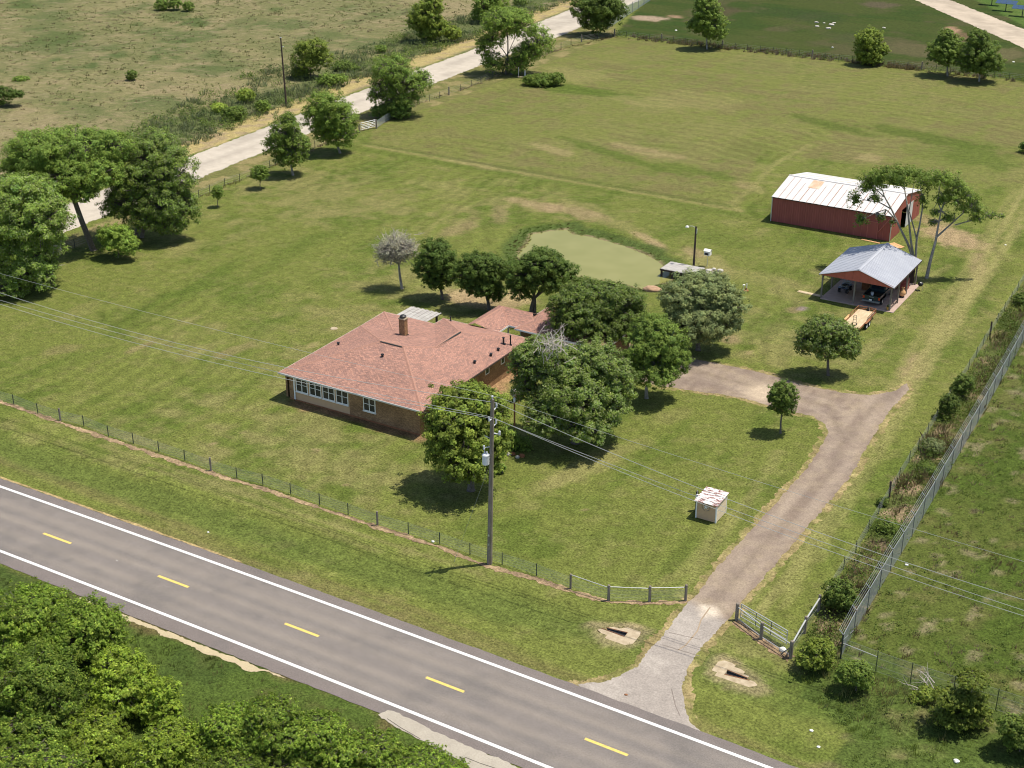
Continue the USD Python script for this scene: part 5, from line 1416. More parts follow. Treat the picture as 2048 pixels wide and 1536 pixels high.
# --- round the house
tree("bare_tree", "half bare grey tree with thin sparse leaves on the back lawn", "tree", (804, 577), [(790, 490, 46, 26), (770, 505, 30, 22), (812, 500, 30, 26), (790, 515, 32, 18)], col=np.array((.30, .29, .21)), leaf=.085, tr=.15, seed=22, cover=.30, bark="pale_bark", twigs=.9, fork=.45, sub=.2, inner=.4, dead=[(770, 500, 16, 1.3), (790, 490, 18, 1.4), (812, 500, 16, 1.3), (785, 520, 12, 1.1), (800, 478, 12, 1.0), (825, 490, 8, .9)])
tree("live_oak", "first dark oak of the row behind the house, next to the grey tree", "tree", (885, 598), [(870, 510, 38, 30), (858, 535, 32, 26), (890, 535, 34, 28), (875, 560, 32, 18)], col=DEEP, leaf=.13, tr=.17, seed=23)
tree("live_oak", "second dark oak of the row behind the house, over bare tan soil", "tree", (978, 618), [(960, 530, 42, 28), (935, 550, 34, 28), (985, 545, 34, 34), (960, 570, 38, 24), (990, 585, 20, 20)], col=DEEP * .97, leaf=.13, tr=.19, seed=24)
tree("live_oak", "third dark oak of the row, forked trunk beside the covered walk", "tree", (1062, 636), [(1085, 525, 44, 32), (1050, 545, 42, 34), (1120, 545, 36, 30), (1090, 560, 44, 28), (1040, 575, 28, 26)], col=DEEP * 1.05, leaf=.13, tr=.24, seed=25, stems=[(0, 0, 1), (.35, .1, .8)], fork=.38)
tree("large_oak", "wide oak rising over the garage roof between pond and house", "tree", (1205, 712), [(1180, 590, 62, 34, 1), (1140, 610, 44, 36), (1235, 610, 52, 42), (1170, 640, 56, 40, -1), (1215, 655, 52, 36, -1), (1265, 640, 34, 38, 1), (1130, 645, 30, 28, -1)], col=OAK * 1.05, leaf=.13, tr=.3, seed=26, second=(GREY_G * .8, .2), dead=[(1150, 650, 7, 1.0), (1130, 620, 4, .9)])
tree("grey_oak", "soft grey green tree standing apart by the dock and drive", "tree", (1396, 700), [(1405, 575, 60, 36, 1), (1365, 600, 46, 40), (1445, 605, 44, 42), (1400, 640, 60, 40, -1), (1450, 640, 34, 34), (1360, 640, 32, 30, -1), (1405, 665, 44, 22, -1)], col=GREY_G * .9, leaf=.125, tr=.25, seed=27, clump=.16)
tree("live_oak", "compact dark oak with pale trunk at the end of the drive", "tree", (1293, 796), [(1305, 660, 44, 32, 1), (1330, 690, 44, 42), (1290, 700, 42, 42), (1345, 720, 34, 34), (1310, 745, 46, 30, -1), (1270, 730, 28, 30)], col=OAK * .95, leaf=.125, tr=.17, seed=28, bark="pale_bark")
tree("large_oak", "biggest grey tinged oak in front of the garage with dead twigs on top", "tree", (1150, 885), [(1085, 705, 50, 36, 2), (1050, 725, 32, 34, 1), (1120, 735, 56, 42, 1), (1185, 725, 60, 44, 2), (1230, 760, 44, 48, 1), (1150, 790, 66, 48, -1), (1210, 810, 54, 46), (1110, 805, 50, 42, -1), (1090, 840, 44, 34, -2), (1170, 850, 60, 34, -2), (1050, 770, 28, 30, 1)], col=OAK * 1.02, leaf=.125, tr=.35, seed=29, second=(GREY_G * .85, .35), dead=[(1105, 690, 22, 1.4), (1125, 688, 14, 1.3), (1085, 700, 8, 1.0), (1110, 730, 8, .9)], fork=.3)
tree("yard_tree", "bright green broad tree at the front corner of the house beside the utility pole", "tree", (942, 980), [(935, 795, 58, 34, 2), (900, 825, 54, 42, 1), (970, 825, 50, 48, 1), (930, 860, 74, 50), (890, 890, 42, 44), (975, 885, 48, 50), (930, 915, 62, 44, -1), (960, 935, 40, 30, -1)], col=BRIGHT * .60, leaf=.145, tr=.3, seed=30, clump=.25, fork=.25)
tree("yard_tree", "open umbrella shaped tree on the lawn below the trailer", "tree", (1656, 750), [(1655, 655, 46, 24), (1625, 675, 36, 28), (1690, 680, 34, 30), (1655, 690, 46, 28), (1610, 690, 22, 20), (1700, 700, 22, 20)], col=OAK * .95, leaf=.125, tr=.15, seed=31, cover=1.35, inner=.15, fork=.5, second=(GREY_G * .8, .25))
tree("yard_tree", "small round tree on a thin trunk by the drive bend", "tree", (1561, 866), [(1566, 785, 28, 24), (1558, 800, 24, 24), (1572, 810, 24, 20)], col=OAK * .85, leaf=.11, tr=.09, seed=32, fork=.55)
for i, (foot, bl, lb) in enumerate([((1035, 895), [(1015, 880, 26, 24), (1045, 892, 20, 18)], "shrub filling the gap between front tree and biggest oak"), ((1005, 945), [(1000, 935, 12, 9)], "flower shrub at the side of the bright front tree")]):
    tree("shrub", lb, "shrub", foot, bl, col=MID_G * .9, leaf=.11, tr=.05, seed=90 + i, twigs=.2, fork=.2, zmin=.02)
# --- the two open trees behind the carport
def open_tree(name, label, foot, limbs, tufts, seed, col=MID_G * 1.0, r0=.2):
    """a tree of long bare limbs: each limb is a chain of picture points at the depth of the trunk"""
    r = np.random.default_rng(3000 + seed)
    base = P(*foot)
    t = thing(name, label, "tree", base)
    at = lambda q: blob_at(base, (q[0], q[1], 1, 1, q[2] if len(q) > 2 else 0))[0]
    tb = MB()
    for k, ch in enumerate(limbs):
        pts = np.array([base - [0, 0, .1] if q == "foot" else at(q) for q in ch[1]])
        s = np.linspace(0, 1, len(pts)); ss_ = np.linspace(0, 1, 3 * len(pts))
        p = np.stack([np.interp(ss_, s, pts[:, j]) for j in range(3)], 1)
        tb.tube(p, np.linspace(ch[0], max(.02, ch[0] * .3), len(p)), 8, cap=False)
    lobes = [blob_at(base, q) for q in tufts]
    v, f, cl, cen = leaves(lobes, r, .125, col * .8, cover=.85, sub=.26, inner=.35, clump=.2, shell=(.5, 1.15))
    ends = np.array([at(q) for ch in limbs for q in ch[1] if q != "foot"])
    for q in cen[r.random(len(cen)) < .5]:
        e = ends[np.argmin(np.linalg.norm(ends - q, axis=1))]
        if np.linalg.norm(e - q) < 3.0:
            limb(tb, e, q, .03, .012, r, n=4, sides=4)
    tb.build("trunk", M["pale_bark"], t)
    MB().add(v, f, cl).build("crown", M["leaf"], t, kind="stuff")
    return t


Z5 = lambda x, y, d=0: (1660 + x / 5.689, 320 + y / 5.689, d)
open_tree("open_tree", "many stemmed tree with grey limbs and leafy top over the barn roof", (1831, 531), [
    (.17, ["foot", Z5(890, 960), Z5(800, 780), Z5(700, 560), Z5(620, 420), Z5(580, 290)]), (.16, ["foot", Z5(925, 960), Z5(900, 720), Z5(880, 520), Z5(850, 340, 1), Z5(830, 180, 1)]), (.15, ["foot", Z5(985, 900), Z5(1020, 740), Z5(1050, 560), Z5(1050, 400), Z5(1020, 250)]),
    (.10, [Z5(985, 900), Z5(950, 760), Z5(900, 580, 1), Z5(930, 400, 1), Z5(960, 250, 1)]), (.09, [Z5(760, 690), Z5(640, 560, -1), Z5(520, 600, -1), Z5(400, 660, -1)]), (.08, [Z5(700, 560), Z5(560, 480), Z5(420, 460), Z5(280, 420)]), (.07, [Z5(620, 420), Z5(520, 330), Z5(440, 250)]), (.06, [Z5(850, 340, 1), Z5(760, 240), Z5(700, 180)])],
    [(1750, 360, 34, 20, -1.5), (1770, 345, 30, 16, -3.5), (1800, 348, 34, 18, -4), (1830, 350, 34, 16, -3.5), (1735, 375, 24, 18, -1), (1855, 365, 26, 20), (1790, 362, 30, 12, -2.5), (1710, 400, 16, 18), (1750, 395, 14, 10), (1722, 440, 15, 14, -1), (1762, 435, 10, 10, -1), (1845, 400, 14, 14), (1785, 445, 8, 8)], 1)
open_tree("open_tree", "leaning tall tree with a bare pale trunk and high leafy arch behind the carport", (1853, 556), [
    (.22, ["foot", Z5(1140, 1150), Z5(1200, 930), Z5(1240, 700), Z5(1265, 580)]), (.13, [Z5(1210, 880), Z5(1320, 780), Z5(1420, 690), Z5(1520, 600), Z5(1620, 520)]), (.11, [Z5(1265, 580), Z5(1300, 480), Z5(1370, 380), Z5(1420, 300)]), (.09, [Z5(1265, 580), Z5(1230, 480), Z5(1240, 350), Z5(1260, 240)]), (.08, [Z5(1420, 740), Z5(1560, 700), Z5(1680, 680), Z5(1800, 630)]), (.05, [Z5(1680, 680), Z5(1850, 630), Z5(1960, 640)]), (.06, [Z5(1300, 480), Z5(1440, 460), Z5(1540, 400)])],
    [(1880, 358, 24, 20), (1900, 365, 28, 22), (1920, 385, 26, 22), (1940, 400, 22, 18), (1955, 420, 18, 18), (1898, 395, 22, 18), (1925, 415, 16, 14), (1895, 435, 14, 14), (1955, 438, 14, 10), (1985, 430, 13, 8), (2003, 432, 8, 6), (1880, 400, 14, 14), (1870, 425, 10, 10), (1865, 445, 10, 8)], 2, r0=.24)
# --- the corridor and the roadside corner
for i, (foot, bl, lb, c) in enumerate([
        ((1683, 1222), [(1680, 1182, 32, 26), (1690, 1198, 26, 22), (1668, 1200, 22, 20)], "round dark bush between the wire fence end and the chain link", OAK), ((1632, 1340), [(1640, 1300, 30, 24), (1622, 1315, 32, 22), (1645, 1322, 22, 16)], "yellow topped bush outside the corner post of the gate fence", BRIGHT * .8), ((1712, 1380), [(1712, 1345, 32, 26), (1690, 1350, 22, 20), (1725, 1358, 22, 20)], "dull green bush under the chain link corner post", MID_G * .85),
        ((1918, 1450), [(1945, 1358, 34, 20), (1900, 1395, 34, 24), (1940, 1400, 36, 30), (1905, 1430, 42, 28), (1950, 1430, 32, 26)], "biggest roadside bush, lime on top, dark at its foot", BRIGHT * .72), ((2040, 1500), [(2020, 1450, 26, 22), (2045, 1470, 40, 34), (2075, 1460, 40, 40)], "dark bush at the roadside corner, cut by the photo's edge", MID_G * .75), ((1852, 1400), [(1858, 1385, 24, 14), (1840, 1395, 20, 12)], "low leafy bramble around the grey dead branches", BRIGHT * .8),
        ((1898, 835), [(1898, 808, 20, 20), (1890, 822, 14, 14)], "upright dark bush by the wire fence, lower of two", OAK), ((1925, 795), [(1928, 768, 22, 20), (1915, 778, 16, 14)], "round dark bush by the wire fence, higher of two", OAK * .95), ((2040, 610), [(2045, 600, 20, 14)], "bush where the wire fence leaves the view", MID_G * .9), ((1760, 1010), [(1766, 1004, 12, 10)], "little bush at a wire fence post", OAK), ((1770, 1060), [(1775, 1050, 22, 14), (1755, 1072, 18, 12)], "spreading low bush inside the fenced strip", MID_G * .9),
        ((1850, 945), [(1855, 935, 20, 12)], "dark weedy bush against the chain link", OAK * .95), ((1860, 905), [(1865, 890, 24, 14)], "grey green bush halfway along the fenced strip", GREY_G * .7)]):
    tree("bush", lb, "bush", foot, bl, col=c * .85, leaf=.11, tr=.05, seed=120 + i, twigs=.2, fork=.25, zmin=.02, cover=1.9)
# --- the thicket across the highway
TH = [((40, 1300), [(55, 1215, 70, 40), (20, 1250, 60, 45), (95, 1250, 55, 40), (60, 1290, 70, 45, -2)], "tall thicket tree at the photo's edge nearest the highway", MID_G * .9, 1), ((170, 1320), [(170, 1235, 56, 36), (205, 1255, 40, 36), (150, 1275, 60, 44, -1), (215, 1290, 36, 34)], "thicket tree reaching closest to the highway shoulder", MID_G * .85, 2),
      ((70, 1450), [(60, 1345, 70, 50), (20, 1390, 60, 54), (100, 1385, 56, 50, -1), (60, 1430, 80, 50, -2)], "broad dark crown in the middle of the thicket", OAK, 3), ((245, 1410), [(235, 1335, 44, 34), (265, 1355, 40, 34), (240, 1380, 56, 40, -1), (275, 1400, 38, 34)], "lime topped thicket tree beside the dark grass gap", BRIGHT * .8, 4),
      ((170, 1500), [(180, 1455, 56, 34), (140, 1490, 60, 40, -1), (205, 1500, 50, 40, -1)], "thicket crown with bright leaf tips below the lime topped tree", BRIGHT * .78, 5), ((310, 1440), [(325, 1385, 30, 26), (310, 1410, 34, 30), (340, 1425, 24, 22, -1)], "slim bright bush on the brink of the dark grass gap", BRIGHT * .85, 6), ((345, 1530), [(340, 1470, 46, 30), (375, 1500, 50, 34), (310, 1510, 44, 34, -1)], "leafy bush at the bottom of the thicket", BRIGHT * .7, 7),
      ((60, 1580), [(50, 1520, 70, 40), (110, 1545, 60, 34, -1), (0, 1550, 60, 40)], "thicket tree in the bottom corner of the photo", OAK * 1.05, 8), ((455, 1510), [(460, 1440, 50, 26), (430, 1470, 46, 30), (490, 1475, 46, 30, -1)], "round green bush just past the dark grass gap", MID_G, 9), ((545, 1520), [(540, 1420, 44, 22), (520, 1450, 46, 28), (570, 1460, 50, 30, -1)], "leafy bush following the highway shoulder, first past the gap", MID_G * 1.02, 10),
      ((650, 1540), [(640, 1455, 46, 22), (620, 1485, 50, 30), (680, 1495, 46, 28, -1)], "leafy bush following the highway shoulder, with a bare twig", MID_G, 11), ((755, 1560), [(745, 1490, 46, 20), (720, 1515, 44, 26), (780, 1525, 46, 24, -1)], "leafy bush beside the turnout, second from its tip", MID_G * 1.03, 12), ((860, 1580), [(850, 1515, 40, 14), (830, 1540, 44, 22), (895, 1540, 36, 16)], "last leafy bush beside the turnout", MID_G * 1.05, 13), ((500, 1600), [(440, 1545, 60, 34), (540, 1550, 66, 34), (620, 1560, 60, 34)], "bottom row bush under the first roadside bush", OAK * 1.1, 14), ((740, 1620), [(700, 1575, 60, 28), (790, 1580, 60, 28)], "bottom row bush under the turnout bushes", OAK * 1.1, 15)]
TH = [(foot, [(q[0], q[1], q[2] * 1.2, q[3] * 1.22, *q[4:]) for q in bl], lb, c, s) for foot, bl, lb, c, s in TH]
for foot, bl, lb, c, s in TH:
    tall = s in (1, 2, 3, 4, 5, 8)
    tree("thicket_tree" if tall else "bush", lb, "tree" if tall else "bush", foot, bl, col=c * [.80, .86, .55], leaf=.105, tr=.12 if tall else .05, seed=150 + s, twigs=.3, fork=.25, zmin=.02, cover=1.7, second=(BRIGHT * .85, .22), clump=.24, dead=[(820, 1500, 1, .1)][:0] or (None))
# ================================================================ fences
def gz(q):
    return np.array([q[0], q[1], float(ground_z(q[0], q[1]))])


def wire_between(mb, pts, z, r, sag=0.0):
    for a, b in zip(pts[:-1], pts[1:]):
        a, b = np.asarray(a), np.asarray(b)
        mid = (a + b) / 2 - [0, 0, sag]
        mb.tube([a + [0, 0, z], mid + [0, 0, z], b + [0, 0, z]], r, 4, cap=False)


def tpost(fence, p, h=1.1, r=.026):
    MB().box((p[0] - r, p[1] - r, p[2] - .1), (p[0] + r, p[1] + r, p[2] + h)).box((p[0] - r * .4, p[1] - r * 2, p[2] + .1), (p[0] + r * .4, p[1] - r, p[2] + h)).build("steel_post", M["tpost"], fence)


def wpost(fence, p, h=1.3, r=.085, mat="old_wood"):
    MB().lathe([(0, h + .015), (r * .8, h), (r, h - .03), (r * 1.04, -.1)], p, 9).build("timber_post", M[mat], fence)


def net(pts, z0, z1, mat, fence, name="wire_mesh"):
    mb = MB()
    for a, b in zip(pts[:-1], pts[1:]):
        a, b = np.asarray(a), np.asarray(b)
        mb.add([a + [0, 0, z0], b + [0, 0, z0], b + [0, 0, z1], a + [0, 0, z1]], [(0, 1, 2), (0, 2, 3)])
    mb.build(name, M[mat], fence)


ff = thing("wire_fence", "front wire fence on timber and steel posts along the highway verge", "fence", gz(P(600, 1000)))
row = [(-190, 742, 0), (-130, 762, 0), (-75, 779, 0), (-22, 794, 0), (28, 809, 0), (76, 827, 0), (121, 841, 1), (168, 852, 0), (217, 872, 0), (267, 887, 0), (318, 904, 0), (370, 921, 0), (422, 941, 1), (474, 957, 0), (526, 970, 0), (581.5, 988, 0), (639.5, 1009.5, 0), (696.5, 1029, 0), (755, 1050, 1), (817, 1068, 0), (879.5, 1088, 0), (940, 1109, 0), (1004.5, 1129, 0), (1073, 1151, 0), (1141, 1177, 1)]
pts = [gz(P(x, y)) for x, y, k in row]
for p, (x, y, k) in zip(pts, row):
    (wpost if k else tpost)(ff, p, *((1.28,) if k else (1.08,)))
for z in (.18, .42, .66, .88, 1.02):
    mb = MB(); wire_between(mb, pts, z, .006); mb.build("wire", M["fence_wire"], ff)
net(pts, .05, 1.0, "thin_net", ff)
pr = thing("pipe_fence", "pale pipe rail on four timber posts beside the drive mouth", "fence", gz(P(1250, 1190)))
pp = [gz(P(x, y)) for x, y in ((1141, 1177), (1217, 1201), (1299, 1203), (1371, 1201))]
for p in pp[1:]:
    wpost(pr, p, 1.36, .105)
for a, b in zip(pp[:-1], pp[1:]):
    MB().tube([a + [.05, 0, 1.22], b + [-.08, 0, 1.12]], .032, 8).build("pipe_rail", M["pipe"], pr)
for z in (.3, .6, .9):
    mb = MB(); wire_between(mb, pp, z, .006); mb.build("wire", M["fence_wire"], pr)
net(pp, .1, 1.0, "thin_net", pr)
gf = thing("gate_fence", "timber post and pipe rail corner on the far side of the drive", "fence", gz(P(1581, 1316)))
gp = [gz(P(x, y)) for x, y in ((1473, 1240), (1522, 1278), (1581, 1316), (1609, 1266), (1637, 1222))]
for k, p in enumerate(gp):
    wpost(gf, p, 1.42, .13 if k < 3 else .11)
for a, b in zip(gp[:2], gp[1:3]):
    MB().tube([a + [0, 0, 1.12], b + [0, 0, 1.12]], .045, 8).tube([a + [0, 0, .22], b + [0, 0, .22]], .03, 6).build("pipe_rail", M["pipe"], gf)
for a, b in zip(gp[2:4], gp[3:5]):
    MB().tube([a + [0, 0, 1.16], b + [0, 0, 1.16]], .062, 8).build("pipe_rail", M["pipe"], gf)
    MB().tube([a + [0, 0, .95], b + [0, 0, .35]], .012, 5).build("brace_wire", M["fence_wire"], gf)
MB().tube([gp[2] + [-.75, .1, .0], gp[2] + [-.08, 0, .85]], .05, 6).build("brace", M["old_wood"], gf)
net(gp[:3], .05, 1.0, "thin_net", gf); net(gp[2:], .05, 1.1, "thin_net", gf)
pgt = thing("pipe_gate", "long pale pipe gate swung back against its fence by the drive", "gate", gp[0])
ga, gb = gp[0] + [.22, .18, 0], gz(P(1567, 1296)) + [.1, .25, 0]
for z in (1.33, 1.13, .86, .58, .28):
    MB().tube([ga + [0, 0, z], gb + [0, 0, z]], .032 if z != 1.33 else .04, 7).build("rail", M["pipe"], pgt)
for t_ in (0, .33, .66, 1.0):
    q_ = ga + (gb - ga) * t_
    MB().tube([q_ + [0, 0, .2], q_ + [0, 0, 1.34]], .03, 6).build("upright", M["dark_steel"] if 0 < t_ < 1 else M["pipe"], pgt)
# wire fence up the side of the lawn
sf = thing("wire_fence", "thin side wire fence between the mown lawn and the weedy strip", "fence", gz(P(1778, 993)))
row = [(1637, 1222, 2), (1661, 1182, 0), (1687, 1139, 0), (1711, 1106, 0), (1736, 1064, 0), (1757, 1028, 0), (1778, 994, 1), (1798, 959, 0), (1818, 925, 0), (1836, 899, 0), (1855, 868, 0), (1872, 841, 0), (1889, 814, 0), (1905, 789, 0), (1921, 764, 0), (1937, 739, 0), (1952, 715, 0), (1966, 691, 0), (1980, 669, 1), (1994, 646, 0), (2008, 624, 0), (2022, 602, 0), (2035, 581, 0), (2048, 560, 0), (2061, 539, 0), (2074, 518, 0)]
pts = [gz(P(x, y)) for x, y, k in row]
for p, (x, y, k) in zip(pts, row):
    if k == 1:
        wpost(sf, p, 1.5, .09, "dark_wood")
    elif k == 0:
        tpost(sf, p, 1.15)
for z in (.25, .5, .75, 1.0):
    mb = MB(); wire_between(mb, pts, z, .006); mb.build("wire", M["fence_wire"], sf)
net(pts, .05, 1.0, "thin_net", sf)
# chain link with barbed wire
cl = thing("chain_link_fence", "tall grey chain link fence topped with barbed wire along the weedy strip", "fence", gz(P(1780, 1143)))
row = [(1681, 1317), (1707, 1267), (1734, 1222), (1758, 1181), (1780, 1143), (1802, 1108), (1823.5, 1073), (1845, 1036), (1865, 1002), (1883.5, 969), (1902, 938), (1920, 906), (1938, 875), (1955, 846), (1971, 818), (1986, 791), (2001, 765), (2015, 740), (2029, 715), (2042, 691), (2056, 667), (2070, 643), (2083, 620)]
pts = [gz(P(x, y)) for x, y in row]
dv = (pts[6] - pts[0]) / np.linalg.norm(pts[6] - pts[0])
sd = np.array([-dv[1], dv[0], 0])
for k, p in enumerate(pts):
    mb = MB().tube([p - [0, 0, .2], p + [0, 0, 2.0]], .035 if k else .06, 8)
    po = mb.build("post", M["dark_steel"], cl)
    MB().tube([p + [0, 0, 1.98], p + sd * .32 + [0, 0, 2.3]], .022, 5).build("barb_arm", M["steel"], po)
for a, b in zip(pts[:-1], pts[1:]):
    pn = MB().add([a + [0, 0, .05], b + [0, 0, .05], b + [0, 0, 1.92], a + [0, 0, 1.92]], [(0, 1, 2), (0, 2, 3)]).build("mesh_panel", M["screen_net"], cl)
for a, b in zip(pts[:-1], pts[1:]):
    MB().tube([a + [0, 0, 1.94], b + [0, 0, 1.94]], .022, 6).build("top_rail", M["steel"], cl)
for k in range(3):
    mb = MB()
    wire_between(mb, [p + sd * (.1 + .1 * k) for p in pts], 2.08 + .1 * k, .009)
    mb.build("barbed_wire", M["steel"], cl)
MB().tube([pts[0] + [0, 0, 1.5], pts[1] + [0, 0, .3]], .025, 6).build("brace", M["steel"], cl)
rf = thing("wire_fence", "light mesh fence running from the chain link corner along the roadside", "fence", gz(P(1820, 1368)))
rp_ = [pts[0]] + [gz(P(x, y)) for x, y in ((1751, 1344), (1820, 1368), (1905, 1395), (1991, 1421), (2075, 1448), (2160, 1475))]
for p in rp_[1:]:
    MB().tube([p - [0, 0, .2], p + [0, 0, 1.75]], .03, 7).build("post", M["tpost"], rf)
MB().tube([rp_[0] + [0, 0, 1.3], rp_[1] + [0, 0, 1.25]], .028, 6).build("pipe_rail", M["pipe"], rf)
for z in (.1, .55, 1.15, 1.68):
    mb = MB(); wire_between(mb, rp_, z, .008); mb.build("wire", M["fence_wire"], rf)
net(rp_, .05, 1.68, "thin_net", rf)
# back fence and the fence along the gravel road
bf = thing("wire_fence", "old back fence of thin posts between the pasture and the far field", "fence", gz(P(1640, 118)))
c0, c1 = P(1229, 73), P(2048, 163)
n = 31
pts = [gz(c0 + (c1 - c0) * (k / n)) for k in range(n + 6)]
for k, p in enumerate(pts):
    if k in (0, 4, 9, 16, 24):
        wpost(bf, p, 1.6, .13, "old_wood")
    else:
        MB().box((p[0] - .035, p[1] - .035, -.1), (p[0] + .035, p[1] + .035, 1.35)).build("steel_post", M["dark_steel"], bf)
for z in (.3, .6, .9, 1.2):
    mb = MB(); wire_between(mb, pts, z, .009); mb.build("wire", M["fence_wire"], bf)
lf = thing("wire_fence", "pasture fence of steel posts along the gravel road past the white gate", "fence", gz(P(898, 189)))
row = [(753, 257), (772, 244), (792, 233), (815, 219), (839, 208), (859, 203), (879, 197), (898, 190), (921, 182), (943, 173), (962, 166), (985, 156), (1005, 147), (1030, 136), (1055, 125), (1080, 114), (1103, 104), (1122, 97), (1142, 90), (1163, 84), (1195, 78), (1228, 73)]
pts = [gz(P(x, y)) for x, y in row]
for k, p in enumerate(pts):
    if k in (0, 7, 19):
        wpost(lf, p, 1.45, .12)
    else:
        MB().box((p[0] - .03, p[1] - .03, -.1), (p[0] + .03, p[1] + .03, 1.2)).build("steel_post", M["dark_steel"], lf)
for z in (.3, .6, .9, 1.15):
    mb = MB(); wire_between(mb, pts, z, .008); mb.build("wire", M["fence_wire"], lf)
net(pts[:4], .1, 1.25, "screen_net", lf, "cattle_panel")
lf2 = thing("wire_fence", "lawn fence of steel posts along the gravel road below the white gate", "fence", gz(P(520, 340)))
row = [(719, 265), (690, 272), (660, 283), (630, 296), (600, 309), (570, 322), (540, 336), (510, 349), (480, 363), (450, 372), (420, 386), (398, 396), (365, 410), (330, 425), (290, 441), (250, 457), (200, 477), (150, 497), (90, 520), (20, 547)]
pts = [gz(P(x, y)) for x, y in row]
for k, p in enumerate(pts):
    if k in (0,):
        wpost(lf2, p, 1.45, .12)
    else:
        MB().box((p[0] - .03, p[1] - .03, -.1), (p[0] + .03, p[1] + .03, 1.15)).build("steel_post", M["dark_steel"], lf2)
for z in (.3, .6, .9, 1.1):
    mb = MB(); wire_between(mb, pts, z, .008); mb.build("wire", M["fence_wire"], lf2)
wg = thing("pasture_gate", "white barred pasture gate opening on the gravel road", "gate", gz(P(737, 258)))
a, b = gz(P(722, 263)), gz(P(751, 256))
for z in (.3, .55, .8, 1.05, 1.35):
    MB().tube([a + [0, 0, z], b + [0, 0, z]], .045, 6).build("rail", M["white_paint"], wg)
for t_ in (.02, .5, .98):
    q_ = a + (b - a) * t_
    MB().tube([q_ + [0, 0, .2], q_ + [0, 0, 1.4]], .045, 6).build("upright", M["white_paint"] if t_ != .02 else M["trim_grey"], wg)
MB().tube([a + [0, 0, 1.3], a + (b - a) * .5 + [0, 0, .3]], .04, 6).build("brace", M["trim_grey"], wg)
MB().tube([b + [0, 0, 1.3], a + (b - a) * .5 + [0, 0, .3]], .04, 6).build("brace", M["white_paint"], wg)
ul = thing("chain_link_fence", "blue grey chain link fence at the far corner behind the pasture tree", "fence", gz(P(1270, 40)))
a, b = gz(P(1215, 58)), gz(P(1340, -25))
n = 11
pts = [a + (b - a) * (k / n) for k in range(n + 1)]
for p in pts:
    MB().tube([p - [0, 0, .1], p + [0, 0, 2.4]], .06, 6).build("post", M["trim_grey"], ul)
for a, b in zip(pts[:-1], pts[1:]):
    MB().add([a + [0, 0, .05], b + [0, 0, .05], b + [0, 0, 2.35], a + [0, 0, 2.35]], [(0, 1, 2), (0, 2, 3)]).build("mesh_panel", M["screen_net"], ul)
hf = thing("corner_rack", "old white post and log frame beside the open two stemmed tree", "frame", gz(P(1050, 155)))
a, b = gz(P(1037, 155)), gz(P(1065, 155))
MB().tube([a - [0, 0, .1], a + [0, 0, 1.9]], .09, 7).build("post", M["grey_wood"], hf)
q_ = gz(P(1050, 152))
MB().tube([q_, q_ + [0, 0, 1.0]], .12, 7).build("post", M["white_paint"], hf)
MB().tube([a + [.1, -.4, .2], b + [.3, -.4, .25]], .10, 7).build("log", M["tan_wood"], hf)

# ================================================================ poles and lines
def lean_pole(b, top, r0, r1, mat, parent, name="pole"):
    n = 7
    t_ = np.linspace(0, 1, n)[:, None]
    return MB().tube(b - [0, 0, .3] + (top - b + [0, 0, .3]) * t_, np.linspace(r0, r1, n), 12).build(name, mat, parent)


PBASE = P(979, 1127)
PTOP = np.array([PBASE[0] + .36, PBASE[1], 14.0])
up = thing("utility_pole", "tall grey timber utility pole with transformer and insulators by the front fence", "utility pole", PBASE)
lean_pole(PBASE, PTOP, .21, .135, M["old_wood"], up)
on = lambda z: PBASE + (PTOP - PBASE) * (z / 14.0)
INS = [(13.0, .50, 13.45), (12.45, -.50, 12.75), (11.7, .50, 12.12)]
for z, dy, zi in INS:
    a = on(z); e = np.array([a[0] + .05, a[1] + dy, zi - .28])
    MB().tube([a, a + (e - a) * .7, e], [.05, .045, .04], 6).build("bracket", M["insulator"], up)
    MB().lathe([(.02, -.3), (.075, -.28), (.04, -.22), (.085, -.17), (.045, -.11), (.085, -.06), (.05, 0), (.06, .06), (0, .08)], (e[0], e[1], zi + .0), 10).build("insulator", M["insulator"], up)
MB().tube([on(14.0), on(14.0) + [0, 0, .22]], .035, 6).lathe([(.09, .0), (.10, .06), (.05, .12), (0, .16)], on(14.0) + [0, 0, .18], 8).build("top_pin", M["insulator"], up)
a = on(11.25)
MB().tube([a, a + [.28, .30, -.12], a + [.42, .42, -.12]], .05, 6).lathe([(0, 0), (.09, .03), (.1, .3), (.06, .36), (0, .36)], a + [.40, .42, -.26], 8).build("arrester", M["insulator"], up)
a = on(10.75)
MB().tube([a, a + [-.45, -.25, .28]], .025, 5).build("cutout_arm", M["insulator"], up)
a = on(10.15)
MB().tube([a, a + [-.32, -.50, .02]], .035, 6).lathe([(.03, -.22), (.09, -.18), (.05, -.05), (.09, .08), (.03, .14)], a + [-.34, -.52, .1], 8).build("fuse_cutout", M["insulator"], up)
a = on(9.2)
tc = a + [-.24, -.40, 0]
can = MB().lathe([(0, -.42), (.24, -.42), (.27, -.38), (.27, .32), (.29, .33), (.29, .37), (.2, .44), (0, .46)], tc, 16).build("transformer", M["insulator"], up)
for dx in (-.1, .1):
    MB().lathe([(.05, 0), (.07, .05), (.04, .09), (.07, .14), (.03, .24), (0, .26)], tc + [dx, 0, .44], 8).build("bushing", M["insulator"], can)
MB().obox(tc + [.13, .2, .1], (.2, .3, .1)).obox(tc + [.13, .2, -.2], (.2, .3, .1)).build("mount", M["steel"], can)
for zz_ in (1.8, 2.6):
    MB().obox(on(zz_) + [0, -.19, 0], (.12, .01, .18)).build("tag_plate", M["steel"], up)
g0, g1 = on(9.0), gz(P(908, 1123))
MB().tube([g0, g1], .009, 4).build("guy_wire", M["fence_wire"], up)
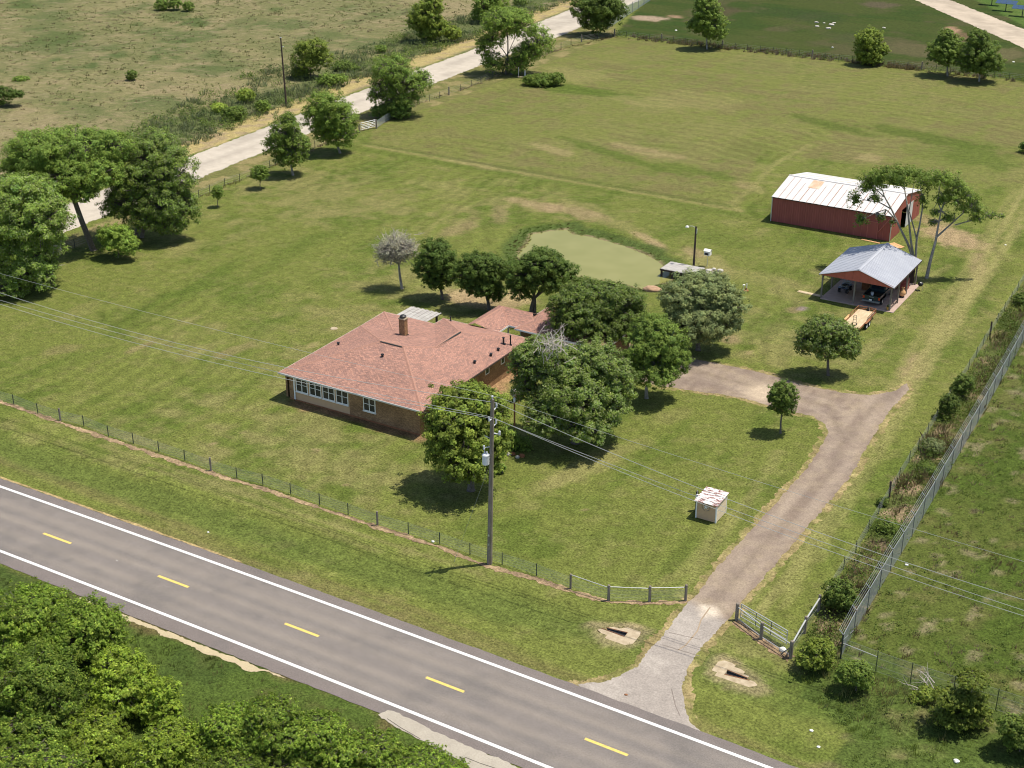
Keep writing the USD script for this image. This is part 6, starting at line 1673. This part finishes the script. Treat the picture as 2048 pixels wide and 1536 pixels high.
MB().tube([g1 - [0, 0, .1], g1 + (g0 - g1) * .12], .012, 5).build("anchor_rod", M["steel"], up)

WIRES = [("top thin power wire over the utility pole", PBASE[1], 14.30, .011, [(0, 548), (137.5, 581.5), (325, 634)], [(1174, 854), (1324, 903), (1536, 968), (1751, 1035.5), (2048, 1123)]),
         ("highest thick power wire on the house side of the pole", PBASE[1] + .50, 13.53, .019, [(0, 587), (250, 656.5), (512, 722.75), (724, 768)], [(1199, 900.5), (1399, 975.5), (1536, 1026.75), (1786, 1115.5), (2048, 1201)]),
         ("middle power wire on the highway side of the pole", PBASE[1] - .50, 12.83, .017, [(0, 600), (250, 670), (512, 735), (687, 771.75)], [(1174, 909), (1384, 990.5), (1536, 1045.5), (1843, 1152), (2048, 1221)]),
         ("lowest power wire, on the house side under the others", PBASE[1] + .50, 12.20, .018, [(0, 608), (250, 681.5), (512, 746.5), (662, 774)], [(1164, 914), (1384, 1000.5), (1536, 1055.5), (1806, 1152), (2048, 1233)])]
for lb, Y0, z0, r, L, R in WIRES:
    xp = PBASE[0] + .36
    mb = MB()
    for side, pts in ((-1, L), (1, R)):
        q = np.array([PY(x, y, Y0) for x, y in pts])
        dx, dz = q[:, 0] - xp, q[:, 2] - z0
        A = np.stack([dx, dx * dx], 1)
        k, *_ = np.linalg.lstsq(A, dz, rcond=None)
        xs = np.linspace(0, side * 75, 40)
        zz = z0 + k[0] * xs + k[1] * xs * xs
        mb.tube(np.stack([xp + xs, np.full(40, Y0), np.maximum(zz, 7.0)], 1), r, 5)
    mb.build("power_wire", M["wire"], None, label=lb, cat="cable", group="wires strung along the highway")
fp = thing("telephone_pole", "slim dark pole on the weedy verge beyond the gravel road", "utility pole", P(573, 214))
b = P(573, 214); t_ = b + np.array([-.25, 0, 11.5])
lean_pole(b, t_, .17, .11, M["dark_wood"], fp)
MB().tube([b + (t_ - b) * .87, b + (t_ - b) * .87 + [.35, 0, .02]], .04, 6).lathe([(.03, -.06), (.09, 0), (.06, .1), (0, .14)], b + (t_ - b) * .87 + [.38, 0, .02], 8).build("insulator", M["insulator"], fp)
MB().obox(t_ + [0, 0, .04], (.22, .22, .1)).build("pole_cap", M["insulator"], fp)

# ================================================================ dock, lamp and pond things
dk = thing("dock", "grey plank dock standing over the pond's edge", "dock", (1, 37.2, 0))
DX0, DX1, DY0, DY1, DZ = -1.15, 3.3, 35.55, 38.3, .52
nb = 20
for k in range(nb):
    x0 = DX0 + k * (DX1 - DX0) / nb
    MB().box((x0 + .008, DY0 - .03 * (k % 3), DZ - .045), (x0 + (DX1 - DX0) / nb - .008, DY1 + .04 * (k % 2), DZ + .006 * (k % 2))).build("plank", M["grey_wood"], dk)
MB().box((DX0, DY0 - .06, DZ - .24), (DX1, DY0 - .0, DZ - .05)).box((DX0 - .06, DY0 - .06, DZ - .24), (DX0, DY1, DZ - .05)).box((DX0, DY1 - .06, DZ - .24), (DX1, DY1, DZ - .05)).build("fascia_board", M["dark_wood"], dk)
for x in (DX0 + .12, .35, 1.8, 3.0):
    for y in (DY0 + .1, DY1 - .15):
        MB().box((x - .1, y - .1, -1.4), (x + .1, y + .1, DZ - .05)).build("post", M["dark_wood"], dk)
rr = random.Random(4)
for i in range(11):
    q = P(1398 + (i % 6) * 8 + rr.uniform(-3, 3), 541 + (i // 6) * 8 + rr.uniform(-2, 3))
    ms = trimesh.creation.icosphere(2, 1.0)
    v = ms.vertices * (1 + .35 * (meshkit.noise(ms.vertices * 1.7 + i * 5, i)[:, None] - .5)) * np.array([.34, .28, .2]) * rr.uniform(.7, 1.25)
    lb = ["largest pale boulder of the heap at the dock's land end", "flat pale boulder touching the lamp pole foot", "rounded boulder in the middle of the dock heap", "grey boulder below the white box on a pole", "small rock wedged in the dock heap", "last rock of the dock heap towards the lawn", "low boulder in front of the dock heap", "darker stone at the lower edge of the dock heap", "broken stone beside the lawn at the dock", "pale stone under the oak leaves by the dock", "outlying stone beyond the dock heap"][i]
    MB().add(v + [q[0], q[1], .08], ms.faces).build("rock", M["stone"], None, smooth=True, label=lb, cat="rock", group="rocks heaped at the dock")
lp = thing("yard_lamp", "dark pole with a white lamp on a curved arm at the dock", "street lamp", (1.55, 38.95, 0))
LB = np.array((1.55, 38.95, .05))
MB().tube([LB - [0, 0, .4], LB + [.03, 0, 5.1]], [.135, .10], 10).build("pole", M["dark_wood"], lp)
MB().tube([LB + [.03, 0, 4.9], LB + [-.35, -.1, 5.12], LB + [-.85, -.22, 5.05]], .03, 6).build("arm", M["pipe"], lp)
lh = MB().lathe([(0, .12), (.1, .1), (.2, -.02), (.22, -.1), (.2, -.1), (.1, 0)], LB + [-.98, -.25, 5.0], 12).build("lamp_shade", M["white_paint"], lp)
MB().lathe([(0, -.2), (.08, -.16), (.09, -.06), (0, -.04)], LB + [-.98, -.25, 5.0], 10).build("bulb", M["insulator"], lh)
MB().box((LB[0] + .1, LB[1] - .05, 4.3), (LB[0] + .18, LB[1] + .05, 4.9)).build("conduit_box", M["pipe"], lp)
fb = P(1414, 533)  # a fish feeder for the pond, a white box on a pole
fd = thing("nest_box", "white box with a dark opening on a thin pole by the dock rocks", "fish feeder", fb)
MB().tube([fb - [0, 0, .1], fb + [0, 0, 1.45]], .03, 6).build("pole", M["steel"], fd)
bx = MB().box((fb[0] - .36, fb[1] - .3, 1.45), (fb[0] + .36, fb[1] + .3, 2.0)).build("box", M["white_paint"], fd)
MB().slab([(fb[0] - .42, fb[1] - .38, 2.0), (fb[0] + .42, fb[1] - .38, 2.0), (fb[0] + .42, fb[1], 2.2), (fb[0] - .42, fb[1], 2.2)], .03).slab([(fb[0] - .42, fb[1] + .38, 2.0), (fb[0] + .42, fb[1] + .38, 2.0), (fb[0] + .42, fb[1], 2.2), (fb[0] - .42, fb[1], 2.2)], .03).build("lid", M["white_paint"], bx)
MB().box((fb[0] - .28, fb[1] - .32, 1.52), (fb[0] + .2, fb[1] - .305, 1.78)).build("opening", M["black"], bx)
w0 = P(1492, 581)
wl = thing("well_head", "small white capped pipe on a rusty base in the lawn past the dock", "well head", w0)
MB().lathe([(.32, 0), (.3, .05), (.12, .1), (.1, .32), (0, .33)], w0, 12).build("base", M["rust"], wl)
MB().tube([w0 + [.05, 0, .2], w0 + [.05, 0, .85]], .05, 7).build("pipe", M["white_paint"], wl)
MB().lathe([(0, .52), (.14, .5), (.15, .42), (0, .4)], w0 + [-.35, .15, .1], 10).tube([w0 + [-.35, .15, 0], w0 + [-.35, .15, .5]], .03, 5).build("cap", M["white_paint"], wl)
mdp = P(1306, 578)
ms = trimesh.creation.icosphere(3, 1.0)
v = ms.vertices * [1.15, .75, .42] * (1 + .3 * (meshkit.noise(ms.vertices * 2, 3)[:, None] - .5)) + [mdp[0], mdp[1], -.1]
MB().add(v, ms.faces).build("soil_mound", ramped("red_soil", 2.5, [(.3, (.28, .17, .10)), (.7, (.46, .30, .19))]), None, smooth=True, label="mound of bare reddish soil at the pond's near shore", cat="mound")

# ================================================================ small things near the house
tank0 = P(1040, 797)
bt = thing("smoker_barrel", "rust streaked grey barrel lying on legs under the oak beside the house", "barrel", (2.4, -2.6, 0))
mb = MB().lathe([(0, -.95), (.3, -.93), (.42, -.8), (.43, .8), (.3, .93), (0, .95)], (0, 0, 0), 16)
mb.v = [np.stack([v[:, 2] * .3 + v[:, 0] * .95, v[:, 2] * .95 - v[:, 0] * .3, v[:, 1]], 1) + np.array((2.4, -2.6, .85)) for v in mb.v]
mb.build("tank", ramped("rusty_grey", 2.0, [(.42, (.34, .36, .38)), (.52, (.30, .20, .14)), (.62, (.20, .11, .07))]), bt, smooth=40)
for dx, dy in ((-.25, -.6), (.35, -.7), (.1, .6), (-.2, .7)):
    MB().box((2.4 + dx - .04, -2.6 + dy - .04, 0), (2.4 + dx + .04, -2.6 + dy + .04, .6)).build("leg", M["rust"], bt)
bp = thing("bird_house_pole", "rusty brown pole with a small white top between the front trees", "pole", P(1029, 883))
q = P(1029, 883)
MB().tube([q - [0, 0, .1], q + [0, 0, 4.1]], [.085, .07], 8).build("pole", M["rust"], bp)
MB().lathe([(.09, 3.95), (.12, 4.05), (.11, 4.3), (0, 4.4)], q, 8).build("white_top", M["white_paint"], bp)
fl = P(1026, 917)
rr = random.Random(9)
for i, lb in enumerate(["reddish stone of the flower bed by the front trees", "pale stone at the grass end of the flower bed", "grey stone in the middle of the flower bed", "white stone nearest the big oak in the flower bed", "brown stone beside the flower shrub"]):
    q = P(1008 + i * 9, 912 + rr.uniform(-3, 4))
    ms = trimesh.creation.icosphere(2, 1.0)
    v = ms.vertices * (1 + .4 * (meshkit.noise(ms.vertices * 1.8 + i, i)[:, None] - .5)) * np.array([.24, .2, .17]) * rr.uniform(.8, 1.2)
    MB().add(v + [q[0], q[1], .07], ms.faces).build("bed_stone", M["stone"] if i % 2 else M["rust"], None, smooth=True, label=lb, cat="stone", group="stones edging the flower bed")
dh = thing("satellite_dish", "grey satellite dish on a mast at the house's back corner", "satellite dish", (-1.1, 3.2, 0))
MB().tube([(-1.1, 3.2, 0), (-1.1, 3.2, 2.1)], .03, 6).build("mast", M["steel"], dh)
mb = MB().lathe([(0, 0), (.2, .02), (.36, .08), (.44, .14), (.44, .16), (.34, .11), (0, .03)], (0, 0, 0), 16)
mb.v = [np.stack([v[:, 0] * .8 + v[:, 2] * .5, v[:, 1], v[:, 0] * -.5 + v[:, 2] * .8], 1) + np.array((-1.05, 3.2, 2.15)) for v in mb.v]
mb.build("dish", M["trim_grey"], dh)
q = P(1021, 742)
ac = thing("gas_meter", "white gas meter with a black pipe by the brick side wall", "meter", q)
MB().box((q[0] - .22, q[1] - .15, .35), (q[0] + .22, q[1] + .15, .95)).build("meter_body", M["white_paint"], ac)
MB().tube([q + [-.25, -.1, 0], q + [-.25, -.1, .75], q + [-.05, -.1, 1.1], q + [.15, -.1, .95]], .05, 6).build("pipe", M["black"], ac)
q = P(668, 657)
MB().lathe([(0, .05), (.34, .045), (.4, .0)], q, 14).build("tank_lid", M["concrete"], None, label="pale round concrete lid in the lawn beside the house", cat="lid")

# ---- culvert ends
def culvert(i, pts, slot, label):
    pgc = poly(pts)
    a, b = P(*slot[0])[:2], P(*slot[1])[:2]
    d = (b - a) / np.linalg.norm(b - a); s = np.array([-d[1], d[0]])
    hole = Polygon([a + s * .07, b + s * .26, b - s * .26, a - s * .07])
    t = thing("culvert_end", label, "culvert", (*pgc.centroid.coords[0], 0))
    apr = MB().ext(pgc.difference(hole).buffer(0), -.32, -.06)
    apr.build("concrete_apron", M["concrete"], t)
    mb = MB()
    n = 8
    an = np.linspace(np.pi, 2 * np.pi, n)
    for k in range(n - 1):
        q = []
        for e, r_ in ((a, .08), (b, .27)):
            for g_ in (an[k], an[k + 1]):
                q.append((e[0] + s[0] * r_ * math.cos(g_), e[1] + s[1] * r_ * math.cos(g_), -.06 + r_ * math.sin(g_) * 1.0))
        mb.add(q, [(0, 1, 3), (0, 3, 2)])
    e = b + d * .02
    mb.add([(e[0] + s[0] * .27, e[1] + s[1] * .27, -.05), (e[0] - s[0] * .27, e[1] - s[1] * .27, -.05), (e[0], e[1], -.36)], [(0, 1, 2)])
    mb.build("corrugated_pipe", M["black"], t)
    MB().tube([(*(a + s * .09), -.05), (*(b + s * .28), -.05)], .03, 5).tube([(*(a - s * .09), -.05), (*(b - s * .28), -.05)], .03, 5).build("pipe_rim", M["rust"], t)


culvert(0, CULVERTS[0], [(1199, 1252), (1252, 1268)], "sandy concrete culvert mouth on the house side of the drive")
culvert(1, CULVERTS[1], [(1500, 1358), (1452, 1343)], "sandy concrete culvert mouth on the gate side of the drive")

# ---- solar panels in the far corner
cell = plain("solar_glass", (0.05, 0.09, 0.16), 0.12, 0.2, spec=.8, var=.1)
for i, (fx, fy, lb) in enumerate([(2011, 22, "nearer pair solar table in the far corner, first along the track"), (2044, 33, "lone low solar table nearest the gravel track"), (1983, 10, "solar table farthest along the track"), (2062, 14, "solar table behind the lone low one, cut by the photo's edge"), (2090, 34, "solar table past the edge of the lone low one")]):
    q = P(fx, fy)
    t = thing("solar_table", lb, "solar panel", q, group="solar tables beyond the gravel track")
    MB().tube([q - [0, 0, .1], q + [0, 0, 1.9]], .10, 7).build("post", M["dark_steel"], t)
    for k in range(4):
        x0 = q[0] - 2.3 + k * 1.15
        MB().slab([(x0 + .03, q[1] - .95, 1.72), (x0 + 1.12, q[1] - .95, 1.72), (x0 + 1.12, q[1] + .95, 2.25), (x0 + .03, q[1] + .95, 2.25)], .05).build("panel", cell, t)
    MB().box((q[0] - 2.3, q[1] - .05, 1.86), (q[0] + 2.3, q[1] + .05, 1.94)).build("rail", M["steel"], t)

# ---- litter and stones
def pebble(name, label, cat, px, s, mat, seed, group=None, z=0.0, flat=.5):
    q = gz(P(*px))
    ms = trimesh.creation.icosphere(2, 1.0)
    v = ms.vertices * (1 + .5 * (meshkit.noise(ms.vertices * 1.6 + seed, seed)[:, None] - .5)) * np.array([1, .8, flat]) * s
    MB().add(v + q + [0, 0, s * flat * .4], ms.faces).build(name, mat, None, smooth=True, label=label, cat=cat, group=group)


pebble("feed_bag", "plump white bag at the foot of the gate fence corner post", "bag", (1566, 1301), .27, M["white_paint"], 1, flat=.8)
for i, (px, s, lb) in enumerate([((866, 1083), .14, "white scrap caught under the front fence"), ((416, 1062), .10, "white litter on the verge near the centre of the road"), ((1623, 1461), .13, "white scrap on the grass nearest the road at the corner"), ((1637, 1494), .12, "white scrap lower down the same corner bank"), ((1914, 1516), .2, "pale rag in the weeds at the bottom corner"), ((1813, 1130), .14, "pale crumpled bag beyond the chain link under the wires"), ((2011, 490), .13, "white stone on the lawn's far wheel track"), ((1352, 61), .25, "white stone just behind the back fence"), ((234, 1121), .06, "tiny white scrap lying on the highway"), ((1252, 1390), .12, "dark clod lying on the drive apron"), ((2027, 124), .25, "pale stone in the far field by the paired trees"), ((1665, 95), .22, "white stone behind the back fence weeds")]):
    pebble("litter" if "stone" not in lb and "clod" not in lb else "stone", lb, "stone" if "stone" in lb else ("clod" if "clod" in lb else "litter"), px, s, M["rust"] if "clod" in lb else M["white_paint"], 20 + i)
for i, (x, y, s, lb) in enumerate([(1633, 45, .45, "leaning pale slab of the rubble in the far field"), (1648, 46, .3, "small slab between the larger rubble blocks"), (1634, 53, .45, "lowest slab of the rubble in the far field"), (1657, 57, .55, "left block of the big rubble lump"), (1663, 50, .6, "biggest pale block of the far field rubble"), (1668, 46, .4, "top block of the far field rubble"), (1768, 56, .4, "flat pale stone alone past the rubble")]):
    pebble("rubble_block", lb, "rubble", (x, y), s, M["stone"], 50 + i, "pale rubble lying in the far field", flat=.4)
# grey dead branches by the roadside fence
db = thing("dead_branches", "heap of grey dead branches leaning on the roadside mesh fence", "branches", gz(P(1835, 1392)))
r = np.random.default_rng(77)
ends = [((1872, 1398), (1833, 1338)), ((1868, 1372), (1848, 1336)), ((1868, 1400), (1803, 1366)), ((1850, 1392), (1820, 1378)), ((1862, 1385), (1838, 1350)), ((1850, 1378), (1858, 1352))]
for (a, b) in ends:
    A = gz(P(*a)) + [0, 0, .25]
    d = PY(*b, A[1] + .3) - A
    mb = MB(); limb(mb, A, A + d, .05, .012, r, n=6)
    for _ in range(3):
        s_ = A + d * r.uniform(.4, .9)
        limb(mb, s_, s_ + d * .3 + r.normal(size=3) * .25, .018, .006, r, n=3, sides=4)
    mb.build("branch", M["dead_wood"], db)

# ================================================================ weeds
def tuft(r, n, h, spread_, w, col, lean=.5, flat=False):
    """a clump of blades or small leaves standing on the ground"""
    V_, C_ = [], []
    for _ in range(n):
        a = r.uniform(0, 2 * np.pi)
        b = np.array([math.cos(a), math.sin(a), 0]) * r.uniform(0, spread_)
        if flat:
            p = b + [0, 0, r.uniform(.1, 1) * h]
            nrm = r.normal(size=3) * .6 + [0, 0, .8]; nrm /= np.linalg.norm(nrm)
            t = np.cross(nrm, r.normal(size=3)); t /= np.linalg.norm(t); s = np.cross(nrm, t)
            V_ += [p - t * w, p + s * w * .6, p + t * w, p - s * w * .6]
        else:
            d = np.array([math.cos(a), math.sin(a), 0]) * lean * r.uniform(.2, 1) + [0, 0, 1]
            hh = h * r.uniform(.5, 1.1)
            s = np.array([-math.sin(a + 1), math.cos(a + 1), 0]) * w
            V_ += [b - s, b + s, b + d * hh * .6 + s * .7, b + d * hh + [0, 0, -.1 * hh]]
        k = np.clip(col * r.uniform(.65, 1.35) * (1 + r.normal() * .08 * np.array([1, .3, -.3])), .005, .6)
        C_ += [k] * 4
    v, c = np.array(V_), np.array(C_)
    k = np.arange(len(v) // 4) * 4
    return v, np.concatenate([np.stack([k, k + 1, k + 2], 1), np.stack([k, k + 2, k + 3], 1)]), c


def scatter(name, label, regions, density, kinds, size, seed, thin=None, clumpy=.5, nscale=.35):
    """countless small plants: one instancer over the given ground"""
    r = np.random.default_rng(5000 + seed)
    path = numbered("/World/" + name)
    pi = UsdGeom.PointInstancer.Define(stage, path)
    targets = []
    for i, (n, h, sp, w, col, flat) in enumerate(kinds):
        v, f, c = tuft(r, n, h, sp, w, np.array(col), flat=flat)
        me = usdkit.mesh(stage, path + "/tuft" + ("_%03d" % i if i else ""), (v, f), M["leaf"])
        UsdGeom.PrimvarsAPI(me).CreatePrimvar("col", Sdf.ValueTypeNames.Color3fArray, "vertex").Set(Vt.Vec3fArray.FromNumpy(c.astype(np.float32)))
        targets.append(me.GetPath())
    pi.CreatePrototypesRel().SetTargets(targets)
    PT = []
    for rg in regions:
        b = rg.bounds
        n = int((b[2] - b[0]) * (b[3] - b[1]) * density)
        q = np.column_stack([r.uniform(b[0], b[2], n), r.uniform(b[1], b[3], n)])
        PT.append(q[shapely.contains_xy(rg, q[:, 0], q[:, 1])])
    q = np.concatenate(PT)
    k = meshkit.fbm(np.column_stack([q * nscale, 0 * q[:, 0]]), 3, seed)
    q = q[r.random(len(q)) < np.clip((k - .5) * 4 * clumpy + (1 - clumpy * .6), 0, 1)]
    if thin is not None:
        q = q[thin(q)]
    z = ground_z(q[:, 0], q[:, 1]) - .01
    n = len(q)
    pi.CreatePositionsAttr(Vt.Vec3fArray.FromNumpy(np.column_stack([q, z]).astype(np.float32)))
    kk = meshkit.noise(np.column_stack([q * .22, 0 * q[:, 0]]), seed + 9)
    idx = np.clip((kk - .2) / .6 * len(kinds) + r.normal(size=n) * .8, 0, len(kinds) - .01).astype(np.int32)
    pi.CreateProtoIndicesAttr(Vt.IntArray.FromNumpy(idx))
    an = r.uniform(0, 2 * np.pi, n)
    qt = np.zeros((n, 4), np.float16); qt[:, 3] = np.cos(an / 2); qt[:, 2] = np.sin(an / 2)
    pi.CreateOrientationsAttr(Vt.QuathArray.FromNumpy(qt))
    sc = r.uniform(*size, n)
    pi.CreateScalesAttr(Vt.Vec3fArray.FromNumpy(np.column_stack([sc, sc, sc * r.uniform(.7, 1.2, n)]).astype(np.float32)))
    tag(pi.GetPrim(), label, None, None, "stuff")
    return n


WG, WY, WB, WT, WD = (.095, .135, .024), (.135, .175, .034), (.15, .12, .06), (.27, .21, .13), (.07, .105, .018)
CORR = poly([(1596, 1318), (1645, 1226), (1783, 995), (1957, 716), (2055, 560), (2260, 250), (2330, 250), (2048, 680), (1780, 1143), (1683, 1317), (1640, 1345)])
scatter("corridor_weeds", "rank weeds and dry stalks filling the strip between wire fence and chain link", [CORR], 8.0, [(16, .6, .3, .055, WG, True), (14, .45, .25, .02, WB, False), (16, .55, .25, .055, WD, True), (12, .45, .2, .02, WT, False), (14, .4, .25, .05, WY, True)], (.8, 1.9), 1, clumpy=.35)
scatter("corridor_brush", "waist high tangled brush scattered through the weedy strip", [CORR], .8, [(60, 1.0, .55, .07, WG, True), (50, .9, .5, .07, WD, True), (50, .8, .5, .06, WY, True), (40, 1.0, .45, .03, WB, False)], (.6, 1.5), 11, clumpy=.9, nscale=.15)
FIELD2 = poly([(1690, 1320), (1785, 1150), (2050, 690), (2300, 300), (2700, 400), (2700, 1560), (2048, 1450)])
scatter("field_weeds", "mixed low weeds and grass beyond the chain link fence", [FIELD2], 4.0, [(14, .3, .28, .05, WG, True), (10, .32, .22, .02, WT, False), (14, .3, .28, .05, WY, True), (14, .3, .25, .05, WD, True), (12, .34, .22, .02, WB, False), (14, .3, .28, .05, WG, True)], (.5, 1.5), 2)
CORNER = poly([(1590, 1330), (1683, 1330), (2048, 1450), (2400, 1570), (2400, 1800), (2048, 1660), (1680, 1560), (1720, 1480), (1630, 1400)])
scatter("bank_weeds", "tall green weeds on the roadside bank below the mesh fence", [CORNER], 7.0, [(14, .42, .25, .04, WG, True), (14, .35, .22, .018, WY, False), (14, .42, .28, .045, WD, True), (12, .45, .22, .02, (.20, .19, .07), False)], (.6, 1.5), 3)
VERGE2 = poly([(-300, 590), (130, 400), (375, 297), (700, 170), (960, 74), (1140, 5), (1130, -30), (940, 30), (700, 100), (480, 150), (300, 240), (100, 330), (-300, 480)])
scatter("verge_weeds", "thick green weeds on the field side of the gravel road", [VERGE2], 2.6, [(16, .9, .5, .11, WG, True), (14, .8, .45, .10, (.09, .125, .03), True), (14, .8, .4, .05, (.17, .185, .09), False), (14, .8, .45, .11, (.09, .12, .04), True)], (.5, 1.5), 4, nscale=.12)
DRYF = poly([(-500, 500), (100, 320), (480, 150), (940, 28), (1130, -40), (900, -150), (-500, -150)])
scatter("field_tussocks", "tan and green tussocks all over the dry field", [DRYF], .42, [(12, .26, .4, .05, (.22, .195, .10), False), (12, .26, .4, .05, (.16, .15, .07), False), (14, .3, .5, .10, (.10, .125, .035), True), (14, .3, .5, .10, (.12, .14, .045), True), (12, .3, .4, .05, (.23, .19, .11), False)], (.5, 1.4), 5, nscale=.08)
BL = LineString([tuple(P(x, y)[:2]) for x, y in ((1228, 72), (1640, 117), (2048, 162), (2200, 180))]).buffer(1.5)
scatter("fence_weeds", "dry and dark weeds grown up along the back fence", [BL], 5.0, [(14, .8, .35, .05, WB, False), (14, .7, .35, .09, WD, True), (14, .8, .35, .05, (.2, .16, .10), False), (14, .7, .35, .09, WG, True)], (.6, 1.4), 6, nscale=.1)
GL = LineString([tuple(P(x, y)[:2]) for x, y in ((398, 396), (560, 326), (720, 262), (840, 207), (962, 166), (1103, 104), (1228, 73))]).buffer(.5)
scatter("fence_weeds", "thin unmown grass under the gravel road fence", [GL], 4.0, [(12, .4, .25, .03, WB, False), (12, .4, .25, .05, WG, True), (12, .45, .25, .03, WT, False)], (.5, 1.2), 7)
scatter("pond_rushes", "dark rushes and grass round the pond's rim", [POND.buffer(1.7).difference(POND.buffer(-.15))], 9.0, [(12, .20, .22, .03, WG, False), (12, .16, .22, .04, WG, True), (12, .2, .2, .03, (.15, .14, .05), False)], (.4, 1.1), 8, thin=lambda q: ~((q[:, 0] > -1.3) & (q[:, 0] < 3.4) & (q[:, 1] > 35.4) & (q[:, 1] < 38.5)))
NEAR = poly([(-300, 1090), (0, 1150), (140, 1195), (250, 1245), (420, 1312), (560, 1372), (760, 1452), (900, 1525), (1000, 1590), (1000, 2200), (-300, 2200)])
scatter("thicket_undergrowth", "green undergrowth between the thicket and the highway", [NEAR], 7.0, [(14, .32, .25, .035, WG, True), (12, .35, .22, .015, (.14, .11, .05), False), (14, .32, .25, .035, WD, True), (12, .3, .22, .015, (.10, .12, .03), False)], (.5, 1.3), 9)
VG = poly([(-200, 735), (0, 812), (640, 1022), (1140, 1190), (1380, 1210), (1330, 1262), (1250, 1345), (1149, 1366), (1024, 1320), (512, 1134), (0, 952), (-200, 890)])
LW = LAWN.buffer(0).intersection(shapely.box(-70, -32, 62, 75)).difference(DRIVE.buffer(.8)).difference(POND.buffer(2)).difference(sof).difference(Polygon([(-3.7, 6.6), (6.6, 6.6), (6.6, 13.6), (-3.7, 13.6)])).difference(Polygon([(2.6, 60), (18.6, 60), (18.6, 73), (2.6, 73)])).difference(Polygon([(17.5, 37), (26.3, 37), (26.3, 47.3), (17.5, 47.3)]))
scatter("lawn_grass", "tufts of uneven short grass over the lawn and verge", [LW, VG], 4.0, [(9, .06, .16, .02, (.125, .15, .032), False), (9, .055, .16, .02, (.095, .125, .022), False), (8, .055, .16, .02, (.20, .175, .07), False), (9, .06, .16, .02, (.15, .165, .042), False)], (.6, 1.3), 10, clumpy=.7, nscale=.5)
